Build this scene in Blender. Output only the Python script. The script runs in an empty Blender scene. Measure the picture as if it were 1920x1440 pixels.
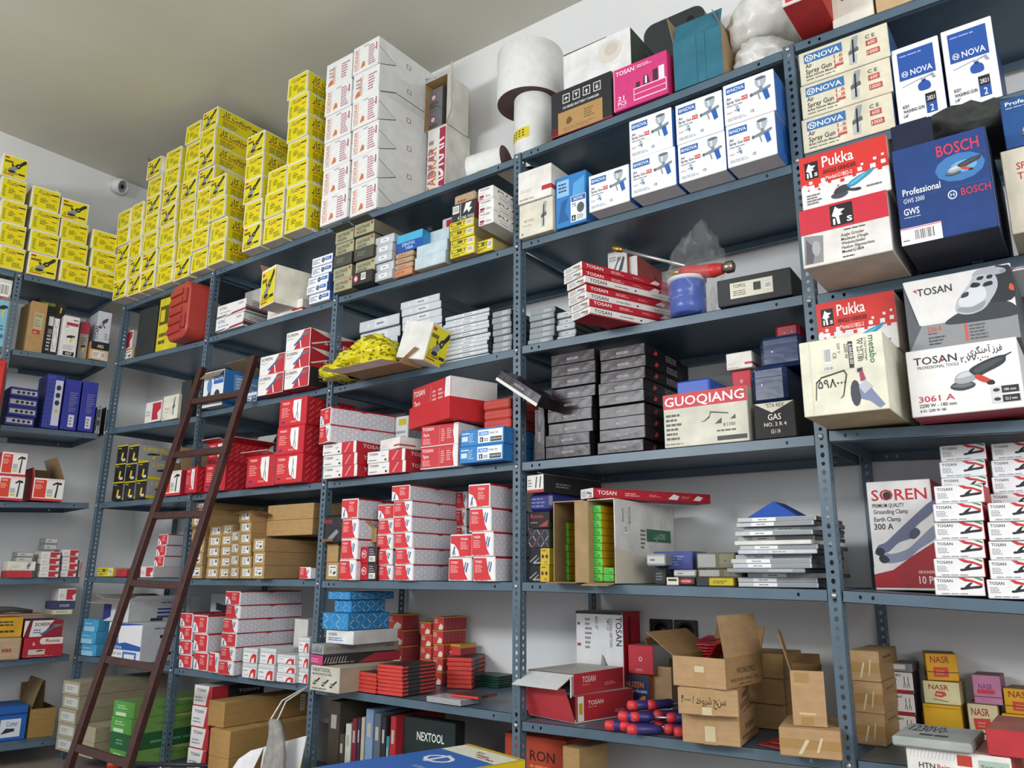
import bpy, math, random
from mathutils import Matrix, Vector, noise
random.seed(7)
sc = bpy.context.scene
col = sc.collection
# ---------------------------------------------------------------- camera, world, lights, exposure
def lin(h):
    v = [int(h[i:i+2], 16)/255 for i in (0, 2, 4)]
    return tuple(c/12.92 if c <= .04045 else ((c+.055)/1.055)**2.4 for c in v)
YAW, PITCH, ROLL = -.638, .2341, .0057
cd = bpy.data.cameras.new('camera'); cam = bpy.data.objects.new('camera', cd); col.objects.link(cam)
cd.sensor_fit = 'HORIZONTAL'; cd.sensor_width = 36; cd.lens = 1497.6/1920*36; cd.clip_start = .05
f = Vector((math.sin(YAW)*math.cos(PITCH), math.cos(YAW)*math.cos(PITCH), math.sin(PITCH)))
r0 = Vector((math.cos(YAW), -math.sin(YAW), 0)); u0 = r0.cross(f)
R_ = r0*math.cos(ROLL)+u0*math.sin(ROLL); U_ = u0*math.cos(ROLL)-r0*math.sin(ROLL)
m = Matrix((R_, U_, -f)).transposed().to_4x4(); m.translation = (1.77045, -2.39932, 1.02201)
cam.matrix_world = m; sc.camera = cam
sc.view_settings.view_transform = 'Standard'; sc.view_settings.look = 'None'
sc.view_settings.exposure = -.1; sc.view_settings.gamma = 1; sc.view_settings.use_curve_mapping = False
w = bpy.data.worlds.new('shop_daylight'); sc.world = w; w.use_nodes = True
w.node_tree.nodes['Background'].inputs[0].default_value = (.93, .97, 1, 1)
w.node_tree.nodes['Background'].inputs[1].default_value = .78
def area(name, loc, target, sx, sy, power, color):
    l = bpy.data.lights.new(name, 'AREA'); l.shape = 'RECTANGLE'; l.size = sx; l.size_y = sy
    l.energy = power; l.color = color
    o = bpy.data.objects.new(name, l); col.objects.link(o); o.location = loc
    o.rotation_euler = (Vector(target)-Vector(loc)).to_track_quat('-Z', 'Y').to_euler(); return o
area('hanging_tube_light', (-1.3, -4.2, 2.45), (-.4, 0, 1.7), 2.4, .45, 100, (.95, .98, 1))
area('shop_front_light', (3.9, -3.2, 2.1), (-.6, 0, 1.5), 1.8, 1.6, 95, (1, .99, .97))
for x in (-1.3, 2.2):  # fill points added so the ceiling gets lit, no fixtures of their own
    l = bpy.data.lights.new('ceiling_fill', 'POINT'); l.energy = 26; l.shadow_soft_size = .3; l.color = (1, .98, .93)
    o = bpy.data.objects.new('ceiling_fill', l); col.objects.link(o); o.location = (x, -3.9, 2.6)
# ---------------------------------------------------------------- materials
def mat(name, rough=.5, colr=None, attr=False, noise_amt=.06, nscale=30, metal=0, spec=.4, bump=0, bscale=200, alpha=1, trans=0, stretch=None):
    mt = bpy.data.materials.new(name); mt.use_nodes = True; nt = mt.node_tree; b = nt.nodes['Principled BSDF']
    b.inputs['Roughness'].default_value = rough; b.inputs['Metallic'].default_value = metal
    b.inputs['Specular IOR Level'].default_value = spec
    tc = nt.nodes.new('ShaderNodeTexCoord'); n = nt.nodes.new('ShaderNodeTexNoise'); n.inputs['Scale'].default_value = nscale
    n.inputs['Detail'].default_value = 4
    if stretch:
        mp = nt.nodes.new('ShaderNodeMapping'); mp.inputs['Scale'].default_value = stretch
        nt.links.new(tc.outputs['Object'], mp.inputs[0]); nt.links.new(mp.outputs[0], n.inputs['Vector'])
    else: nt.links.new(tc.outputs['Object'], n.inputs['Vector'])
    mr = nt.nodes.new('ShaderNodeMapRange'); mr.inputs['To Min'].default_value = 1-noise_amt*1.6; mr.inputs['To Max'].default_value = 1+noise_amt*.8
    mr.inputs['From Min'].default_value = .25; mr.inputs['From Max'].default_value = .75
    nt.links.new(n.outputs['Fac'], mr.inputs['Value'])
    mx = nt.nodes.new('ShaderNodeVectorMath'); mx.operation = 'SCALE'
    if attr:
        a = nt.nodes.new('ShaderNodeAttribute'); a.attribute_name = 'Col'; nt.links.new(a.outputs['Color'], mx.inputs[0])
    else: mx.inputs[0].default_value = lin(colr)
    nt.links.new(mr.outputs[0], mx.inputs['Scale']); nt.links.new(mx.outputs[0], b.inputs['Base Color'])
    if bump:
        n2 = nt.nodes.new('ShaderNodeTexNoise'); n2.inputs['Scale'].default_value = bscale; nt.links.new(tc.outputs['Object'], n2.inputs['Vector'])
        bp = nt.nodes.new('ShaderNodeBump'); bp.inputs['Strength'].default_value = bump; bp.inputs['Distance'].default_value = .004
        nt.links.new(n2.outputs['Fac'], bp.inputs['Height']); nt.links.new(bp.outputs[0], b.inputs['Normal'])
    if alpha < 1: b.inputs['Alpha'].default_value = alpha
    if trans: b.inputs['Transmission Weight'].default_value = trans
    return mt
M = dict(
    card=mat('printed_card', .5, attr=True, noise_amt=.05, bump=.12, bscale=25),
    worn=mat('worn_card', .65, attr=True, noise_amt=.13, nscale=14, bump=.25, bscale=30),
    gloss=mat('glossy_card', .24, attr=True, noise_amt=.05, bump=.3, bscale=22, spec=.3),
    kraft=mat('kraft_board', .8, attr=True, noise_amt=.09, nscale=20, bump=.15, bscale=40, stretch=(1, 1, 4)),
    ink=mat('printing_ink', .45, attr=True, noise_amt=.03),
    plastic=mat('moulded_plastic', .38, attr=True, noise_amt=.04),
    rack=mat('blue_grey_enamel', .36, '536878', noise_amt=.1, nscale=9, spec=.5),
    bolt=mat('zinc_bolt', .35, 'b8bcc0', metal=.8),
    wall=mat('white_plaster', .85, 'e4e5e6', noise_amt=.03, nscale=3, bump=.1, bscale=60),
    ceil=mat('ceiling_plaster', .9, 'c6c4b8', noise_amt=.05, nscale=1.2, bump=.1, bscale=50),
    floor=mat('floor_tile', .4, '9c8f86', noise_amt=.1, nscale=5),
    brown=mat('brown_enamel', .42, '43241f', noise_amt=.3, nscale=22, spec=.5),
    clear=mat('clear_film', .12, 'e8ecef', alpha=.07, spec=.8, bump=.6, bscale=14),
    film=mat('milky_film', .3, 'e2e2de', alpha=.92, spec=.5, bump=.5, bscale=16),
    cloth=mat('grey_cloth', .9, attr=True, noise_amt=.15, nscale=40, bump=.3, bscale=120),
    steel=mat('bare_metal', .3, attr=True, metal=.85, noise_amt=.08),
)
# ---------------------------------------------------------------- mesh building
class MB:
    def __init__(s): s.v = []; s.f = []; s.c = []; s.sm = []
    def add(s, vs, fs, c, smooth=False):
        o = len(s.v); s.v += [tuple(p) for p in vs]
        for i, q in enumerate(fs):
            s.f.append([o+k for k in q]); s.c.append(lin(c[i] if isinstance(c, (list, tuple)) else c)); s.sm.append(smooth)
    def mesh(s, name, mt):
        me = bpy.data.meshes.new(name); me.from_pydata(s.v, [], s.f)
        at = me.color_attributes.new('Col', 'FLOAT_COLOR', 'CORNER'); buf = []
        for q, c in zip(s.f, s.c): buf += [c[0], c[1], c[2], 1.]*len(q)
        at.data.foreach_set('color', buf); me.polygons.foreach_set('use_smooth', s.sm)
        me.materials.append(M[mt] if isinstance(mt, str) else mt); me.update(); return me
    def box(s, x0, y0, z0, x1, y1, z1, c):
        v = [(x, y, z) for z in (z0, z1) for y in (y0, y1) for x in (x0, x1)]
        s.add(v, [(0, 2, 3, 1), (4, 5, 7, 6), (0, 1, 5, 4), (1, 3, 7, 5), (3, 2, 6, 7), (2, 0, 4, 6)], c)
    def cbox(s, w, d, h, cs, e=.002, off=(0, 0, 0), M4=None):
        "chamfered box, cs = colours front right back left top under"
        e = min(e, w*.2, d*.2, h*.2); vs = []; idx = {}
        for a in (0, 1):
            for b in (0, 1):
                for k in (0, 1):
                    X = a*w; Y = b*d; Zz = k*h; ix = e if a == 0 else -e; iy = e if b == 0 else -e; iz = e if k == 0 else -e
                    for ax, p in (('x', (X, Y+iy, Zz+iz)), ('y', (X+ix, Y, Zz+iz)), ('z', (X+ix, Y+iy, Zz))):
                        idx[a, b, k, ax] = len(vs); vs.append(p)
        q = lambda ax, l: [idx[t+(ax,)] for t in l]
        fs = [q('y', [(0, 0, 0), (1, 0, 0), (1, 0, 1), (0, 0, 1)]), q('x', [(1, 0, 0), (1, 1, 0), (1, 1, 1), (1, 0, 1)]),
              q('y', [(1, 1, 0), (0, 1, 0), (0, 1, 1), (1, 1, 1)]), q('x', [(0, 1, 0), (0, 0, 0), (0, 0, 1), (0, 1, 1)]),
              q('z', [(0, 0, 1), (1, 0, 1), (1, 1, 1), (0, 1, 1)]), q('z', [(0, 1, 0), (1, 1, 0), (1, 0, 0), (0, 0, 0)])]
        ccs = list(cs)
        def edge(A, B, ax1, ax2, c): fs.append([idx[A+(ax1,)], idx[B+(ax1,)], idx[B+(ax2,)], idx[A+(ax2,)]]); ccs.append(c)
        for k in (0, 1):
            t = cs[4] if k else cs[5]
            edge((0, 0, k), (1, 0, k), 'y', 'z', cs[0]); edge((1, 1, k), (0, 1, k), 'y', 'z', cs[2])
            edge((1, 0, k), (1, 1, k), 'x', 'z', cs[1]); edge((0, 1, k), (0, 0, k), 'x', 'z', cs[3])
        for a in (0, 1):
            for b in (0, 1): edge((a, b, 0), (a, b, 1), 'x', 'y', cs[0] if b == 0 else cs[2])
        for a in (0, 1):
            for b in (0, 1):
                for k in (0, 1): fs.append([idx[a, b, k, 'x'], idx[a, b, k, 'y'], idx[a, b, k, 'z']]); ccs.append(cs[0])
        vs = [Vector(p)+Vector(off) for p in vs]
        if M4: vs = [M4 @ p for p in vs]
        s.add(vs, fs, ccs)
    def lathe(s, prof, c, n=20, axis='z', org=(0, 0, 0), M4=None, caps=True):
        vs = []; fs = []; cc = []
        for r, z in prof:
            for i in range(n):
                a = 2*math.pi*i/n; vs.append((r*math.cos(a), r*math.sin(a), z))
        for j in range(len(prof)-1):
            for i in range(n):
                k = (i+1) % n; fs.append((j*n+i, j*n+k, (j+1)*n+k, (j+1)*n+i)); cc.append(c[j] if isinstance(c, (list, tuple)) else c)
        if caps:
            fs += [tuple(range(n))[::-1], tuple((len(prof)-1)*n+i for i in range(n))]
            cc += [c[0] if isinstance(c, (list, tuple)) else c, c[-1] if isinstance(c, (list, tuple)) else c]
        T = (M4 or Matrix()); vs = [T @ Vector(p)+Vector(org) for p in vs]
        s.add(vs, fs, cc, True)
    def tube(s, pts, r, c, n=8):
        pts = [Vector(p) for p in pts]; rings = []; up = None
        for i, p in enumerate(pts):
            t = (pts[min(i+1, len(pts)-1)]-pts[max(i-1, 0)]).normalized()
            if up is None: up = t.orthogonal().normalized()
            up = (up-t*up.dot(t)).normalized(); q = t.cross(up); rr = r[i] if isinstance(r, (list, tuple)) else r
            rings.append([p+(up*math.cos(2*math.pi*k/n)+q*math.sin(2*math.pi*k/n))*rr for k in range(n)])
        vs = [x for rg in rings for x in rg]; fs = []
        for j in range(len(rings)-1):
            for k in range(n): fs.append((j*n+k, j*n+(k+1) % n, (j+1)*n+(k+1) % n, (j+1)*n+k))
        fs += [tuple(range(n))[::-1], tuple((len(rings)-1)*n+k for k in range(n))]
        s.add(vs, fs, c, True)
    def blob(s, rx, ry, rz, c, amp=.15, freq=3, seed=0, sub=3, org=(0, 0, 0), flat=True, crease=.5):
        import bmesh
        bm = bmesh.new(); bmesh.ops.create_icosphere(bm, subdivisions=sub, radius=1); vs = []
        for v in bm.verts:
            p = v.co.copy(); q = p*freq+Vector((seed*3.1, seed*1.7, seed))
            k = 1+amp*noise.noise(q)+amp*crease*(1-2*abs(noise.noise(q*2.3)))
            p = Vector((p.x*rx, p.y*ry, p.z*rz))*k
            if flat and p.z < -rz*.62: p.z = -rz*.62
            vs.append(p+Vector(org))
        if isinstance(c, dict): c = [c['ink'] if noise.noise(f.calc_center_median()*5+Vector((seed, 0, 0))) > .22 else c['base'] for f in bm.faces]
        s.add(vs, [[v.index for v in f.verts] for f in bm.faces], c, True); bm.free()
def obj(name, me, parent=None, loc=(0, 0, 0), M4=None):
    o = bpy.data.objects.new(name, me); col.objects.link(o)
    if parent: o.parent = parent
    if M4 is not None: o.matrix_local = M4
    else: o.location = loc
    return o
def tag(o, label, cat, group=None):
    o['label'] = label; o['category'] = cat
    if group: o['group'] = group
    return o
FR = {'M': ((0., 0.), 0.), 'A': ((-3.1, 0.), math.radians(90)-.17)}
def place(fr, x, y, z, rz=0., rx=0., ry=0.):
    (ox, oy), a = FR[fr]
    p = Vector((ox+x*math.cos(a)-y*math.sin(a), oy+x*math.sin(a)+y*math.cos(a), z))
    return Matrix.Translation(p) @ Matrix.Rotation(a+math.radians(rz), 4, 'Z') @ Matrix.Rotation(math.radians(rx), 4, 'X') @ Matrix.Rotation(math.radians(ry), 4, 'Y')
# ---------------------------------------------------------------- lettering
_tx = {}
def text(s):
    if s not in _tx:
        c = bpy.data.curves.new('lettering', 'FONT'); c.body = s; c.resolution_u = 2; c.offset = .012
        o = bpy.data.objects.new('lettering', c); me = o.to_mesh()
        vs = [(v.co.x/.69, v.co.y/.69) for v in me.vertices]; fs = [tuple(p.vertices) for p in me.polygons]
        o.to_mesh_clear(); bpy.data.objects.remove(o); bpy.data.curves.remove(c)
        xs = [p[0] for p in vs] or [0, 1]; x0 = min(xs)
        _tx[s] = ([(x-x0, y) for x, y in vs], fs, max(xs)-x0)
    return _tx[s]
def rr(u0, v0, u1, v1): return [(u0, v0), (u1, v0), (u1, v1), (u0, v1)]
def el(u, v, a, b, n=12): return [(u+a*math.cos(2*math.pi*i/n), v+b*math.sin(2*math.pi*i/n)) for i in range(n)]
K_ = '22262b'
ICON = {
 'grind': [(K_, [(.34, .46), (.4, .6), (.5, .68), (.6, .7), (.84, .98), (.94, 1), (1, .94), (.98, .82), (.72, .56), (.66, .42), (.54, .34)]), ('~85898c', [(0, .2), (.12, .34), (.3, .44), (.42, .46), (.52, .36), (.44, .22), (.3, .12), (.12, .06)]), ('~'+K_, [(.0, .1), (.16, .18), (.36, .17), (.46, .1), (.3, .03), (.1, .02)]), (K_, [(.22, .4), (.14, .56), (.2, .62), (.34, .5)]), ('c9c23a', [(.5, .5), (.56, .58), (.62, .58), (.58, .48)])],
 'grinder': [('~3b3f44', [(0, .18), (.06, .08), (.2, .04), (.36, .1), (.4, .2), (.3, .3), (.1, .3)]), ('~6a6f74', [(.02, .2), (.2, .12), (.38, .2), (.2, .27)]), ('~a4a9ae', [(.08, .3), (.1, .46), (.18, .56), (.32, .6), (.42, .52), (.44, .38), (.36, .28), (.2, .24)]), ('~c9cdd1', [(.12, .42), (.2, .54), (.32, .57), (.38, .48), (.24, .42)]), ('~33373c', [(.34, .54), (.36, .66), (.6, .84), (.8, .92), (.9, .93), (1, .985), (1, .95), (.92, .88), (.9, .74), (.8, .62), (.62, .5), (.46, .4)]), ('~4a4f55', [(.4, .6), (.6, .76), (.8, .86), (.86, .8), (.66, .64), (.46, .5)]), ('~c8452e', [(.4, .4), (.46, .46), (.62, .3), (.66, .2), (.58, .18), (.46, .28)]), ('~'+K_, [(.58, .2), (.66, .26), (.7, .18), (.68, .12), (.6, .13)])],
 'grinderblue': [('~4a4a58', [(0, .16), (.08, .06), (.24, .04), (.36, .12), (.38, .24), (.2, .3), (.04, .26)]), ('~3a3b44', [(.08, .26), (.12, .46), (.26, .56), (.4, .54), (.44, .4), (.34, .24)]), ('~2f8fb4', [(.38, .44), (.44, .62), (.66, .8), (.86, .9), (.98, .98), (1, .93), (.92, .78), (.74, .6), (.54, .42)]), ('~5fb4d0', [(.44, .54), (.66, .74), (.86, .86), (.7, .66), (.5, .48)]), ('~3a3b44', [(.36, .36), (.56, .3), (.62, .22), (.56, .18), (.4, .26)]), ('~2a2a32', [(.56, .3), (.66, .28), (.68, .2), (.58, .18)])],
 'bigrinder': [('~3b3f46', [(0, .02), (.2, .2), (.5, .3), (.84, .3), (1, .16), (1, 0), (.5, -.02)]), ('~2c2f35', [(.66, .4), (.72, .3), (1, .34), (1, .9), (.9, .97), (.76, .94)]), ('~b4b9c2', [(.18, .22), (.2, .42), (.3, .58), (.4, .72), (.48, .86), (.6, .9), (.76, .84), (.8, .66), (.76, .5), (.68, .36), (.56, .2), (.36, .14)]), ('~d5d8de', [(.22, .4), (.32, .56), (.44, .66), (.6, .62), (.62, .44), (.5, .32), (.3, .28)]), ('~9298a2', [(.2, .24), (.36, .17), (.54, .22), (.6, .36), (.42, .28), (.24, .3)]), ('~a8adb6', [(.46, .86), (.54, .97), (.74, .98), (.9, .92), (.92, .84), (.78, .82), (.6, .88)]), ('~26292e', [(.42, .66), (.52, .64), (.56, .7), (.46, .74)]), ('~26292e', [(.6, .63), (.72, .64), (.72, .71), (.62, .7)]), ('~26292e', [(.52, .78), (.59, .77), (.62, .83), (.54, .83)]), ('~26292e', [(.66, .77), (.73, .77), (.74, .83), (.67, .83)]), ('~3a3d44', [(.27, .48), (.37, .5), (.38, .58), (.3, .56)]), ('~8d929b', [(.84, .86), (.88, .9), (.92, .87), (.88, .82)]), ('~d4573c', [(.96, .6), (1, .56), (1, .46), (.94, .5)])],
 'spray': [('~aab4bd', [(.38, .6), (.66, .6), (.78, .9), (.3, .9)]), ('5b6a78', el(.54, .93, .26, .06)), ('d6dde3', [(.45, .64), (.52, .64), (.52, .86), (.42, .86)]), ('~7c8894', [(.1, .42), (.45, .5), (.45, .6), (.62, .6), (.62, .5), (.95, .56), (.95, .46), (.6, .38), (.12, .34)]), ('2a5fae', [(.58, .42), (.82, .46), (.92, .08), (.72, .02)]), ('5b6570', el(.08, .38, .07, .07)), ('8a949e', [(.36, .38), (.42, .38), (.5, .12), (.44, .1)])],
 'sprayg': [('9aa0a5', [(.2, .5), (.7, .55), (.9, 1), (.45, 1)]), ('5d6468', [(.1, .35), (.85, .45), (.8, .6), (.1, .5)]), ('b9bec2', [(.1, 0), (.62, 0), (.7, .34), (.1, .34)]), ('2d3236', [(.35, .05), (.5, .05), (.55, .9), (.42, .9)])],
 'wash': [('9aa3ad', [(0, .6), (.6, .85), (.62, .8), (.02, .56)]), ('9aa3ad', [(.55, .78), (.92, .95), (1, .6), (.9, .6), (.86, .82), (.56, .72)]), ('~2d57a8', [(.5, .05), (.72, .0), (.82, .12), (.8, .45), (.68, .62), (.55, .58), (.46, .4)]), ('1f3f80', [(.58, .55), (.7, .55), (.7, .72), (.58, .7)])],
 'plier': [('4a4e52', [(.45, .45), (.55, .45), (.58, .75), (.52, 1), (.48, 1), (.42, .75)]), (K_, [(.44, .46), (.5, .46), (.4, .25), (.3, 0), (.22, 0), (.3, .3)]), (K_, [(.5, .46), (.56, .46), (.7, .3), (.78, 0), (.7, 0), (.6, .25)])],
 'hammer': [(K_, [(.05, .82), (.45, .98), (.95, .93), (.95, .8), (.62, .82), (.45, .84), (.1, .74)]), (K_, [(.5, .84), (.64, .84), (.54, 0), (.36, 0)])],
 'wrench': [('3d5f8c', [(0, .08), (.12, 0), (.72, .7), (.62, .78)]), ('6c7076', [(.6, .72), (.72, .66), (.98, .8), (1, .98), (.85, .88), (.78, .95), (.6, .9)])],
 'holder': [('~'+K_, [(0, .26), (.04, .4), (.2, .44), (.4, .5), (.6, .58), (1, .66), (1, .4), (.6, .3), (.2, .18), (.06, .16)]), ('~'+K_, [(.2, .4), (.3, .66), (.48, .94), (.6, 1), (.58, .86), (.5, .7), (.46, .5), (.34, .4)])],
 'clamp': [('~6b7090', [(.02, .2), (.06, .3), (.2, .36), (.5, .62), (1, 1.02), (1, .84), (.7, .6), (.62, .42), (.4, .34), (.2, .18)]), ('~8d93ad', [(.08, .08), (.14, .16), (.3, .16), (.5, .22), (.62, .3), (1, .62), (1, .42), (.7, .22), (.5, .06), (.2, .0)]), ('~4a4f66', [(.58, .42), (.66, .4), (.76, .5), (.7, .58), (.6, .52)]), ('~dfe0e4', [(.3, .24), (.42, .34), (.44, .28), (.36, .2)]), ('~2f323c', [(0, .16), (.02, .24), (.1, .26), (.16, .2), (.1, .12)]), ('~2f323c', [(.05, .06), (.08, .14), (.18, .12), (.22, .04), (.12, .0)])],
 'drillg': [(K_, [(.1, .55), (.3, .6), (.6, .6), (.75, .72), (.95, .7), (.95, .9), (.5, .95), (.1, .8)]), ('e0c020', [(.42, .05), (.62, .05), (.7, .6), (.5, .6)])],
 'hand': [('f0f0f0', [(.05, .5), (.3, .95), (.5, .8), (.9, .75), (.6, .6), (.75, .5), (.5, .45), (.55, .05), (.38, .05), (.3, .4)]), ('f0f0f0', [(.1, .05), (.24, .05), (.24, .35), (.1, .35)])],
 'case': [('f6d7e2', [(0, 0), (1, 0), (1, .04), (0, .04)]), ('f6d7e2', [(0, 0), (.02, 0), (.02, .45), (0, .45)]), ('f6d7e2', [(.98, 0), (1, 0), (1, .45), (.98, .45)]), ('f6d7e2', [(0, .42), (1, .42), (1, .46), (0, .46)]), ('f6d7e2', [(0, .22), (1, .22), (1, .245), (0, .245)]), ('4a2a38', [(.08, .46), (.2, .46), (.2, .66), (.08, .66)]), ('4a2a38', [(.3, .46), (.5, .46), (.45, .8), (.32, .8)]), ('efe2e8', [(.36, .5), (.42, .5), (.42, .78), (.36, .78)]), ('4a2a38', [(.6, .46), (.75, .46), (.75, .9), (.6, .9)]), ('efe2e8', [(.78, .46), (.95, .46), (.95, .95), (.78, .95)])],
}
def smooth(pts, k=4):
    n = len(pts); o = []
    for i in range(n):
        p0, p1, p2, p3 = (pts[(i+q-1) % n] for q in range(4))
        for s in range(k):
            t = s/k; o.append(tuple(.5*(2*b+(c-a)*t+(2*a-5*b+4*c-e)*t*t+(3*b-a-3*c+e)*t**3) for a, b, c, e in zip(p0, p1, p2, p3)))
    return o
def face_print(prims, W, H):
    "prims in unit face coordinates -> MB in the XZ plane facing -Y, layered"
    b = MB(); k = 0
    for p in prims:
        k += 1; y = -.0004-.00005*k; t = p[0]
        P3 = lambda pts: [(u*W, y, v*H) for u, v in pts]
        if t == 'r': b.add(P3(rr(*p[1:5])), [(0, 1, 2, 3)], p[5])
        elif t == 'p': b.add(P3(p[2]), [tuple(range(len(p[2])))], p[1])
        elif t == 'e': b.add(P3(el(*p[1:5])), [tuple(range(12))], p[5])
        elif t == 't':
            s, u, v, h, c = p[1:6]; wd = p[6] if len(p) > 6 else None; rot = math.radians(p[7]) if len(p) > 7 else 0
            vs, fs, tw = text(s); sv = h*H; su = (wd*(H if abs(rot) > 1 and abs(rot) < 2 else W)/tw) if wd else sv; ca, sa = math.cos(rot), math.sin(rot)
            b.add([(u*W+x*su*ca-z*sv*sa, y, v*H+x*su*sa+z*sv*ca) for x, z in vs], fs, c)
        elif t == 'x':
            u, v, ww, hh, n, c = p[1:7]; rg = random.Random(int(u*97+v*31+n))
            for i in range(n):
                v0 = v+hh*(1-(i+.8)/n); e = ww*rg.uniform(.6, 1); a = 0
                while a < e:
                    l = min(e-a, ww*rg.uniform(.12, .35)); b.add(P3(rr(u+a, v0, u+a+l, v0+hh/n*.5)), [(0, 1, 2, 3)], c); a += l+ww*.04
        elif t == 'k':
            u, v, ww, hh = p[1:5]; b.add(P3(rr(u, v, u+ww, v+hh)), [(0, 1, 2, 3)], 'f4f4f4'); y -= .00003; rg = random.Random(5); a = u+ww*.06
            while a < u+ww*.92:
                l = ww*rg.uniform(.012, .04); b.add(P3(rr(a, v+hh*.15, a+l, v+hh*.9)), [(0, 1, 2, 3)], '202020'); a += l+ww*rg.uniform(.015, .04)
        elif t == 'i':
            n, u, v, ww, hh = p[1:6]
            for j, (c, pts) in enumerate(ICON[n]):
                if c[0] == '~': c = c[1:]; pts = smooth(pts)
                y -= .00001; b.add(P3([(u+a*ww, v+q*hh) for a, q in pts]), [tuple(range(len(pts)))], c)
        elif t == 'd':   # diagonal dash pattern over a rectangle
            u0, v0, u1, v1, nu, nv, cs = p[1:8]; du = (u1-u0)/nu; dv = (v1-v0)/nv
            for i in range(nu):
                for j in range(nv):
                    a = u0+i*du; q = v0+j*dv; sg = 1 if (len(p) < 9 or (i+j) % 2) else -1
                    l, rgt = (a+du*.1, a+du*.75) if sg > 0 else (a+du*.75, a+du*.1)
                    b.add(P3([(l, q+dv*.1), (l+du*.16, q+dv*.1), (rgt+du*.16, q+dv*.9), (rgt, q+dv*.9)]), [(0, 1, 2, 3)], cs[(i+2*j) % len(cs)])
    return b
D = {}
def des(name, c='f0f0ee', m='card', F=(), R=(), T=(), L=(), U=(), K=None, n='cardboard_box', cat='box', e=.002, op=None, inner='a98d68', fl=(), bulge=0):
    c = c.split() if isinstance(c, str) else c   # front right top left under
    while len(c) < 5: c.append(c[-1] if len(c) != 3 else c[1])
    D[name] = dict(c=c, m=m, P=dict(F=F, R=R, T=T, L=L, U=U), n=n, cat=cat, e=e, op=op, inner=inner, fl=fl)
def face_mat(f, w, d, h):
    if f == 'F': return Matrix(), w, h
    if f == 'R': return Matrix.Translation((w, 0, 0)) @ Matrix.Rotation(math.pi/2, 4, 'Z'), d, h
    if f == 'L': return Matrix.Translation((0, d, 0)) @ Matrix.Rotation(-math.pi/2, 4, 'Z'), d, h
    if f == 'T': return Matrix.Translation((0, 0, h)) @ Matrix.Rotation(-math.pi/2, 4, 'X'), w, d
    if f == 'U': return Matrix.Translation((0, d, 0)) @ Matrix.Rotation(math.pi/2, 4, 'X'), w, d
PN = dict(F='front_print', R='side_print', L='left_side_print', T='top_print', U='underside_print')
_kit = {}
def kit(dn, w, d, h):
    key = (dn, round(w, 3), round(d, 3), round(h, 3))
    if key in _kit: return _kit[key]
    q = D[dn]; c = q['c']; b = MB(); parts = []
    if q['op']:
        t = .003; ins = q['inner']
        walls = {'F': (0, 0, 0, w, t, h), 'K': (0, d-t, 0, w, d, h), 'L': (0, t, 0, t, d-t, h), 'R': (w-t, t, 0, w, d-t, h)}
        skip = q['op'].get('skip', '')
        for f, a in walls.items():
            if f in skip: continue
            oc = {'F': c[0], 'K': c[1], 'L': c[3], 'R': c[1]}[f]
            # faces: bottom top front right back left
            cl = [oc, ins, ins, ins, ins, ins]
            if f == 'F': cl[2] = oc
            if f == 'R': cl[3] = oc; cl[2] = oc
            if f == 'K': cl[4] = oc
            if f == 'L': cl[5] = oc; cl[2] = oc
            b.box(*a, cl)
        b.box(t, t, 0, w-t, d-t, t, [c[4], ins, ins, ins, ins, ins])
        if q['op'].get('top'): b.box(0, 0, h, w, d, h+t, [ins, c[2], c[0], c[1], c[1], c[3]])
        for fs in q['op'].get('flaps', ()):
            e, ln, ang = fs[:3]; fc = fs[3] if len(fs) > 3 else c[0]
            L = w if e in 'FKfk' else d
            if e in 'lr': L = h
            fb = MB(); fb.box(.002, -t, 0, L-.002, 0, ln, [ins, ins, fc, ins, ins, ins]); 
            A = math.radians(ang)
            if e == 'F': m4 = Matrix.Translation((0, t, h)) @ Matrix.Rotation(A, 4, 'X')
            elif e == 'K': m4 = Matrix.Translation((w, d-t, h)) @ Matrix.Rotation(math.pi, 4, 'Z') @ Matrix.Rotation(A, 4, 'X')
            elif e == 'R': m4 = Matrix.Translation((w-t, 0, h)) @ Matrix.Rotation(math.pi/2, 4, 'Z') @ Matrix.Rotation(A, 4, 'X')
            elif e == 'L': m4 = Matrix.Translation((t, d, h)) @ Matrix.Rotation(-math.pi/2, 4, 'Z') @ Matrix.Rotation(A, 4, 'X')
            elif e == 'f': m4 = Matrix.Translation((0, 0, t)) @ Matrix.Rotation(A, 4, 'X')     # hinged at the bottom front edge
            elif e == 'l': m4 = Matrix.Translation((0, 0, 0)) @ Matrix.Rotation(A, 4, 'Z') @ Matrix(((0, 0, -1, 0), (0, 1, 0, 0), (1, 0, 0, 0), (0, 0, 0, 1)))
            elif e == 'r': m4 = Matrix.Translation((w, 0, 0)) @ Matrix.Rotation(A, 4, 'Z') @ Matrix(((0, 0, 1, 0), (0, 1, 0, 0), (1, 0, 0, 0), (0, 0, 0, 1)))
            parts.append(('flap', fb.mesh('flap', q['m']), m4))
    else:
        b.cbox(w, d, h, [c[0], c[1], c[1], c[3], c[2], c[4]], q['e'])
    for f, pr in q['P'].items():
        if not pr: continue
        m4, W, H = face_mat(f, w, d, h)
        parts.append((PN[f], face_print(pr, W, H).mesh(PN[f], 'ink'), m4))
    for f, fc, pts in q['fl']:
        m4, W, H = face_mat(f, w, d, h); fb = MB(); n = len(pts); vs = [(u*W, y, v*H) for y in (-.0025, -.0003) for u, v in pts]
        fb.add(vs, [tuple(range(n)), tuple(range(2*n-1, n-1, -1))]+[(i, n+i, n+(i+1) % n, (i+1) % n) for i in range(n)], fc)
        parts.append(('tuck_flap', fb.mesh('tuck_flap', q['m']), m4))
    _kit[key] = (b.mesh(q['n'], q['m']), parts)
    return _kit[key]
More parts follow.
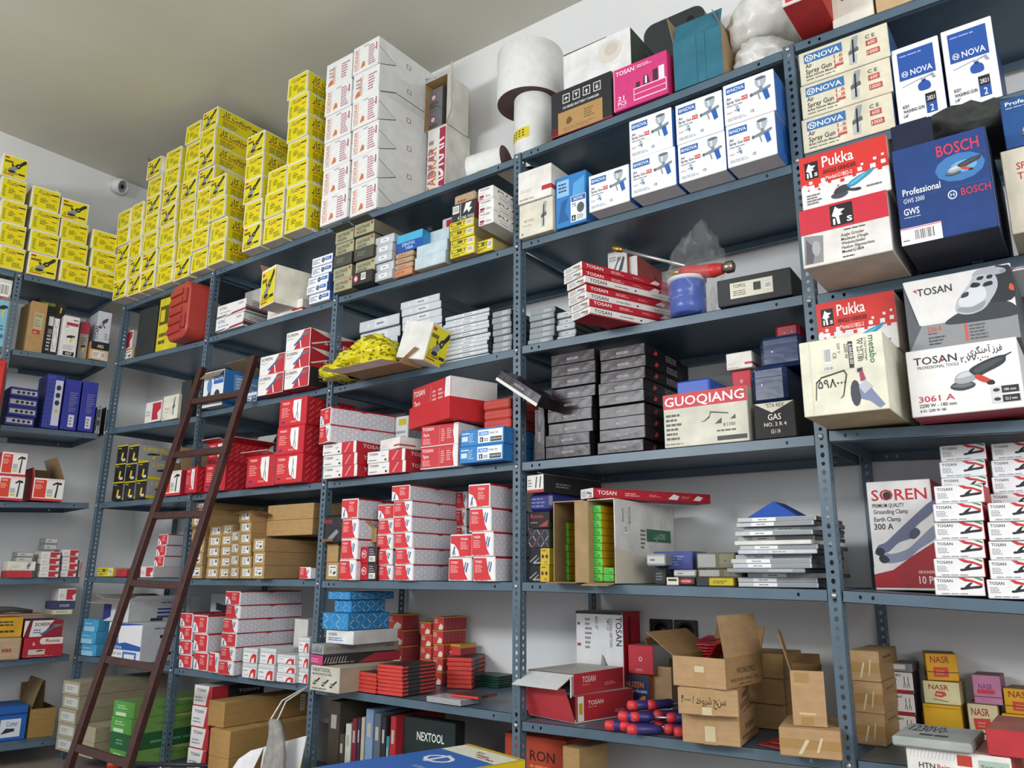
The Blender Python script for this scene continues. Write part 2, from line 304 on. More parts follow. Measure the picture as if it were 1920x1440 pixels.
def item(dn, fr, x, y, z, w, d, h, rz, label, group=None, rx=0, ry=0):
    q = D[dn]; me, parts = kit(dn, w, d, h)
    o = obj(q['n'], me, M4=place(fr, x, y, z, rz, rx, ry)); tag(o, label, q['cat'], group)
    for n, pm, m4 in parts: obj(n, pm, o, M4=m4)
    return o
POSTS_M = [(-3.16, -3.078, 2.6613), (-2.158, -2.124, 2.6772), (-1.08, -1.074, 2.687), (0.004, -0.004, 2.703), (1.104, 1.104, 2.7315), (2.2, 2.2, 2.7126)]
SHELVES_M = [(-3.0392, 2.6613, -2.1277, 2.6754), (-3.05, 2.2994, -2.1327, 2.2769), (-3.0628, 1.8725, -2.138, 1.8467), (-3.0763, 1.4247, -2.1433, 1.4224), (-3.0891, 0.9971, -2.1487, 0.9913), (-3.1023, 0.5574, -2.154, 0.566), (-2.0837, 2.6772, -1.0771, 2.6869), (-2.0886, 2.285, -1.078, 2.2918), (-2.0938, 1.8654, -1.0789, 1.8669), (-2.0993, 1.4232, -1.0799, 1.4244), (-2.1047, 0.9917, -1.0808, 0.9969), (-2.1101, 0.5584, -1.0818, 0.5596), (-1.0331, 2.682, -0.0069, 2.6901), (-1.0339, 2.3021, -0.0057, 2.3024), (-1.0349, 1.8618, -0.0045, 1.873), (-1.0359, 1.4257, -0.0032, 1.4332), (-1.0368, 0.9928, -0.0019, 0.9959), (-1.0378, 0.5564, -0.0006, 0.5502), (0.0371, 2.703, 1.101, 2.7214), (0.0382, 2.309, 1.101, 2.3067), (0.0395, 1.8791, 1.101, 1.8646), (0.0408, 1.4288, 1.101, 1.4278), (0.0421, 0.9966, 1.101, 0.986), (0.0435, 0.5299, 1.101, 0.5461), (1.145, 2.7315, 2.197, 2.7126), (1.145, 2.3262, 2.197, 2.3264), (1.145, 1.8555, 2.197, 1.8578), (1.145, 1.436, 2.197, 1.3941), (1.145, 0.9845, 2.197, 0.9366), (1.145, 0.5466, 2.197, 0.5624), (-3.1159, 0.105, -2.1597, 0.105), (-2.1157, 0.105, -1.0828, 0.105), (-1.0388, 0.105, 0.0007, 0.105), (0.0447, 0.105, 1.101, 0.105), (1.145, 0.105, 2.197, 0.105)]
POSTS_A = [(-1.24, -1.24, 2.7315), (-0.6, -0.6, 2.7315)]
SHELVES_A = [(-0.555, 2.7316, -0.045, 2.7333), (-1.2, 2.7309, -0.605, 2.7314), (-0.555, 2.2728, -0.045, 2.2918), (-1.2, 2.2655, -0.605, 2.2709), (-0.555, 1.8292, -0.045, 1.8417), (-1.2, 1.8244, -0.605, 1.828), (-0.555, 1.3999, -0.045, 1.4232), (-1.2, 1.391, -0.605, 1.3976), (-0.555, 0.9817, -0.045, 0.9928), (-1.2, 0.9774, -0.605, 0.9806), (-0.555, 0.5426, -0.045, 0.5624), (-1.2, 0.535, -0.605, 0.5407), (-0.555, 0.12, -0.045, 0.12), (-1.2, 0.12, -0.605, 0.12)]
# ---------------------------------------------------------------- room
def struct(name, me, loc=(0, 0, 0)):
    o = obj(name, me, loc=loc); o['kind'] = 'structure'; return o
def slab(name, a, b, mt):
    q = MB(); q.box(*a, *b, 'ffffff'); return struct(name, q.mesh(name, mt))
slab('floor', (-3.8, -5.2, -.1), (4.2, .7, 0), 'floor')
slab('ceiling', (-3.8, -5.2, 3.8), (4.2, .7, 3.9), 'ceil')
slab('wall_back', (-3.8, .55, 0), (4.2, .7, 3.8), 'wall')
slab('wall_left', (-3.8, -5.2, 0), (-3.68, .55, 3.8), 'wall')
# ---------------------------------------------------------------- slotted-angle racks
def holed(b, M4, cells, Wd, t, c):
    "strip along local z, width Wd along x, thickness t along y; cells = (length, ax, az) with slot half-sizes or None"
    z = 0
    for ln, a, q in cells:
        x0, x1, z0, z1 = 0, Wd, z, z+ln; z += ln
        if a is None:
            v = [(x, y, k) for y in (0, t) for x, k in ((x0, z0), (x1, z0), (x1, z1), (x0, z1))]
            b.add([M4 @ Vector(p) for p in v], [(0, 1, 2, 3), (7, 6, 5, 4), (0, 3, 7, 4), (1, 5, 6, 2)], c); continue
        cx, cz = (x0+x1)/2, (z0+z1)/2; o = []; i_ = []
        for k in range(8):
            an = math.pi/4*k; ca, sa = math.cos(an), math.sin(an); s = 1/max(abs(ca), abs(sa))
            o.append((cx+ca*s*Wd/2, cz+sa*s*ln/2)); i_.append((cx+ca*a, cz+sa*q))
        v = [(x, y, k) for y in (0, t) for ring in (o, i_) for x, k in ring]; fs = []
        for k in range(8):
            n = (k+1) % 8; fs += [(k, n, 8+n, 8+k), (16+n, 16+k, 24+k, 24+n), (8+k, 8+n, 24+n, 24+k)]
        for k in (7, 0, 3, 4): n = (k+1) % 8; fs.append((n, k, 16+k, 16+n))
        b.add([M4 @ Vector(p) for p in v], fs, c)
PW = .036; SD = .52
def post_mesh(H):
    b = MB(); cells = []; n = int(H/.0255)
    for i in range(n): cells.append((H/n, .0062, .0082) if i % 2 else (H/n, .0055, .0058))
    holed(b, Matrix(), cells, PW, .002, '888888')
    holed(b, Matrix.Translation((PW, 0, 0)) @ Matrix.Rotation(math.pi/2, 4, 'Z'), cells, PW, .002, '888888')
    return b.mesh('post', 'rack')
bolt_me = MB(); bolt_me.lathe([(.0085, 0), (.0085, .003), (.006, .006), (.001, .0075)], 'c0c4c8', 8, M4=Matrix.Rotation(math.pi/2, 4, 'X')); bolt_me = bolt_me.mesh('bolt', 'bolt')
def rack(label, fr, posts, shelves, H):
    root = bpy.data.objects.new('shelving_rack', None); col.objects.link(root); root.matrix_world = place(fr, 0, 0, 0); tag(root, label, 'shelving rack')
    for xb, xt, hp in posts:
        pm = post_mesh(hp)
        for y, back in ((-.003, 0), (SD, 1)):
            m4 = Matrix.Translation((xb, y, 0)) @ Matrix.Rotation(math.atan2(xt-xb, H), 4, 'Y')
            if back: m4 = m4 @ Matrix.Translation((0, .004, 0)) @ Matrix.Scale(-1, 4, (0, 1, 0))
            obj('post', pm, root, M4=m4)
    for x0, z0, x1, z1 in shelves:
        L = math.hypot(x1-x0, z1-z0); b = MB(); lip = .033
        b.box(0, 0, -.0015, L, SD, 0, '888888')
        cells = [(.03, None, None), (.03, .006, .0045), (.035, .006, .0045), (L-.19, None, None), (.03, .006, .0045), (.03, None, None), (.035, None, None)]
        rt = Matrix(((0, 0, 1, 0), (0, 1, 0, 0), (1, 0, 0, 0), (0, 0, 0, 1)))
        for y in (0, SD-.002): holed(b, Matrix.Translation((0, y, -lip)) @ rt, cells, lip, .002, '888888')
        b.box(0, 0, -lip, L, .016, -lip+.0015, '888888'); b.box(0, SD-.016, -lip, L, SD, -lip+.0015, '888888')
        for x in (0, L-.002): b.box(x, .002, -lip, x+.002, SD-.002, -.0015, '888888')
        s = obj('shelf', b.mesh('shelf', 'rack'), root, M4=Matrix.Translation((x0, 0, z0)) @ Matrix.Rotation(-math.atan2(z1-z0, x1-x0), 4, 'Y'))
        obj('bolt', bolt_me, s, loc=(-.024, -.003, -.016))
    return root
rack('blue grey slotted angle rack filling the long wall, seven shelves high', 'M', POSTS_M, SHELVES_M, 2.735)
rack('blue grey slotted angle rack across the far short wall, left of the corner', 'A', POSTS_A, SHELVES_A, 2.70)
# ---------------------------------------------------------------- carton designs
WH = 'ecedee'; RD = 'c8202e'; DK = '26282c'; Y = 'ded012'; KR = 'b5946a'; NB = '2a63ad'; CR = 'e4dfca'; GR = '8a8d92'
FA = '\uFEAD\uFE8E\uFB90 \uFE96\uFECC\uFEE8\uFEBB'
yb = [('r', .05, .03, .97, .94, Y)]
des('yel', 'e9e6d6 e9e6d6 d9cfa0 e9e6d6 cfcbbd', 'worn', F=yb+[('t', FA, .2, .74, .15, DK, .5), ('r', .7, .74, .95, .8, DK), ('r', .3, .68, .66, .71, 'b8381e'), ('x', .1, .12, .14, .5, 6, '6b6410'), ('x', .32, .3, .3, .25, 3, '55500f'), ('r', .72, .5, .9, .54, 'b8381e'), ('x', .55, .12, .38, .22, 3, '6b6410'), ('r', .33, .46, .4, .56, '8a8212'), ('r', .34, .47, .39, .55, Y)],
    R=[('r', .03, .05, .99, .95, Y), ('t', FA, .08, .62, .26, DK, .5), ('r', .6, .6, .75, .68, DK), ('t', 'SANATKAR', .1, .45, .13, 'b8381e', .42), ('x', .1, .12, .3, .28, 4, '6b6410'), ('i', 'grind', .55, .15, .42, .6), ('k', .12, .06, .16, .06)])
des('yelg', 'e9e6d6 e9e6d6 d9cfa0 e9e6d6 cfcbbd', 'worn', F=yb+[('r', .07, .82, .24, .9, 'b8381e'), ('r', .08, .64, .42, .74, '6b6212'), ('i', 'grind', .25, .2, .68, .7), ('t', FA, .08, .16, .17, DK, .55), ('r', .1, .08, .5, .12, 'b8381e'), ('r', .66, .18, .92, .26, DK)], R=D['yel']['P']['R'])
des('yelopen', 'e9e6d6 e9e6d6 d9cfa0 e9e6d6 cfcbbd', 'worn', F=D['yelg']['P']['F'], op=dict(top=0, flaps=[('K', .07, 8), ('L', .06, 35)]))
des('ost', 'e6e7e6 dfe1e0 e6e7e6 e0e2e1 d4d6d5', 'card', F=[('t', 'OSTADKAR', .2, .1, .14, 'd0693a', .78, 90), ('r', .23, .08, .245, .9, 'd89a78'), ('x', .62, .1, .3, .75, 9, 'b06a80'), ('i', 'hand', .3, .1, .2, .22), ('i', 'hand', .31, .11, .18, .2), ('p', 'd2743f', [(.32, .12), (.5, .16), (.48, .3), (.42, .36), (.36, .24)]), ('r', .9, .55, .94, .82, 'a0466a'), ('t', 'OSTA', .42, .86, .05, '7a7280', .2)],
    R=[('r', .47, .52, .54, .68, '8a4a55'), ('r', .48, .54, .53, .66, 'dfe1e0'), ('p', '5c5f5e', [(.02, .0), (.29, .32), (.29, .36), (.02, .66), (.02, .62), (.26, .34), (.0, .02)]), ('p', '5c5f5e', [(1, .33), (.8, .6), (1, .97), (1, .93), (.83, .6), (1, .37)])], fl=[('R', 'd8dad9', [(.02, .02), (.25, .3), (.28, .34), (.02, .62)]), ('R', 'd3d6d5', [(.98, .35), (.82, .6), (.98, .95)])])
des('ostg', 'e6e7e6 dadcdb e6e7e6 e0e2e1 d4d6d5', 'card', F=[('t', 'ostadkar', .34, .12, .13, 'd0693a', .7, 90), ('r', .36, .1, .375, .85, 'd89a78'), ('x', .6, .2, .32, .6, 6, 'b06a80'), ('p', 'd2743f', [(.1, .1), (.3, .14), (.26, .3), (.2, .34), (.12, .22)]), ('x', .12, .4, .2, .4, 3, '9a9094')],
    R=[('r', .47, .6, .54, .76, '8a4a55'), ('r', .48, .62, .53, .74, 'dadcdb'), ('p', '5c5f5e', [(.0, .02), (.27, .34), (.81, .34), (1, .04), (1, .01), (.8, .29), (.29, .29), (.05, .0)])], fl=[('R', 'd3d6d5', [(.04, .02), (.28, .3), (.8, .3), (.98, .05), (.98, .02)])])
des('ostopen', 'e2e2df d9d6cf e6e7e6 dfdfdb d4d6d5', 'worn', F=[('r', .66, .02, .98, .98, 'a03048'), ('t', 'OSTADKAR', .9, .08, .2, 'ece4e0', .8, 90), ('t', 'OSTADKAR', .5, .2, .1, 'd0693a', .6, 90), ('p', 'd2743f', [(.1, .06), (.6, .1), (.5, .2), (.2, .26)]), ('x', .1, .5, .3, .4, 5, '9a7078')])
des('ostside', 'e2e2df d9d6cf e6e7e6 dfdfdb d4d6d5', 'worn', op=dict(skip='F', top=1, flaps=[('r', .12, -38, 'd8d4cc')]), inner='a98d64')
des('greypack', '77787c 6c6d72 808186 77787c 66676b', 'gloss', F=[('e', .4, .6, .2, .16, 'a83048'), ('e', .4, .6, .14, .11, 'd0d0d2'), ('x', .1, .1, .8, .3, 4, '38383c')], n='gas_bottle_pack', cat='pack')
des('nova', 'eceff3 2f68b5 e4e8ec e4e8ec c9cdd2', 'card', F=[('r', .06, .74, .44, .9, NB), ('t', 'NOVA', .16, .78, .085, 'f2f4f8', .26), ('e', .11, .82, .035, .04, 'f2f4f8'), ('e', .11, .82, .025, .028, NB), ('t', 'N', .092, .8, .04, 'f2f4f8', .036), ('t', 'Air', .06, .59, .07, '30343a', .1), ('t', 'Spray Gun', .06, .5, .07, '30343a', .28), ('r', .36, .5, .48, .6, 'cc3a3a'), ('t', 'K70', .375, .525, .05, 'f4e8e8', .09), ('x', .06, .42, .36, .05, 1, '8a8f96'), ('i', 'spray', .52, .3, .42, .62), ('i', 'spray', .2, .24, .12, .16), ('t', 'H.V.L.P', .06, .26, .04, 'c03838', .1), ('x', .06, .08, .4, .08, 2, 'a8adb4'), ('t', 'CE', .52, .13, .06, '50555c', .07)],
    R=[('r', .2, .25, .8, .8, '1e4f97'), ('r', .25, .28, .75, .77, NB), ('t', 'NOVA', .62, .34, .18, 'f2f4f8', .36, 90)], U=[('r', .1, .3, .55, .75, '24508f'), ('t', 'NOVA', .16, .4, .25, 'c8d4e6', .34), ('e', .78, .5, .14, .2, '50565e')])
des('spraybox', 'e0dbc4 3b5f93 d6d0ba d8d3bc b9b4a0', 'worn', F=[('r', .06, .62, .5, .9, '3f74ac'), ('t', 'NOVA', .18, .68, .15, 'eef0ea', .29), ('e', .12, .76, .05, .1, 'eef0ea'), ('e', .12, .76, .038, .075, '3f74ac'), ('t', 'N', .098, .71, .1, 'eef0ea', .044), ('t', 'Air', .07, .47, .13, '3a3c40', .08), ('t', 'Spray Gun', .07, .29, .14, '3a3c40', .3), ('t', 'Brass Nozzle Material', .07, .18, .07, '4a4c50', .35), ('x', .07, .08, .4, .06, 1, '77776e'), ('t', '1.6', .4, .48, .11, 'bf5a50', .1), ('t', '1.8', .4, .33, .11, 'bf5a50', .1), ('r', .4, .22, .5, .3, 'bf5a50'), ('i', 'sprayg', .55, .12, .15, .8), ('t', 'C E', .76, .72, .1, '50524e', .1), ('r', .76, .5, .88, .66, 'b9534c'), ('t', '600', .78, .53, .1, 'ecdcd0', .08), ('r', .76, .22, .9, .38, 'b9534c'), ('t', '1000', .77, .25, .1, 'ecdcd0', .11)])
des('wash', 'eef0f3 2c3f77 e8eaee e8eaee 1d2a50', 'card', F=[('r', .12, .56, .88, .93, '2a55a5'), ('t', 'NOVA', .36, .6, .075, 'f0f3f8', .46), ('e', .24, .635, .07, .04, 'f0f3f8'), ('e', .24, .635, .056, .032, '2a55a5'), ('t', 'N', .205, .615, .04, 'f0f3f8', .07), ('x', .17, .86, .6, .03, 1, '9fb4de'), ('i', 'wash', .15, .36, .72, .2), ('r', .6, .19, .82, .31, '24272c'), ('t', '2821', .63, .22, .05, 'e8e8e8', .16), ('r', .6, .06, .82, .19, '2a55a5'), ('t', '2', .68, .08, .08, 'f4f4f4', .07), ('t', 'BODY', .12, .2, .04, '2b2f36', .14), ('t', 'WASHING GUN', .12, .14, .04, '2b2f36', .44), ('t', '1/4"', .12, .08, .04, '2b2f36', .1)])
des('novablue', '2e7cc0 2e7cc0 3a86c8 2e7cc0 235f96', 'card', F=[('r', .05, .6, .45, .92, '8fc0e4'), ('x', .1, .68, .3, .2, 3, '24486c'), ('p', '57a2dc', [(.5, .2), (.95, .5), (.95, .9), (.6, .8)]), ('r', .5, .05, 1, .55, 'eef0f2'), ('r', .52, .44, .98, .54, NB), ('t', 'NOVA', .6, .46, .06, 'f2f4f8', .3), ('t', '75', .54, .34, .07, '3a3e44', .14), ('e', .82, .3, .12, .1, '555b62'), ('r', .53, .07, .66, .18, '222'*2), ('t', '6', .57, .09, .07, 'ffffff', .05), ('x', .7, .08, .26, .1, 3, '6a6f76'), ('p', '1d5c99', [(.08, .1), (.2, .5), (.4, .55), (.3, .3), (.45, .12)])])
def mk_tosan_patt(name, flip, tool=0, dark=0):
    cut = [(.05, .1), (.62, .1), (.62, .28), (.7, .55), (.68, .9), (.05, .9)] if not flip else [(.95, .9), (.34, .9), (.36, .55), (.3, .3), (.4, .1), (.95, .1)]
    cu = [(1-u, v) for u, v in cut] if flip == 2 else cut
    tx = .1 if not flip else .45; ix = .72 if not flip else .08
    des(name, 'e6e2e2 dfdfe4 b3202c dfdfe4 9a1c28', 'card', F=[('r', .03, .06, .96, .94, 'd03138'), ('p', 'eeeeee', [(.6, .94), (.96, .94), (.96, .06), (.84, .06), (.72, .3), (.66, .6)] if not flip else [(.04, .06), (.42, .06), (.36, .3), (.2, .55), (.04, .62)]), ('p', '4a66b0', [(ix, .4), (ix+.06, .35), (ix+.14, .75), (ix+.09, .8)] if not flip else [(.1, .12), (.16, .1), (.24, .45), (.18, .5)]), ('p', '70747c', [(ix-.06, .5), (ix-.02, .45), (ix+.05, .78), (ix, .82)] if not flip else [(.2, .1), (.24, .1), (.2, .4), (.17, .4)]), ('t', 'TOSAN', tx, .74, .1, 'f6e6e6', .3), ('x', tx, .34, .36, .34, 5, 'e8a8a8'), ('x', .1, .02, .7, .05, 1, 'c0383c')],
        R=[('r', 0, .92, 1, 1, 'b3202c'), ('d', .02, .06, .98, .9, 15, 5, ['8f99bd', 'cf929e', 'a3abc4'], 1), ('e', .5, .94, .06, .07, 'b3202c')], L=[('d', .02, .06, .98, .9, 12, 5, ['a7b0cc', 'd8a8b0'], 1)])
mk_tosan_patt('rivet', 0); mk_tosan_patt('rivetf', 1)
des('plier', 'c42430 bd1f2c b31d28 bd1f2c 8d1720', 'card', F=[('r', .07, .1, .8, .92, 'cf2f34'), ('p', 'f0f0ee', [(.8, .92), (.52, .92), (.5, .6), (.56, .3), (.72, .14), (.8, .12)]), ('i', 'plier', .58, .2, .18, .68), ('t', 'TOSAN', .1, .8, .08, 'f4e4e4', .26), ('x', .1, .34, .3, .36, 5, 'e89a9a'), ('r', .1, .13, .24, .2, '3a3a80'), ('t', '10 PCS', .46, .13, .05, 'f0dada', .2)],
    R=[('d', .04, .06, .96, .94, 7, 4, ['dd6a70'])])
des('plieropen', 'c42430 bd1f2c b31d28 bd1f2c 8d1720', 'card', F=D['plier']['P']['F'], R=D['plier']['P']['R'], op=dict(flaps=[('F', .05, 75, 'b31d28'), ('K', .09, 30, 'b31d28'), ('R', .07, 75, 'bd1f2c')]), inner='cfc9c2')
des('hammer', 'e8e6e2 c22a3c b3202c c22a3c 9a1c28', 'card', F=[('r', .0, 0, 1, .1, 'c22a3c'), ('r', .04, .14, .42, .92, 'd2402c'), ('t', 'TOSAN', .07, .8, .07, 'f4e4e4', .24), ('x', .07, .5, .26, .22, 3, 'eba898'), ('i', 'hammer', .6, .16, .34, .72), ('r', .46, .32, .64, .52, 'a8b8c8'), ('r', .46, .2, .64, .28, 'd2c030'), ('d', .45, .9, .98, .99, 6, 1, ['c22a3c'])])
des('hammeropen', 'e8e6e2 c22a3c b3202c c22a3c 9a1c28', 'card', F=D['hammer']['P']['F'], op=dict(flaps=[('K', .1, -50, 'c22a3c'), ('R', .14, -22, 'a98d68'), ('L', .06, 10, 'c22a3c')]), inner='9a7c5a')
des('soren', 'e8e6e4 b02630 c22a36 b02630 8d1720', 'card', F=[('p', 'b92834', [(.35, .02), (.98, .02), (.98, .96), (.75, .96)]), ('t', 'SOREN', .05, .74, .15, '3a2a30', .44), ('x', .05, .58, .3, .08, 2, '9a9498'), ('p', 'f2eeee', [(.62, .05), (.66, .05), (.6, .5), (.57, .5)]), ('i', 'wrench', .32, .2, .62, .68)],
    R=[('p', 'ddd8d0', [(.0, .98), (.98, .98), (.98, .4), (.5, .6)]), ('p', 'b02630', [(.4, .62), (.98, .3), (.98, .98), (.7, .8)]), ('r', 0, 0, .02, 1, '8d1720'), ('p', 'eae6e2', [(.02, .2), (.05, .16), (.5, .62), (.47, .66)]), ('t', 'SOREN', .28, .3, .2, 'f2eeee', .62)])
des('sorenblk', 'e8e6e4 2b2528 c22a36 b02630 8d1720', 'card', F=D['soren']['P']['F'], R=[('t', 'SOREN', .18, .5, .22, 'f2eeee', .66), ('x', .2, .32, .4, .07, 1, 'b8b0b0')])
des('soren300', 'e9e7e6 b8222c e4e2e0 e0dedc 7c1820', 'card', F=[('p', 'a8242e', [(0, .02), (1, .02), (1, .44), (.6, .3), (.3, .18), (0, .14)]), ('p', 'e9e7e6', [(0, .14), (.3, .18), (.36, .25), (0, .2)]), ('i', 'clamp', .05, .24, .95, .55), ('t', 'SOREN', .07, .82, .1, 'c0222e', .86), ('e', .315, .866, .065, .035, '2a2c30'), ('t', 'PREMIUM QUALITY', .07, .755, .035, '3a3a3e', .5), ('t', 'Grounding Clamp', .08, .695, .04, '3a3540', .54), ('t', 'Earth Clamp', .08, .625, .04, '3a3540', .42), ('t', '300 A', .07, .55, .055, '2a2a30', .3), ('t', 'GROUNDING', .68, .15, .025, 'eee0e0', .28), ('t', '10 PCS', .68, .06, .065, 'f4eaea', .36)])
des('holder', 'eaebed c02a34 e6e7e9 e2e3e5 d8d9db', 'card', F=[('t', 'TOSAN', .06, .72, .16, '33363c', .32), ('x', .06, .28, .26, .34, 4, '9a9da4'), ('i', 'holder', .52, .24, .42, .48), ('p', 'c8303a', [(.5, .98), (.62, .78), (.8, .72), (.97, .5), (.97, .66), (.8, .84), (.66, .92), (.62, .98)]), ('p', '4a8a5a', [(.8, .98), (.98, .8), (.98, .9), (.9, .98)]), ('x', .14, .06, .7, .1, 1, '8a8d94')])
des('pukka', 'eceaea b8a8a0 d4472f d8d4d0 c8c4c0', 'worn', F=[('r', 0, .44, 1, 1, 'd0352f'), ('r', .06, .56, .22, .88, '1e1c20')]+[('r', u, v, u+s, v+s*1.4, c) for u, v, s, c in ((.02, .4, .05, 'eceaea'), (.1, .46, .04, 'eceaea'), (.16, .38, .05, 'd0352f'), (.24, .44, .06, 'eceaea'), (.32, .4, .035, 'd0352f'), (.38, .46, .05, 'eceaea'), (.46, .36, .045, 'd0352f'), (.5, .45, .06, 'eceaea'), (.6, .4, .04, 'd0352f'), (.66, .47, .05, 'eceaea'), (.74, .38, .05, 'd0352f'), (.8, .46, .06, 'eceaea'), (.88, .4, .045, 'd0352f'), (.92, .5, .05, 'eceaea'), (.7, .56, .03, 'eceaea'), (.84, .6, .035, 'eceaea'), (.2, .32, .025, 'd0352f'), (.42, .3, .02, 'd0352f'), (.08, .34, .02, 'd0352f'), (.93, .64, .03, 'eceaea'))]+[('i', 'hand', .07, .57, .14, .3), ('t', 's', .17, .6, .09, 'f0f0f0', .04), ('t', 'Pukka', .27, .72, .2, 'f6eeec', .36), ('t', 'ANGLE GRINDER', .27, .59, .075, '6a1c1c', .38), ('r', .29, .455, .62, .55, 'd0352f'), ('t', 'Model:G1802-2', .3, .47, .07, 'f0dcd8', .3), ('i', 'grinderblue', .34, .06, .5, .42), ('x', .06, .08, .2, .2, 4, '70747a'), ('x', .74, .14, .18, .06, 1, '70747a')])
des('msbox', 'e2e0dc c9c6be d03a44 d0ccc6 b3b0a6', 'worn', F=[('r', 0, .56, 1, 1, 'c62c3e'), ('r', .36, .6, .62, .96, '1c1a1e'), ('i', 'hand', .37, .61, .18, .34), ('t', 's', .545, .64, .13, 'f0f0f0', .06), ('p', '8b8b8e', [(.02, .05), (.24, .05), (.26, .5), (.04, .54)]), ('p', '5c5c60', [(.04, .06), (.12, .06), (.16, .3), (.06, .48)]), ('e', .17, .3, .05, .13, 'a8a8aa'), ('t', 'Angle Grinder', .46, .4, .05, '55524e', .26), ('t', "Meuleuse d'Angle", .46, .33, .05, '55524e', .3), ('t', 'Winkelschleifer', .46, .26, .05, '55524e', .27), ('t', 'Haakse Slijpmachine', .46, .19, .05, '55524e', .36), ('t', 'Model:G1804', .46, .12, .05, '3a3836', .24), ('x', .46, .04, .14, .04, 1, '3a3836'), ('x', .5, .49, .3, .04, 1, '55524e')])
des('bosch', '1f3f7d 17264a 1c3870 1c3870 10162c', 'worn', F=[('p', '3f78b4', el(.7, .66, .26, .14)), ('p', '6fa6d4', el(.74, .66, .14, .06)), ('t', 'BOSCH', .48, .81, .11, 'd23a52', .44), ('i', 'grinder', .54, .58, .42, .16), ('r', .02, .47, .98, .473, '4a689c'), ('t', 'Professional', .07, .5, .065, 'eceff4', .41), ('t', 'GWS 2000', .07, .42, .045, 'c8d0e0', .23), ('t', 'GWS', .06, .3, .065, 'eceff4', .17), ('x', .06, .265, .18, .02, 1, 'a8b4cc'), ('e', .59, .4, .05, .045, 'd8dde6'), ('e', .59, .4, .038, .034, '1f3f7d'), ('t', 'H', .57, .385, .03, 'd8dde6', .04), ('t', 'BOSCH', .68, .37, .07, 'c83850', .3), ('r', .0, .0, .44, .17, 'f0eeee'), ('r', 0, .155, .44, .165, 'd06070'), ('k', .14, .02, .24, .13), ('x', .02, .03, .1, .03, 1, '70747a')],
    U=[('t', 'GWS', .6, .4, .1, '8a94aa', .12)], R=[('r', .0, 0, .03, 1, '8fa0bc')])
des('bosch2', '1f4f8d 17264a 1c3870 1c3870 10162c', 'worn', F=[('t', 'Professional', .1, .85, .08, 'eceff4', .8), ('x', .1, .78, .5, .04, 1, 'a8b4cc'), ('p', '3f88c4', el(.7, .35, .3, .25)), ('i', 'grinder', .3, .15, .65, .4)])
des('t3266', 'e4e2e0 60636a dcdad8 d0cecc 55585e', 'card', F=[('r', 0, 0, 1, .34, '8f9194'), ('p', '4a4c54', [(0, .98), (.12, .34), (0, 0)]), ('p', '5a5d64', [(0, 0), (.14, .34), (.1, .36), (0, .9)]), ('i', 'bigrinder', .36, .3, .64, .7), ('t', 'TOSAN', .13, .76, .1, '2f3238', .33), ('p', 'd03a40', [(.09, .85), (.13, .8), (.12, .86)]), ('t', '3266 A', .19, .24, .07, 'cc4a48', .13), ('x', .19, .2, .12, .025, 1, '3c3e44'), ('x', .19, .05, .16, .13, 3, '4a4c52'), ('r', .53, .05, .555, .28, 'cc5a58'), ('x', .57, .05, .18, .22, 5, '5a5c62')])
FRZ = '\uFBFC\uFEAE\uFB95\uFEE8\uFEEB\uFE81 \uFEAF\uFEAE\uFED3'
des('t3061', 'eae9e9 e2e0de e6e4e2 dcdad8 a03642', 'card', F=[('t', 'TOSAN', .07, .77, .11, '34343a', .4), ('p', 'c8323c', [(.3, .785), (.325, .82), (.35, .785)]), ('t', 'PROFESSIONAL TOOLS', .1, .7, .045, '6a6c72', .38), ('i', 'grinder', .38, .3, .56, .5), ('t', FRZ, .57, .83, .09, '3a3c44', .3), ('t', '\u06F2,\u06F7\u06F7\u06F0,\u06F0\u06F0\u06F0', .5, .73, .08, '3a3c44', .25), ('t', '3061 A', .08, .21, .085, 'c23a48', .33), ('t', '2200 W - 180 mm', .08, .13, .05, '3a3c42', .34), ('t', 'A 01- 2200 W 180', .08, .06, .04, '3a3c42', .24), ('r', .73, .22, .97, .33, 'd2d4d8'), ('r', .82, .225, .965, .325, '2c2e34'), ('r', .73, .09, .97, .2, 'd2d4d8'), ('r', .82, .095, .965, .195, '2c2e34'), ('e', .775, .275, .03, .025, '3a3c42'), ('e', .775, .145, .03, .025, '3a3c42'), ('t', '180 mm', .84, .255, .035, 'e8e8e8', .1), ('t', '22.2 mm', .84, .125, .035, 'e8e8e8', .1)])
VT = lambda s, u, v, h, c, w: ('t', s, u, v, h, c, w, -90)
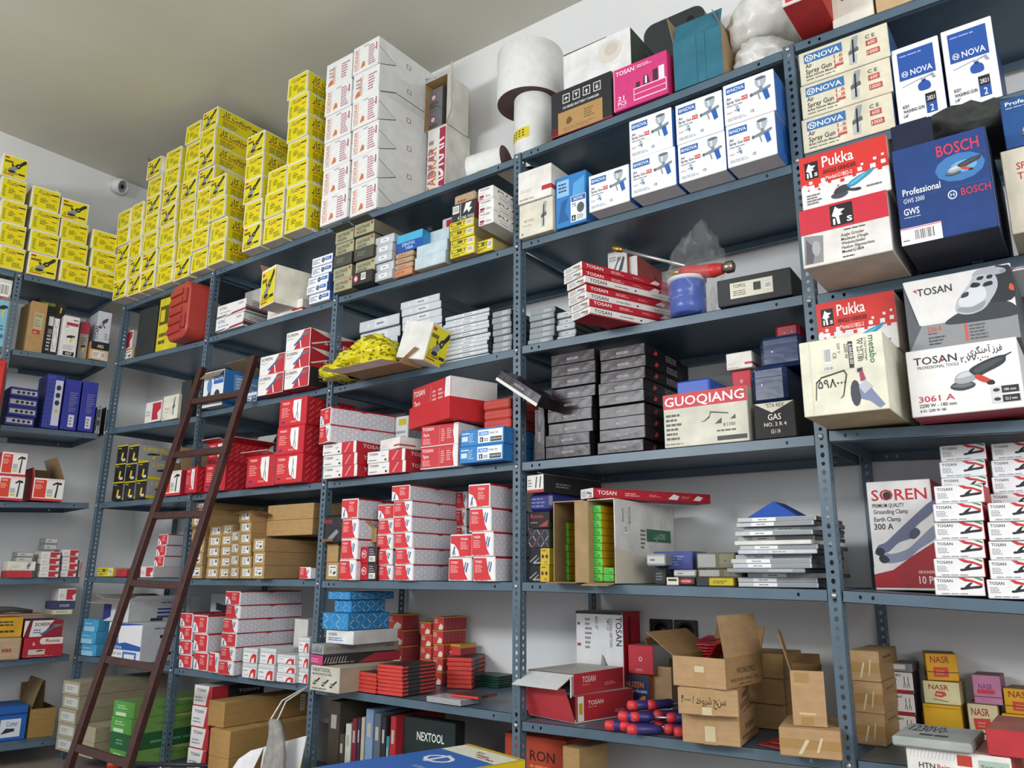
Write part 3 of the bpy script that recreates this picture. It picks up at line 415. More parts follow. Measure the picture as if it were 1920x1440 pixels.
des('metabo', 'e4e2ce dcdac8 cdbd9a d8d6c4 b8a888', 'worn', F=[('r', .125, .02, .13, .98, 'c9c6b0'), ('r', .22, .56, .82, .565, 'cfcdb8'), VT('metabo', .84, .96, .075, '2e6a50', .36), VT('W 22-180', .7, .94, .055, '3c3e3e', .3), ('r', .595, .57, .65, .92, '2c2e30'), VT('6.06438.00', .605, .89, .04, 'e0e0d8', .27), VT('2200 W', .55, .9, .04, '4a4c4a', .2), VT('D-72622 Nuertingen', .79, .94, .025, '6a6c68', .3), VT('Made in Germany', .755, .94, .025, '6a6c68', .28), VT('220 V', .47, .92, .03, '6a6c68', .14), VT('CE', .41, .8, .04, '6a6c68', .08), ('k', .3, .66, .09, .22), ('k', .28, .57, .14, .06), ('t', '\u06F5\u06F9\u06F8\u06F0\u06F0\u06F0', .2, .35, .11, '2a2a2a', .34), ('p', '2a2a2a', [(.16, .2), (.17, .2), (.19, .42), (.24, .47), (.24, .49), (.18, .44)]), ('p', '2a2a2a', [(.24, .48), (.52, .54), (.54, .5), (.555, .5), (.53, .56), (.24, .5)]), ('p', '2a2a2a', [(.545, .5), (.56, .5), (.5, .22), (.46, .19), (.46, .2), (.49, .23)]), ('p', '40434e', el(.64, .24, .06, .17)), ('p', '7c86a4', [(.68, .3), (.78, .36), (.86, .22), (.96, .06), (.9, .02), (.8, .12), (.7, .16)]), ('p', 'b8bcc8', [(.68, .32), (.76, .4), (.84, .3), (.74, .22)]), ('p', '9c3f5a', [(.71, .38), (.77, .4), (.74, .52), (.7, .5)]), ('p', '33343c', [(.68, .5), (.74, .52), (.74, .56), (.68, .55)])])
des('guoq', 'd6d4c6 c9c6b8 bfb7a2 c9c6b8 a8a290', 'worn', F=[('r', 0, .72, 1, 1, 'c2303a'), ('t', 'GUOQIANG', .02, .77, .17, 'f2ecea', .95), ('x', .03, .12, .22, .52, 6, '55564e'), ('t', 'K1101', .72, .3, .06, '44453f', .13), ('x', .64, .2, .25, .06, 1, '55564e'), ('r', .64, .05, .98, .13, '3a3a38'), ('x', .02, .04, .3, .04, 1, '6a6a60'), ('p', '44453f', [(.45, .42), (.5, .44), (.56, .52), (.57, .6), (.78, .54), (.78, .52), (.58, .57), (.56, .48), (.5, .42)]), ('p', '44453f', [(.62, .36), (.7, .46), (.7, .36)]), ('p', '44453f', [(.8, .42), (.86, .5), (.86, .42)])])
des('starex', '2c2a2c 252325 242224 2a282a 1d1b1d', 'worn', F=[('p', 'd9d5c2', [(.02, .98), (.98, .98), (.45, .7)]), ('t', '"STA REX', .3, .85, .1, '2a2828', .45), ('t', 'GAS', .34, .5, .16, 'eeeae0', .32), ('t', 'NO. 2 R 4', .24, .33, .1, 'e8e4da', .54), ('t', '1/2-1 1/4', .4, .13, .11, 'e8e4da', .22)])
des('blk', '2a2127 1f1c20 2c262b 2c262b 1a171a', 'gloss', F=[('t', 'MADE IN CHINA', .38, .35, .2, 'b8b0b4', .26)], R=[('p', 'b04038', [(.22, .3), (.28, .75), (.34, .6), (.3, .3)]), ('x', .55, .2, .3, .6, 3, '8a8488')])
des('slim', 'c6ccd3 3a434a a4a9ae a8adb3 6f757a', 'card', F=[('r', .4, .15, .72, .85, 'd3d7db'), ('x', .45, .3, .2, .4, 1, '7a8088'), ('e', .24, .5, .012, .18, 'e8ebee')], n='slim_flat_box', cat='flat box', e=.003)
des('slimd', '8d949a 2e383e 7f868c 8a9096 5a6066', 'card', F=[('r', .55, .2, .85, .8, 'a8adb2')], n='slim_flat_box', cat='flat box', e=.003)
des('folder', 'bfc4c8 4a4e52 9a9ea2 aeb2b6 6a6e72', 'gloss', F=[('r', .2, .1, .5, .9, 'e6e8ea'), ('x', .27, .3, .16, .4, 1, '6a6e74'), ('r', .5, .1, .98, .9, '8d9298')], n='tool_blister_card', cat='blister card', e=.001)
des('black', '2e3033 26282b 303236 2a2c2f 1d1f22', 'worn')
des('topful', '34363a 26282b 3a3c40 2a2c2f 1d1f22', 'worn', F=[('r', .18, .22, .76, .8, 'd6d3c2'), ('t', 'TOPFUL', .22, .6, .13, '44443e', .18), ('r', .5, .4, .6, .7, '3a3a3a'), ('x', .22, .3, .2, .22, 3, '77776c'), ('k', .65, .4, .09, .22)])
des('charger', '26272b 303136 2c2d31 26272b 1a1b1e', 'card', F=[('r', 0, 0, 1, .04, '8f2430'), ('r', 0, .04, .3, .2, '5c1c24'), ('t', 'CB SERIES BATTERY CHARGER', .2, .56, .05, 'e4e4e4', .6), ('r', .12, .02, .85, .5, 'b08a58'), ('p', '6a5232', [(.26, .3), (.3, .36), (.34, .33), (.36, .26), (.32, .2), (.26, .2)]), ('x', .55, .2, .2, .22, 4, '7c6440'), ('x', .2, .06, .55, .08, 2, '8a6f48')]+[('r', u, .68, u+.12, .88, 'd8d8d8') for u in (.2, .37, .54, .71)]+[('r', u+.012, .7, u+.108, .86, '26272b') for u in (.2, .37, .54, .71)]+[('t', '6', .745, .73, .1, 'e8e8e8', .05), ('p', 'd8d8d8', [(.6, .82), (.57, .77), (.59, .77), (.59, .72), (.61, .72), (.61, .77), (.63, .77)]), ('p', 'd8d8d8', [(.4, .82), (.46, .82), (.44, .77), (.43, .72), (.42, .77)]), ('p', 'd8d8d8', [(.22, .77), (.26, .82), (.3, .77), (.265, .77), (.265, .72), (.255, .72), (.255, .77)])])
des('whitestain', 'e2e3e3 2c3a34 d8d8d6 d8d8d6 b8b8b4', 'worn', F=[('e', .7, .62, .18, .26, 'd6d0c8'), ('e', .72, .66, .1, .15, 'c9c0b6'), ('p', '4a4844', [(.0, .97), (.0, 1), (.66, 1), (.66, .985)])], R=[('e', .4, .4, .14, .1, 'c8ccc8'), ('p', '3f9060', [(.4, .85), (.9, .7), (.95, .5), (.86, .62)]), ('x', .2, .1, .6, .15, 2, '7cae90')])
des('pink', 'cf3a7c c42f6f d8568e dd6a90 9c2458', 'card', F=[('t', 'TOSAN', .05, .82, .1, 'f8eef2', .35), ('r', .42, .82, .425, .93, 'f0c8d8'), ('x', .45, .84, .3, .08, 2, 'f0d0dc'), ('t', '21', .08, .22, .1, 'f8eef2', .12), ('t', 'PCS', .08, .1, .09, 'f8eef2', .16), ('i', 'case', .38, .1, .6, .62), ('r', 0, 0, .03, 1, 'e07a9c'), ('x', .05, .04, .25, .03, 1, 'f0c8d8')])
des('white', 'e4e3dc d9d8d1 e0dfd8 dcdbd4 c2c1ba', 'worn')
des('whitered', 'e6e3de dad8d2 e2e0da dcd9d4 c4c2bc', 'worn', F=[('r', .72, .22, 1, .36, 'b5303c'), ('x', .05, .06, .6, .08, 1, '9a938c'), ('x', .08, .3, .4, .1, 2, 'd2b8b0')], R=[('r', 0, .22, .4, .36, 'b5303c')])
des('creamgun', 'ddd9c8 d2cebd d8d4c2 d2cebd b8b4a4', 'worn', F=[('i', 'sprayg', .64, .15, .22, .75), ('t', 'AIR TOOLS', .15, .44, .06, '8a877c', .3), ('x', .12, .3, .4, .06, 1, 'a8a498'), ('e', .1, .1, .03, .03, '77746a')])
des('pu', 'e6e5e3 dddcd6 e2e1da dcdbd4 c4c3bd', 'card', F=[('t', 'TOSAN', .1, .74, .15, '34363a', .66), ('x', .1, .5, .5, .12, 2, 'b0b0b0'), ('r', .1, .2, .4, .38, '8a2436'), ('x', .5, .14, .38, .22, 3, '8a8a8c'), ('r', .08, .06, .36, .16, 'b8485a')], R=[('t', 'PU Air Reel', .1, .62, .2, '3c3c3c', .8), ('x', .12, .38, .5, .1, 1, '9a9a94'), ('x', .12, .14, .65, .14, 2, '9a9a94'), ('r', 0, 0, 1, .02, 'a8a8a2')])
des('gtas', 'e4e4e5 cfcfd0 dcdcdc d4d4d5 b8b8b8', 'card', F=[('t', 'GTAS', .08, .6, .22, '70747c', .25), ('k', .74, .6, .2, .28), ('p', 'b2333f', [(.3, .0), (1, .12), (1, .28), (.55, .18), (.46, .02)]), ('p', '3c3f48', [(.02, .0), (.3, .06), (.4, .16), (.02, .1)]), ('x', .1, .3, .4, .12, 1, '8a8d94')], R=[('t', 'GTAS', .12, .55, .24, '8a8d94', .3), ('p', '44464e', [(0, .1), (1, .1), (1, .3), (.6, .3), (0, .38)]), ('p', 'b2333f', [(0, .42), (.55, .34), (1, .34), (1, .42), (.6, .42), (0, .5)]), ('x', .4, .6, .4, .16, 1, 'a0a3a8')])
des('smallnova', 'e8ebf2 3f66a8 e2e6ee dfe3ea c8ccd4', 'card', F=[('x', .06, .2, .36, .6, 3, '7a8290'), ('e', .56, .5, .08, .28, '2c3e5e'), ('e', .56, .5, .03, .1, 'a8b4c8'), ('r', .66, .36, .96, .74, '3567ae'), ('x', .7, .48, .22, .2, 1, 'd8e2f2')])
des('tosanwhite', 'dcdad4 cfcdc8 d8d6d0 d0cec8 b8b6b0', 'worn', F=[('t', 'TOSAN', .14, .56, .18, '4a4a4c', .5), ('x', .4, .3, .4, .14, 1, 'b06a70')])
des('elec', 'a5a384 6f6f5e 8d8b72 7c7a66 62604f', 'worn', F=[('t', 'ELECTRODE', .12, .5, .24, '35352c', .66), ('t', 'HOLDER', .12, .16, .22, '35352c', .5), ('e', .9, .76, .06, .12, 'a84038')])
des('elecd', '4a4a44 38382f 56564c 42423a 2a2a26', 'worn', F=[('x', .2, .3, .5, .4, 2, '77776a')])
des('eleco', 'a5a384 6f6f5e 8d8b72 7c7a66 62604f', 'worn', F=D['elec']['P']['F'], op=dict(flaps=[('F', .045, 78, '3a3a34'), ('L', .05, 75, '3a3a34')]), inner='4c4a40')
des('elecred', '2f2f2e 2a2a28 3c3c38 333330 202020', 'worn', F=[('e', .2, .5, .12, .3, 'b83a44'), ('e', .2, .5, .07, .18, 'e0d0d0'), ('k', .46, .3, .24, .55)])
des('greypk', 'b9bec2 a9aeb2 b0b5b9 b0b5b9 8d9296', 'worn', F=[('r', .3, .25, .75, .72, 'e2e5e8'), ('x', .42, .4, .2, .2, 1, '55595e')], R=[('p', 'b04a54', [(.7, .2), (.78, .2), (.92, .8), (.84, .8)]), ('p', 'b04a54', [(.85, .2), (.92, .2), (1, .6), (1, .8)])])
des('visa', '2a57a8 2e8fc2 4aa6d0 2a57a8 1c3c78', 'gloss', F=[('r', 0, .55, 1, 1, '49a9d2'), ('t', 'ZENTIG', .2, .32, .16, 'c8d8f0', .5), ('t', 'VISA', .35, .1, .16, 'c8d8f0', .3)])
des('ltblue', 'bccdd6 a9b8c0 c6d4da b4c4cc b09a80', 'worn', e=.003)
des('softkraft', 'b59a7c a58a6c bfa688 a58a6c 8d7458', 'kraft', F=[('x', .2, .3, .5, .3, 1, 'a04a3c')], e=.008, n='soft_paper_pack', cat='pack')
des('orangepk', 'c98a62 b87a55 d09870 b87a55 8d5c40', 'worn', F=[('t', 'ELECTRIC', .12, .35, .3, 'b04030', .5)], e=.005, n='soft_paper_pack', cat='pack')
des('yelbl', 'd8c92a b0a070 cbb98a c0a878 9a845c', 'worn', F=[('r', .06, .5, .5, .85, '5a5420'), ('r', .1, .56, .3, .78, 'd8c92a'), ('k', .7, .25, .24, .6), ('x', .1, .12, .5, .26, 2, '5a5420'), ('i', 'hammer', .52, .45, .16, .36)])
des('bstool', '2a2a2c b52634 34343a 2a2a2c 1a1a1c', 'card', F=[('r', .02, .05, .98, .95, '2c2c2e'), ('r', .36, .05, .38, .95, 'e0e0e0'), ('p', 'e8e8e8', [(.48, .4), (.58, .9), (.82, .9), (.72, .62), (.84, .6), (.7, .36), (.64, .55)]), ('t', 'STEEL TOOLS', .42, .1, .14, 'e8e8e8', .5), ('k', .05, .5, .26, .4), ('t', '4', .26, .12, .2, 'e8e8e8', .06)])
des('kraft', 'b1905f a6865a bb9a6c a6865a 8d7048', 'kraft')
LBL = [('r', .22, .22, .86, .84, 'e6e4de'), ('k', .3, .3, .2, .32), ('x', .32, .66, .46, .12, 1, '44443e'), ('p', '33332e', [(.56, .3), (.76, .34), (.8, .5), (.6, .46)])]
LBL2 = [('r', .22, .22, .86, .84, 'e6e6e6'), ('x', .3, .3, .3, .45, 4, '77777c'), ('r', .66, .5, .8, .78, '55555a')]
des('kraftl', 'b39565 a6865a bb9a6c a6865a 8d7048', 'kraft', F=LBL, R=[('r', .84, .35, .9, .7, 'd8d2c4'), ('r', .855, .42, .885, .6, '6a6458')])
des('kraftm', 'b39565 a6865a bb9a6c a6865a 8d7048', 'kraft', F=LBL2)
des('kraftopen', 'b1905f a6865a bb9a6c a6865a 8d7048', 'kraft', op=dict(flaps=[('F', .05, 60, 'c4a878'), ('R', .05, 130, 'c4a878')]), inner='6e5636')
des('kraftlid', 'b39565 a6865a bb9a6c a6865a 8d7048', 'kraft', F=LBL2, R=[('r', .8, .55, .86, .85, 'd8d2c4')], op=dict(flaps=[('R', .055, 108, 'bb9a6c'), ('F', .05, 105, 'c4a878')]), inner='6e5636')
des('upsp', '26262a 9a9da0 d4c63a 26262a 1c1c20', 'gloss', F=[('r', 0, .93, 1, 1, 'c8b820'), ('i', 'drillg', .1, .15, .78, .7), ('x', .1, .8, .35, .08, 1, 'd8c820'), ('r', .55, .1, .85, .24, 'c9c9c4')], R=[('r', 0, 0, 1, .16, 'd4c31e'), ('t', 'UPSPIRIT', .12, .68, .2, 'd8c818', .8), ('i', 'drillg', .2, .25, .4, .36), ('x', .64, .28, .3, .3, 4, '44464a')])
des('longtos', 'e2e0de b3202f c22a36 b3202f 9a1a26', 'card', F=[('x', .12, .2, .5, .6, 4, '9a9a9c'), ('p', '77797e', [(.5, .5), (.9, .3), (.95, .5), (.6, .7)]), ('p', 'c03a40', [(.6, .2), (.95, .1), (.9, .25)])], R=[('t', 'TOSAN', .04, .36, .4, 'f4e8e8', .15), ('x', .26, .3, .12, .4, 2, 'e8b0b0'), ('x', .46, .35, .1, .3, 2, 'd88a90'), ('p', 'f0e6e6', [(.62, .25), (.67, .8), (.72, .6), (.7, .2)]), ('x', .74, .35, .08, .3, 2, 'd88a90'), ('p', 'f0e6e6', [(.84, .25), (.88, .75), (.93, .6), (.9, .2)])])
des('longtosw', 'e2e0de dedcd8 c22a36 dad8d4 9a1a26', 'card', F=D['longtos']['P']['F'], R=[('t', 'TOSAN', .04, .3, .45, '44464a', .15), ('x', .26, .35, .15, .3, 1, '8a8a8e'), ('e', .45, .5, .01, .12, '33353a'), ('r', .0, .0, 1, .12, 'b3202f'), ('x', .6, .35, .3, .3, 1, 'b0aeb0')])
des('smalltool', 'dcdad6 a0504a cfcdc8 d0cec8 9a4040', 'worn', F=[('i', 'wrench', .2, .25, .5, .6), ('r', 0, 0, 1, .14, 'b04038'), ('x', .1, .7, .4, .16, 2, '8a8a86'), ('p', '44464a', [(.5, .3), (.75, .4), (.9, .75), (.8, .8)])], R=[('p', '44464a', [(.3, .3), (.6, .4), (.85, .8), (.7, .9)]), ('x', .1, .1, .5, .1, 1, 'e0c8c0')])
des('bluecase', '2450b4 2a58b8 2a5cc4 24489c 1a3880', 'plastic', n='blue_plastic_case', cat='case', e=.006)
des('navycase', '27375c 22304f 2c3c62 22304f 161f36', 'gloss', n='navy_metal_case', cat='case', e=.012, F=[('r', .02, .68, .98, .7, '161f36'), ('e', .3, .5, .02, .03, 'd0d6e0')])
des('redcase', 'a52a38 98242f b4333f 98242f 7a1c26', 'plastic', n='red_metal_case', cat='case', e=.01, F=[('e', .4, .4, .015, .08, 'e0b0b0'), ('e', .7, .4, .015, .08, 'e0b0b0')])
des('gaon', '2a2a2c d0ae28 3a3a3a 2a2a2c 1c1c1c', 'gloss', F=[('p', '8f9498', [(.05, .2), (.4, .6), (.42, .55), (.1, .15)]), ('p', '8f9498', [(.2, .1), (.5, .45), (.52, .4), (.26, .08)]), ('t', 'GAON', .25, .06, .12, 'd8d8d8', .3), ('r', .58, .0, 1, 1, 'd0ae28'), ('e', .68, .5, .06, .12, '2a2a2a'), ('e', .86, .5, .06, .12, '2a2a2a'), ('x', .64, .8, .3, .12, 1, '3a3a2a'), ('t', '12', .76, .1, .12, '3a3a2a', .12)])
des('pattern', '35363c 35363c 35363c 35363c 222'+'225', 'gloss', F=[('d', .02, .02, .98, .98, 5, 3, ['c8b8b0', 'b04048', '6a78a0'], 1)])
des('ronixb', '2a2426 241f21 352e30 2a2426 1c1819', 'gloss', F=[('t', 'Ronix', .12, .62, .22, 'b0303c', .6), ('p', '9a3038', [(.5, .1), (.9, .1), (.95, .5), (.7, .3)]), ('x', .1, .3, .35, .1, 1, '9a9498')])
des('bluefilm', '2c3270 303880 3a4490 2c3270 202450', 'gloss', F=[('x', .1, .2, .8, .6, 3, '6a74b0')], e=.01, n='film_wrapped_pack', cat='pack')
des('openblack', 'e2e0dc 28282a 28282a 28282a b04038', 'card', F=[('r', 0, 0, 1, .16, 'b04038'), ('x', .06, .3, .3, .5, 3, '8a8a88'), ('p', '3a3a3e', [(.5, .25), (.56, .25), (.62, .9), (.56, .9)]), ('p', '3a3a3e', [(.75, .25), (.81, .25), (.87, .9), (.81, .9)])], R=[('x', .2, .3, .3, .3, 2, '8a8488')], op=dict(flaps=[('R', .03, -75, '28282a')]), inner='8a6f58')
des('rod', '58c84a c9a21e 63d054 c9a21e 3f9a38', 'card', F=[('r', .1, .14, .82, .5, '2f7a2c'), ('t', 'ROD-1', .16, .2, .24, '8fe080', .55), ('x', .1, .62, .7, .2, 1, '2f7a2c')])
des('rodcarton', 'dbdad5 d8d8d5 b59a72 b59a72 b59a72', 'worn', R=[('t', 'KOTINE', .22, .92, .035, '4a4a46', .2, -90), ('k', .14, .6, .06, .1), ('t', 'KOTINE', .12, .9, .03, '4a4a46', .16, -90), ('r', .5, .52, .92, .68, '2f6a4c'), ('t', '\uFE96\uFED6\uFEE1 KOTINE', .62, .56, .07, 'a8c8b4', .2), ('p', 'c9c3b2', [(0, 0), (0, .42), (.3, .36), (.62, .28), (.6, .0)]), ('x', .4, .42, .08, .26, 5, '6a6a64')], op=dict(skip='F', top=1, flaps=[('f', .05, 98, 'b9a078'), ('l', .05, 60, 'b59a72')]), inner='a98d64')
des('rodcarton2', 'b59a72 d0cfc8 b59a72 b59a72 b59a72', 'worn', op=dict(skip='F', top=1, flaps=[('f', .05, 92, 'b9a078')]), inner='8d744e')
des('smallclear', '9a9c9a 8a8c84 8f918a 80827c 5a5a50', 'gloss', F=[('r', .05, .2, .95, .8, 'b8bab8'), ('x', .2, .35, .4, .3, 1, '4a4a48')], n='blister_pack', cat='pack', e=.004)
des('olive', '6a6650 5c5844 6e6a54 5c5844 444030', 'worn', F=[('r', .6, .1, .98, .9, '7a765c'), ('r', .04, .1, .5, .9, '9a9c98'), ('e', .75, .5, .02, .06, '3a382c')])
des('bluepk', '4a5494 424c88 5a64a4 4a5494 303868', 'worn', F=[('x', .1, .2, .8, .6, 4, '7a84b8')])
des('yelblk', 'c9b42a a8962a b8a63a 2a2a2a 6a5c18', 'worn', F=[('r', 0, 0, .35, 1, '2c2c2c'), ('x', .45, .3, .4, .4, 2, '6a5c18')])
des('redng', '2a2628 2a2628 3a3436 2a2628 1a1818', 'card', F=[('r', .0, 0, .42, 1, 'ddd8c0'), ('r', .05, .5, .36, .8, '2a2a2a'), ('e', .7, .5, .24, .34, 'b03040'), ('t', 'NGK', .56, .4, .2, 'f0e0e0', .3)])
des('whitetall', 'e6e6e8 b3202f d8d4d0 dcdcde 9a1a26', 'card', F=[('t', 'TOSAN', .86, .95, .07, '3a3a3e', .3, -90), ('t', 'LOCKING GRIP PLIERS', .73, .93, .03, '55555a', .3, -90), ('t', 'TMY-10', .67, .93, .03, '55555a', .12, -90), ('t', '4050 10"', .42, .95, .035, '55555a', .14, -90), ('x', .2, .6, .16, .34, 7, '8a8a90'), ('x', .03, .84, .08, .06, 1, 'b03040'), ('x', .03, .62, .08, .06, 1, 'b03040'), ('r', 0, .97, 1, 1, '3a3034'), ('p', '9a9ca2', [(.52, .42), (.56, .56), (.62, .52), (.66, .42)]), ('p', '44464c', [(.56, .56), (.66, .42), (.7, .42)])], R=[('r', .3, .05, .45, .95, '6a1822')])
des('redwhitebox', 'b4b0aa b92c36 d8d6d2 b92c36 e2e0de', 'card', F=[('r', .0, 0, 1, .12, 'd8d6d2'), ('r', .45, .12, 1, 1, '7a1e26')], R=[('r', .03, .05, .13, .98, 'e6e4e0'), ('r', .05, .3, .11, .72, 'd0a030'), ('t', 'TOSAN', .2, .62, .16, 'f2e4e4', .26), ('x', .2, .52, .2, .05, 1, 'e0a0a4'), ('x', .66, .2, .25, .12, 2, 'e0a0a4'), ('r', 0, 0, 1, .04, 'dcdad8')], op=dict(top=1, flaps=[('f', .12, 24, 'c8434a')]), inner='8a7458')
des('redlid', '5a4a44 bf303a c2c0b8 b92c36 e2e0de', 'card', R=[('t', 'TOSAN', .16, .55, .3, 'f2e4e4', .26), ('x', .16, .4, .22, .08, 1, 'e0a0a4'), ('x', .6, .25, .3, .2, 2, 'e0a0a4')], op=dict(top=1, skip='F', flaps=[('F', .1, 112, 'e6e8ea'), ('r', .07, -60, 'c8434a')]), inner='d9dbdc', T=[('e', .5, .5, .3, .08, 'a8a69e'), ('e', .5, .5, .27, .06, 'c2c0b8')])
des('redsmall', 'c8313f a8a6a4 8f8d8c 8f8d8c 8a1c28', 'card', F=[('e', .5, .52, .07, .08, 'f0dcdc'), ('e', .5, .52, .045, .05, 'c8313f'), ('x', .3, .1, .3, .1, 2, 'e8a0a8')])
des('abrasive', '2b3163 e07a2c 3a3a3a 252a55 b8601e', 'card', F=[('r', 0, .88, 1, 1, '3a3638'), ('t', 'NUZEN', .05, .66, .14, 'e08a30', .7), ('t', 'Aloxo Abrasive', .08, .52, .09, 'e8e8f0', .8), ('p', 'e08a30', [(.45, .2), (.6, .18), (.8, .3), (.82, .44), (.7, .44), (.55, .34)]), ('p', 'f0c080', [(.5, .22), (.6, .22), (.74, .34), (.6, .32)]), ('r', 0, 0, 1, .1, 'd0702a')])
des('workpro', 'b0906a a5865f b89a74 a5865f 84683f', 'kraft', F=[('r', .38, 0, .62, 1, 'a98a5e'), ('r', .4, .1, .58, .6, 'c6b898')], R=[('t', 'WORKPRO', .28, .45, .2, '5a4630', .5), ('t', '18DOF FORGED UNIVERSAL CHISEL', .12, .2, .1, '6a5640', .76), ('t', '24PCS 12SET', .34, .06, .08, '6a5640', .34)])
des('workhand', 'b0906a a5865f b89a74 a5865f 84683f', 'kraft', F=[('r', .38, 0, .62, 1, 'a98a5e'), ('t', '\u06F4\u06F0\u06F0\u06F0\u06F0 / \uFEA9\uFEA7\uFEEE\uFEAE\uFEB7 \uFEA2\uFEE6\uFEB3', .06, .42, .3, '443624', .74), ('r', .4, .02, .56, .3, 'c6b898')], R=[('t', 'WORKPRO', .3, .55, .2, '5a4630', .5), ('x', .15, .2, .7, .24, 2, '6a5640')])
des('workopen', 'b0906a a5865f b89a74 a5865f 84683f', 'kraft', F=[('r', .42, .1, .6, .7, 'c9bda0'), ('r', .4, 0, .62, .5, 'a98a5e')], R=D['workpro']['P']['R'], op=dict(flaps=[('R', .12, -8, 'b0906a'), ('L', .11, 55, 'b0906a'), ('K', .09, 30, 'b0906a')]), inner='8a6c46')
des('tapekraft', 'b0906a a5865f b89a74 a5865f 84683f', 'kraft', F=[('r', .12, .78, .55, .96, 'a17f4c'), ('r', .25, .02, .62, .16, 'a17f4c'), ('r', .2, .2, .7, .24, 'c8b48c')], op=dict(flaps=[('L', .1, 15, 'b0906a'), ('K', .07, 70, 'b89a74')]), inner='8a6c46')
des('tapedkraft', 'ae8e66 a2825a b6986f a2825a 82663e', 'kraft', F=[('r', .0, .3, 1, .62, 'a17f4c'), ('p', 'cdbf9e', [(.3, .1), (.36, .1), (.5, .6), (.44, .62)]), ('p', 'cdbf9e', [(.6, .2), (.64, .2), (.72, .7), (.68, .72)])], R=[('r', 0, .3, 1, .62, 'a17f4c'), ('x', .2, .7, .5, .14, 1, '6a5640')])
des('sorengun', 'e2dfda 3a3034 b53a44 cfccc8 9a2c36', 'card', F=[('r', 0, 0, 1, .18, '9c2a34'), ('d', 0, 0, 1, .18, 12, 1, ['5c1a22']), ('t', 'TOMAN MOST', .08, .8, .11, '3c3a3a', .5), ('x', .1, .36, .36, .34, 4, '9a9896'), ('i', 'plier', .6, .26, .18, .6), ('i', 'plier', .74, .26, .18, .6)])
des('nasry', 'd8a022 c49026 8a7048 c49026 9a701c', 'worn', F=[('t', 'NASR', .14, .66, .24, '9a2c24', .6), ('r', .22, .14, .68, .5, 'cc3c34'), ('x', .3, .2, .3, .22, 2, 'd88040'), ('r', 0, .3, 1, .33, '3a2c1a')], R=[('r', 0, .3, 1, .33, '3a2c1a')])
des('nasrc', 'd9cf9e c9be8c a08850 c9be8c 9a8c5c', 'worn', F=[('t', 'NASR', .16, .64, .22, 'a02c2c', .55), ('p', 'cc4a3c', [(.3, .34), (.5, .3), (.64, .42), (.6, .56), (.36, .58)]), ('x', .36, .38, .2, .12, 1, 'd9cf9e'), ('p', '3a3428', [(.26, .2), (.66, .12), (.66, .15), (.26, .23)])])
des('nasrg', 'd9a81e b98e1e a08850 c49026 9a701c', 'worn', F=[('t', 'NASR GENERAL', .36, .12, .12, '9a5a1c', .5), ('r', 0, .9, 1, .93, 'b08418')])
des('nasrp', 'b87a98 a06a84 806060 a06a84 7a4a62', 'worn', F=[('t', 'NASR', .2, .52, .18, '8a2c74', .5), ('r', .14, .36, .76, .5, 'c03848'), ('r', 0, .24, 1, .27, '6a3a50')])
des('nasrk', 'cfc39a bdb186 a08850 bdb186 8d8058', 'worn', F=[('t', 'NASR', .12, .72, .18, 'a02c2c', .6), ('p', 'c8403a', [(.2, .36), (.75, .4), (.72, .66), (.16, .64)]), ('x', .3, .42, .34, .16, 2, 'd88a70'), ('r', 0, .26, 1, .3, '3a3428')])
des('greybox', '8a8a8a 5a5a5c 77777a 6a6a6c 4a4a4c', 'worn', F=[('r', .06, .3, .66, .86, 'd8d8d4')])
des('htn', 'e4e2de b8504a d2b0a8 b8504a 9a9894', 'worn', F=[('d', .03, .6, .6, .98, 16, 1, ['c0c0c0']), ('t', 'HTN', .12, .26, .2, '2c2c2e', .16), ('t', 'Beimer', .3, .26, .2, 'b83a34', .2), ('r', .5, .5, .64, .9, 'b8402e'), ('r', .5, .1, .66, .4, '4a7090'), ('r', .7, .4, .98, .8, 'a8c0b0'), ('t', 'Sample', .72, .5, .14, '44505a', .24)])
des('redbox', 'b8323c b02c36 a86a60 a82c36 84202a', 'worn')
des('redband', 'd0453e a83440 c2923a a83440 84202a', 'card', F=[('x', .1, .5, .5, .36, 3, 'e8c8b8'), ('p', 'ece4da', [(.5, .05), (.9, .05), (.95, .35), (.7, .5), (.55, .3)]), ('r', 0, .94, 1, 1, 'd0a030')], R=[('d', .04, .08, .96, .86, 6, 3, ['d07a70']), ('r', 0, .9, 1, 1, 'd0a030')])
des('redbandopen', 'd0453e a83440 c2923a a83440 84202a', 'card', F=D['redband']['P']['F'], R=D['redband']['P']['R'], op=dict(), inner='8a7450')
des('bladecase', 'd0443c 3a3a3a 34302f 3a3434 2a2a2a', 'plastic', R=[('r', .0, .2, .16, .8, 'd0443c'), ('r', .5, .2, .98, .8, 'c03a36')], T=[('r', .42, .02, .98, .98, '2e2c2c'), ('r', .0, .0, .4, 1, '5c2a28'), ('e', .7, .5, .1, .08, '4a4a4a')], n='blade_case', cat='case', e=.002)
des('greencase', '1f4038 1a342e 24483e 1a342e 122420', 'plastic', n='green_plastic_case', cat='case', e=.003, F=[('r', .0, .4, 1, .5, '4a7a6a')])
des('bluebox', '2f86c0 2a7ab2 3a92ca 2a7ab2 1d5c8a', 'worn', F=[('d', .04, .04, .96, .96, 4, 3, ['9ac0d8', '5aa6d4'], 1)], R=[('d', .02, .04, .98, .96, 7, 3, ['9ac0d8', '5aa6d4', 'd0c8b8'], 1)])
des('whitesoren', 'dcdcda cfcfcc d8d8d6 cfcfcc a8a8a4', 'worn', F=[('t', 'SOREN', .1, .6, .2, '3a4a80', .3), ('x', .1, .2, .6, .3, 2, '5a78b0')])
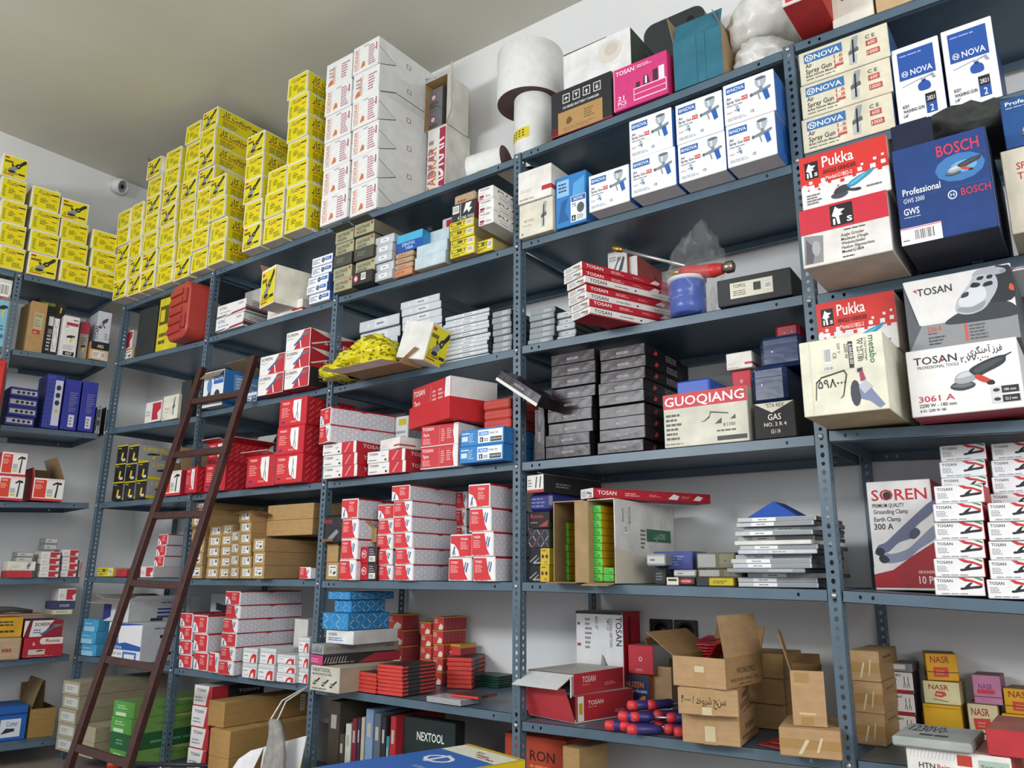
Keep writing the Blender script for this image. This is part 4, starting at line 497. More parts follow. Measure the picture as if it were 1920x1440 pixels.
des('greylong', '9c9fa2 8f8d8a a09e9a 8a8d90 6a6a6a', 'worn', F=[('t', '\uFE95\uFE8E\uFE91\uFE8E\uFEA9\uFE8D', .1, .25, .5, '33414e', .8)], R=[('t', 'CITY PUNCHKING', .04, .4, .3, '6a6060', .4), ('x', .82, .4, .14, .3, 1, '8a5058')])
des('pinkblk', 'c4407c 2a2628 4a4448 2a2628 1c1a1c', 'worn', F=[('x', .1, .2, .7, .5, 2, 'e0a0c0')], R=[('d', .02, .1, .3, .9, 8, 1, ['d8d4d0']), ('p', 'a02c3c', [(.45, .05), (1, .05), (1, .98), (.65, .98)]), ('x', .08, .1, .4, .2, 1, '9a9498')])
des('newsbox', 'c9c5b8 a89c86 bdb4a2 a89c86 8a8070', 'worn', F=[('t', 'NEXTOOL', .08, .78, .14, '2c2c2c', .62), ('t', 'MULTIFUNCTION TOOL SERIES', .08, .64, .08, '3c3c3c', .66), ('i', 'grind', .1, .24, .25, .3), ('i', 'grind', .4, .2, .25, .3), ('i', 'grind', .68, .18, .25, .3), ('x', .1, .06, .6, .1, 1, '6a6a64')], R=[('x', .5, .5, .4, .3, 2, '77706a')])
des('nextool', '1c2c2a 16221f 223330 7c8a9c 101816', 'worn', F=[('r', 0, 0, 1, .62, 'a8adb2'), ('p', '1c2c2a', [(0, .6), (1, .6), (1, .66), (0, .7)]), ('t', 'NEXTOOL', .28, .78, .085, 'e4e8e6', .52), ('p', '2e3838', [(.3, .5), (.5, .62), (.6, .6), (.44, .5)]), ('p', '2e3838', [(.5, .56), (.78, .74), (.86, .7), (.6, .54)])])
des('book', 'b8b29c a8a28c c4beaa a8a28c 88826c', 'worn', n='catalogue', cat='book', e=.002)
for nm, cc in (('bookbrown', '4a4238'), ('bookwhite', 'ccd0c4'), ('bookred', '7a2434'), ('bookpurple', '3c2c4a'), ('bookblue', '7a94b8'), ('bookgrey', '5a6270'), ('bookblack', '2a2a2e'), ('bookteal', '3a8a94'), ('bookcrimson', 'b0242c')):
    des(nm, ' '.join([cc]*5), 'worn', F=[('r', .25, .72, .75, .86, 'b0aca4')], n='catalogue', cat='book', e=.002)
des('tosanlong2', 'e6e4e2 c02834 e2e0de dcdad8 9a1a26', 'card', F=[('r', .58, 0, .95, 1, 'c02834'), ('r', .93, 0, .97, 1, 'eceaea'), ('p', 'e08a90', [(.66, .1), (.7, .1), (.84, .9), (.8, .9)]), ('t', 'TOSAN', .05, .66, .2, '3a3a3e', .24), ('x', .05, .14, .26, .2, 1, '8a8a90'), ('x', .4, .5, .14, .14, 1, '8a8a90'), ('e', .5, .22, .03, .1, '33353a')], R=[('t', 'TOSAN', .2, .5, .3, 'f2e4e4', .6)])
des('tosan7', 'c6363c dedcdc d8d6d4 dad8d8 d0cecc', 'card', F=[('r', 0, 0, 1, .04, 'e0dede'), ('p', 'eae8e8', [(.9, .04), (1, .04), (1, 1), (.88, 1), (.86, .6)]), ('r', .5, .08, .505, .92, 'e8b0b0'), ('t', 'TOSAN', .04, .76, .14, 'f4e8e8', .3), ('t', '7pcs', .06, .5, .14, 'f4e8e8', .16), ('x', .06, .12, .28, .28, 4, 'e8b0b0'), ('x', .55, .2, .1, .6, 6, 'e8b0b0'), ('x', .7, .3, .14, .5, 5, 'e8b0b0')])
des('novasold', '2e7fc4 2a72b4 3a8ccc 2a72b4 1d5890', 'card', F=[('r', .42, .12, .98, .9, 'e8ecf0'), ('r', .44, .56, .66, .8, '3f8fd0'), ('t', 'NOVA', .48, .6, .15, 'f0f4f8', .16), ('t', 'Solder Set', .68, .62, .13, '3a4450', .2), ('r', .46, .18, .54, .46, '24282c'), ('t', '1', .485, .22, .18, 'f0f0f0', .02), ('r', .7, .16, .96, .44, '2c3036'), ('t', 'SOLDERING IRON', .71, .26, .1, 'd8dce0', .23), ('x', .56, .2, .1, .2, 2, '5a626c'), ('r', .04, .3, .18, .6, 'c8dcec'), ('x', .04, .7, .2, .16, 1, 'd8e8f4'), ('x', .2, .2, .14, .6, 5, '9ac4e4')], R=[('e', .5, .5, .2, .34, 'e8f0f8'), ('e', .5, .5, .15, .26, '2a72b4'), ('t', 'N', .36, .36, .3, 'e8f0f8', .28)])
des('coral', 'c04a40 b03e36 c8564a b03e36 8d2f2a', 'worn', F=[('r', 0, .46, 1, .5, '8d2f2a')], e=.006)
des('pattback', 'dcdce2 d6d6de d0d0d6 d6d6de a8a8b0', 'card', F=[('r', .0, .25, .96, .98, 'e8e8ec'), ('e', .1, .6, .2, .26, '2f4a9c'), ('r', .6, .86, .92, .96, 'd2c232'), ('x', .4, .4, .5, .4, 5, '9aa0a8'), ('k', .5, .28, .4, .1), ('d', .02, .02, .98, .22, 8, 2, ['a7b0cc', 'd8a8b0'])], R=[('d', .02, .04, .98, .96, 6, 6, ['a7b0cc', 'd8a8b0'], 1)])
des('redtray', 'c62a30 c62a30 d8d6d4 bf272d b0222a', 'card', op=dict(), inner='b8aaa0')
des('pk', 'b5202c 26262a 8a2430 b5202c 1c1c1e', 'gloss', F=[('r', .5, 0, 1, 1, '2a2a2e'), ('e', .25, .55, .15, .24, 'e4d8d8'), ('e', .25, .55, .12, .2, 'b5202c'), ('t', 'PK', .16, .48, .16, 'f4ecec', .16), ('x', .56, .5, .38, .4, 3, '9a9a9e'), ('r', .56, .1, .95, .44, 'dcdcd8'), ('x', .6, .16, .3, .2, 2, '55555a')])
des('ronixbag', '2c2a2e 2c2a2e 35333a 2c2a2e 1c1a1e', 'gloss', F=[('t', 'Ronix', .04, .7, .18, 'b0343e', .5), ('p', '8a8a90', [(.3, .2), (.8, .5), (.95, .4), (.5, .1)])], e=.012, n='shrink_wrapped_tool', cat='pack')
des('hood', 'd8d8da c9c9cc d8d8da 8f9298 9a9a9e', 'worn', L=[('p', '33448a', [(.5, .2), (.7, .2), (.8, .6), (.6, .6)])], R=[('t', 'GAZ HOOK', .5, .8, .06, '55555a', .2)], op=dict(flaps=[('F', .14, 120, 'e6e6e8'), ('R', .1, 20, 'd8d8da')]), inner='8a8078')
des('nova6', 'dde2ea c4c6ca d8d8d8 ccd0d6 9a9a9e', 'card', F=[('r', .14, .3, 1, 1, '2a58a8'), ('p', 'e6e6ea', [(.3, .92), (1, .98), (1, .42), (.55, .5), (.34, .46)]), ('t', 'CUT', .18, .5, .1, 'e8ecf4', .14), ('t', 'NOVA', .16, .32, .08, 'd8e0f0', .3), ('r', .12, 0, .5, .28, 'e4e6ea'), ('t', 'HEAT GUN', .16, .16, .07, '3a3c44', .3), ('r', .5, .02, .9, .26, '4a74bc'), ('r', .55, .06, .85, .2, 'dde2ea')], R=[('x', .2, .85, .5, .06, 1, '55585e'), ('p', '2c2c2e', [(.3, .62), (.8, .62), (.82, .7), (.3, .7)]), ('p', 'a88a3c', [(.6, .76), (.9, .82), (.9, .86), (.6, .82)]), ('p', '2c2c2e', [(.3, .16), (.7, .18), (.7, .26), (.3, .24)])])
des('nova6g', 'd2d5d9 b9bbbe d0d2d4 c4c8cc 9a9a9e', 'card', F=[('p', '2b3a80', [(.0, .0), (.3, .2), (.3, .9), (.0, .9)])], R=[('x', .5, .8, .4, .08, 1, '3a3c44'), ('r', .45, .15, .8, .25, '3a4a7a'), ('r', .45, .33, .8, .43, '3a4a7a'), ('r', .45, .5, .75, .58, '3a4a7a'), ('r', .35, .02, .55, .14, '2a2a2e')], op=dict(flaps=[('F', .1, 100, 'e6e8ea'), ('L', .12, 80, 'e6e8ea'), ('R', .08, 75, 'e0e2e4')]), inner='a09a90')
des('skybox', '4aa0cc 4296c2 5ab0d8 4296c2 2c7098', 'worn', F=[('r', .05, .0, .8, .4, '9cd0e8'), ('x', .1, .5, .6, .3, 1, '8cc8e4')])
des('clearbox', 'd2d6d8 c0c4c6 dfe2e4 c0c4c6 a8acae', 'gloss', F=[('r', .04, .05, .96, .7, 'e4e4e4'), ('p', 'c83038', [(.5, .05), (.6, .5), (.75, .66), (.96, .6), (.96, .05)]), ('p', 'e4e4e4', [(.6, .05), (.66, .3), (.8, .42), (.82, .05)]), ('x', .1, .45, .3, .1, 1, '44464a'), ('x', .1, .16, .36, .08, 1, '9a9a9e'), ('r', 0, .72, 1, .78, 'b4b8ba')], n='clear_plastic_box', cat='box')
des('kraftbig', 'b08a52 a8844f bb9660 a8844f 8a6a3c', 'kraft', R=[('r', .9, .2, .96, .9, 'd8d4cc'), ('x', .915, .3, .03, .5, 4, '77736a')], T=[('r', .1, .3, .9, .38, 'c4ac84')])
des('tosanclamp', 'e4e2e2 2c2426 d8d6d4 dcdada 9a1a26', 'card', F=[('p', 'b83038', [(.7, 0), (1, 0), (1, 1), (.85, 1)]), ('t', 'TOSAN', .16, .7, .14, '3a3a3e', .5), ('x', .1, .2, .5, .3, 2, '9a9a9e'), ('r', 0, 0, 1, .06, 'b83038')], R=[('r', 0, 0, .3, 1, 'b83038'), ('t', 'TOSAN', .5, .6, .14, 'e0d8d8', .4)])
des('greengrad', '5aa04a 6f9a4c 7a9a60 5aa04a 2f6a34', 'card', F=[('r', .15, .08, .65, .3, 'c9e0c0'), ('x', .2, .5, .5, .3, 2, 'a8d8a0')], R=[('p', 'b0b070', [(.35, .95), (1, .5), (1, .98)]), ('t', 'Gas Welding Rod', .25, .45, .2, '4a7a3a', .6)])
des('greendark', '24623a 2a5c34 3a7a48 24623a 184a28', 'card', F=[('x', .3, .3, .4, .4, 2, '6aa878')], R=[('x', .2, .3, .6, .3, 1, '5a9a68')])
des('oldkraft', 'a79f86 958c74 a69d86 958c74 7a7260', 'kraft', F=[('r', .15, .2, .95, .8, 'c9cbc8'), ('x', .25, .35, .5, .3, 3, '8a8c88')])
des('oldkraft2', 'a79f86 958c74 a69d86 958c74 7a7260', 'kraft', R=[('r', .4, .45, .55, .6, 'd8d6cc')])
des('knifebox', 'd8d8dc c6c8cc d4d4d8 d0d2d6 a8a8ac', 'card', T=[('t', 'CAREL KNIFE', .3, .6, .14, '4a4c52', .3), ('p', '8a929c', [(.3, .3), (.9, .42), (.9, .48), (.3, .36)]), ('p', '8a929c', [(.35, .15), (.9, .3), (.9, .36), (.35, .22)])], op=dict(flaps=[('F', .1, 70, 'e6e6ea'), ('K', .3, -62, 'dcdce0')]), inner='2a2a2c')
des('greyblk2', '2a2a2e 3a3a40 3a3a3e 9a9ca0 1c1c1e', 'gloss', F=[('r', .52, .1, .96, .9, 'd8d8d8'), ('d', .54, .12, .94, .88, 2, 3, ['3a3a3e', '6a6a70'], 1), ('r', .08, .7, .46, .92, 'd4d4d2'), ('x', .1, .1, .36, .4, 5, 'c8c8c8'), ('r', .1, .5, .44, .62, '77777c')])
des('box4327', 'dedcda cfcdca d8d6d2 d4d2ce a8a6a2', 'card', F=[('r', .2, .76, .95, .84, 'a83048'), ('k', .1, .68, .3, .08), ('x', .6, .88, .35, .06, 1, '55555a'), ('i', 'drillg', .25, .34, .6, .2), ('x', .15, .16, .75, .12, 4, 'a8a8a8'), ('r', .2, .02, .88, .12, '222226'), ('t', '4327', .34, .04, .06, 'e8e8e8', .4)])
des('redgrey', '9a958c 88847c a39c94 88847c 66625c', 'worn', F=[('r', 0, .68, 1, 1, 'a83048'), ('x', .2, .4, .6, .2, 3, '6a665e'), ('i', 'drillg', .2, .2, .6, .2)])
des('aeg', 'd9b590 c98a55 2a2826 c98a55 a8744a', 'worn', F=[('r', 0, .56, 1, 1, '211f20'), ('t', 'AEG', .34, .68, .16, 'e8e4e0', .34), ('r', .14, .1, .58, .48, 'e8e2da'), ('x', .17, .16, .36, .26, 3, '8a8680'), ('k', .62, .1, .2, .36)])
des('titan', 'c9cdd2 a8acb2 b8bcc2 b4b8be 8a8e94', 'card', F=[('i', 'grinder', .1, .42, .7, .4), ('t', 'TITAN', .16, .06, .1, '2c2e34', .44, 90), ('x', .62, .1, .3, .22, 3, '8a8e94')])
des('kraftlabel', 'b1905f bb9a6c bb9a6c bc9c70 8d7048', 'kraft', F=[('r', .28, .46, .8, .78, 'b8b08c'), ('t', 'GP1000', .34, .7, .05, '3a3a34', .4), ('x', .34, .5, .4, .16, 3, '8a8a70'), ('r', .25, .36, .72, .44, 'b83434'), ('x', .3, .38, .3, .03, 1, 'f0d8d8')])
des('blackyel', '26282a 222426 2c2e30 1f2123 161718', 'gloss', F=[('t', 'CORDLESS', .1, .55, .18, '9ac030', .5), ('x', .1, .2, .3, .16, 1, '9a9a9a'), ('i', 'drillg', .68, .15, .26, .7)])
des('bluetool', '2b3690 252f80 3440a0 2c3890 1a2260', 'card', F=[('r', .06, .26, .94, .74, 'c9ccd6')]+[('e', .3+.17*i, .5, .06, .16, '2a2e3c') for i in range(4)])
des('bluetall', '2b3690 2c3894 3440a0 252e80 1a2260', 'card', F=[('r', .5, .06, .95, .9, 'c9cce0'), ('d', .02, .02, .48, .98, 3, 12, ['6a7ac8']), ('e', .72, .76, .14, .05, '2a2e3c'), ('e', .72, .62, .14, .05, '2a2e3c'), ('e', .72, .48, .14, .05, '2a2e3c'), ('p', 'd8b830', [(.6, .3), (.84, .3), (.72, .38)])])
des('bluetxt', '2d3798 252f80 3440a0 252e80 1a2260', 'card', F=[('x', .35, .36, .5, .4, 9, '7a6f90'), ('r', .42, .06, .78, .3, 'd0d2dc'), ('x', .5, .09, .16, .18, 3, '55586a')])
des('thinblk', 'c6c9cc 34363c b8bcc0 2c2e34 8a8c90', 'card', F=[('r', .1, .1, .4, .9, '2c2e36'), ('r', .5, .6, .9, .9, '3f5a8a'), ('r', .5, .3, .9, .5, '3a3a3e')])
des('makas', '7ab8cc 6aa8bc 8ac4d4 6aa8bc 4a8090', 'card', F=[('t', 'MAKA', .2, .88, .07, 'b83a44', .7), ('i', 'drillg', .2, .55, .75, .25), ('x', .3, .3, .6, .12, 2, '3a6a8a'), ('e', .75, .2, .12, .04, '3a6a8a')])
des('barwhite', 'd8d8d2 c8c8c2 d2d2cc c8c8c2 a8a8a2', 'worn', F=[('k', .3, .2, .6, .6)])
des('tosmall', 'dedad8 c8c4c2 dad6d4 ccc8c6 a8a4a2', 'card', F=[('r', .45, .1, .98, .92, 'b8303c'), ('p', 'dedad8', [(.98, .1), (.86, .1), (.78, .4), (.98, .6)]), ('x', .06, .3, .3, .3, 2, 'b0acaa')])
des('ronixred', 'a8182c 981428 b82a38 981428 701020', 'card', F=[('r', .44, .64, .98, .98, 'd8d0c8'), ('e', .46, .81, .08, .17, 'd8d0c8'), ('t', 'Ronix', .54, .74, .16, '6a2430', .36), ('p', 'd0a0a8', [(.2, .6), (.22, .78), (.26, .72), (.28, .6)]), ('r', .12, .14, .54, .4, 'c8b8b8'), ('i', 'drillg', .3, .16, .22, .22), ('x', .08, .04, .8, .05, 1, 'd08890')])
des('sorenr', 'd8d4d4 8a1c2c b02838 8a1c2c 701020', 'card', F=[('p', '8a1c2c', [(.45, 0), (1, 0), (1, 1), (.75, 1)]), ('p', '6a1824', [(0, 0), (.14, 0), (.2, 1), (.12, 1)]), ('t', 'SOREN', .26, .66, .2, '33242a', .42), ('i', 'wrench', .4, .1, .58, .7), ('x', .24, .2, .3, .3, 2, '4a6a8a')])
des('yelpers', 'c99a20 b98a1c d0a838 b98a1c 8a6414', 'worn', F=[('x', .1, .55, .8, .3, 2, '3a3020'), ('x', .1, .2, .8, .2, 1, '3a3020')])
des('solid', '3a3f66 3a3f50 4a4a4e 3a3f66 c9c4a8', 'worn', F=[('t', 'SOLID', .3, .34, .3, 'c9cad8', .45)])
des('creamlab', 'b8b498 a8a488 c0bca0 a8a488 8a866c', 'worn', F=[('r', .08, .2, .92, .85, 'd2cfae'), ('x', .2, .4, .6, .3, 2, '5a584a')])
des('bluepliers', '1f5cae 1a509a 2a6abc 1a509a 123c74', 'card', F=[('r', .1, .1, .8, .62, 'd8dce4'), ('t', 'Cutter', .3, .42, .13, '3a6ab0', .4), ('p', '2a2e38', [(.14, .2), (.3, .36), (.6, .34), (.6, .26), (.3, .22)]), ('r', 0, .74, 1, .78, '0f2f60')])
des('kraftshal', '9c7c46 8f7040 a8884f 8f7040 6f5630', 'kraft', op=dict(flaps=[('L', .16, -15, '8a7450'), ('K', .12, 10, '8a7450')]), inner='6a5434')
des('bluebig', '2a72c4 d8b818 e6ead8 2a72c4 8a7a3a', 'card', T=[('r', 0, 0, 1, .82, '2a6cc0'), ('r', 0, .97, 1, 1, 'd2b41c'), ('r', .97, .2, 1, 1, 'd2b41c'), ('e', .42, .68, .2, .07, 'e8eef6'), ('e', .42, .68, .15, .048, '2a6cc0'), ('r', .36, .6, .42, .76, 'e8eef6'), ('t', 'INTERNATIONAL', .5, .5, .03, 'a8c8ea', .4), ('t', 'TUV', .4, .9, .025, '5a5a50', .14), ('r', .5, .87, .72, .885, 'b84a44'), ('t', 'ARTMA', .58, .84, .02, 'b8404a', .3)], F=[('x', .1, .3, .4, .3, 3, 'd8e4f4')])
des('ron', 'c0482c b0402a c8543a b0402a 8a3020', 'worn', F=[('t', 'RON', .42, .76, .1, '2e1c18', .4), ('x', .42, .68, .4, .05, 1, 'd88a4a')])
des('uplo', 'd9d7d2 b8302e d0cec8 cfccc6 b8302e', 'worn', F=[('r', 0, .84, 1, .9, '4a3a40'), ('x', .08, .55, .7, .26, 3, 'c03840'), ('p', '3a3a58', [(.1, .3), (.4, .5), (.8, .7), (.8, .6), (.4, .36)]), ('r', .1, .1, .9, .3, 'c8343c')])
des('whiteyel', 'dedcd0 d0cec2 d8d6ca cfccc0 b0aea2', 'worn', F=[('r', .26, .3, .8, .98, 'c8b04c'), ('r', .26, .25, .8, .31, '4a4436')])
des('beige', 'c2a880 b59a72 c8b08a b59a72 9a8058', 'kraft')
des('creamred', 'd9d2c0 c9c2b0 d0c9b8 cdc6b4 a8a290', 'worn', F=[('t', 'SPARK', .3, .74, .08, 'b03a34', .6), ('t', 'TEST', .3, .62, .08, 'b03a34', .45)])
des('teal', '2f6f84 a58a68 2f6f84 a58a68 244f5e', 'worn', F=[('r', .48, 0, .49, 1, '235566'), ('r', .66, 0, .67, 1, '235566')], op=dict(flaps=[('F', .09, -18, '2f6f84'), ('L', .12, 10, 'a58a68'), ('K', .11, -8, 'a58a68'), ('R', .08, -20, 'a58a68')]), inner='8d7454')
des('redpack', 'b8242f b8242f c83640 a81e2a 8a1822', 'gloss', F=[('x', .1, .3, .7, .4, 1, 'e8c0c0')], T=[('x', .15, .2, .7, .5, 3, '3a2a4a')], n='red_carded_pack', cat='pack', e=.002)
des('yelbagbox', 'b59a72 a58a68 c9c4b8 b59a72 8d7454', 'worn', op=dict(flaps=[('F', .1, 95, 'd6d2ca'), ('L', .12, 70, 'a58a68'), ('K', .08, 20, 'a58a68'), ('R', .1, 60, 'b59a72')]), inner='8d7454')
des('sheet', 'b8bcc0 9a9ea2 aeb2b8 9a9ea2 8a8e92', 'gloss', n='metal_saw_sheet', cat='blade', e=.0008)
des('steelplate', 'a3a9a8 8a908f a9afae 8a908f 6a706f', 'worn', T=[('t', '1230V0-', .1, .5, .4, '3f4a58', .5), ('x', .3, .2, .5, .2, 1, '3f4a58')], n='steel_sheet_case', cat='case', e=.004)
des('darkred', '5c2430 4a1c26 6a2c38 4a1c26 38141c', 'worn', F=[('r', 0, .4, 1, .6, 'b8b0aa')])
des('dpack', '3a3c40 33353a 4a4c50 33353a 222428', 'worn', F=[('x', .1, .2, .8, .5, 3, '77797e')])
des('yeltip', 'dcdcd6 d8d4c8 dcdcd6 d4d4ce c8c8c2', 'worn', R=D['yelg']['P']['F'])
for nm, ds in dict(power_tool_carton='yel yelg yelopen yeltip', shipping_carton='ost ostg ostopen ostside', spray_gun_carton='nova spraybox creamgun', washing_gun_carton='wash', rivet_box='rivet rivetf', kraft_carton='kraft kraftl kraftm kraftopen kraftlid kraftbig tapekraft tapedkraft workpro workhand workopen oldkraft oldkraft2 kraftlabel kraftshal yelbagbox softkraft', pliers_carton='plier plieropen whitetall bluepliers', hammer_carton='hammer hammeropen', wrench_box='soren sorenblk sorenr', electrode_holder_box='holder elec elecd eleco elecred', grinder_carton='pukka msbox bosch bosch2 t3266 t3061 metabo aeg titan', welding_rod_box='rod greengrad greendark', cutter_box='longtos longtosw', rim_box='redband redbandopen', tool_box='blk smalltool gaon upsp tosmall', parts_box='clearbox nasry nasrc nasrg nasrp nasrk').items():
    for k in ds.split(): D[k]['n'] = nm
des('novaopen', 'dfe3e8 2f74bb e4e6e8 ccd0d6 9a9a9e', 'card', F=[('r', .5, .62, .98, .96, '2a63ad'), ('t', 'NOVA', .54, .72, .12, 'eef2f6', .4), ('p', '3a4046', [(.1, .1), (.3, .5), (.4, .5), (.36, .1)]), ('e', .3, .6, .12, .2, '5a7fb4'), ('e', .7, .3, .14, .16, '33383e')], R=[('r', .2, .45, .85, .9, '6fa6d8'), ('x', .25, .5, .5, .34, 4, 'd8e6f2'), ('p', '1d4f8c', [(.05, .05), (.95, .05), (.9, .3), (.4, .2)])], op=dict(flaps=[('K', .2, -68, 'd8d4cc'), ('F', .05, 140, 'd8d4cc')]), inner='8d7d66')
D['novaopen']['n'] = 'spray_gun_carton'
des('redplastic', 'c8322c b82c28 d43c34 b82c28 8a201e', 'plastic', e=.012, n='plastic_tool_case', cat='case', F=[('r', .1, .08, .9, .1, '9a2422'), ('r', .1, .9, .9, .92, '9a2422')])
des('backblue', '22357a 1e2f6c c8c8c8 22357a 182658', 'card', F=[('r', 0, .62, 1, 1, 'b8bcc2'), ('p', '2c3036', [(.2, .75), (.7, .7), (.95, .85), (.9, .92), (.5, .82), (.2, .86)])])
des('blkthin', '2a2127 1f1c20 2c262b 2c262b d8d6d4', 'gloss', F=[('r', 0, 0, 1, .26, 'd8d6d4'), ('t', 'MADE IN CHINA', .4, .5, .2, 'b8b0b4', .24)], n='tool_box')
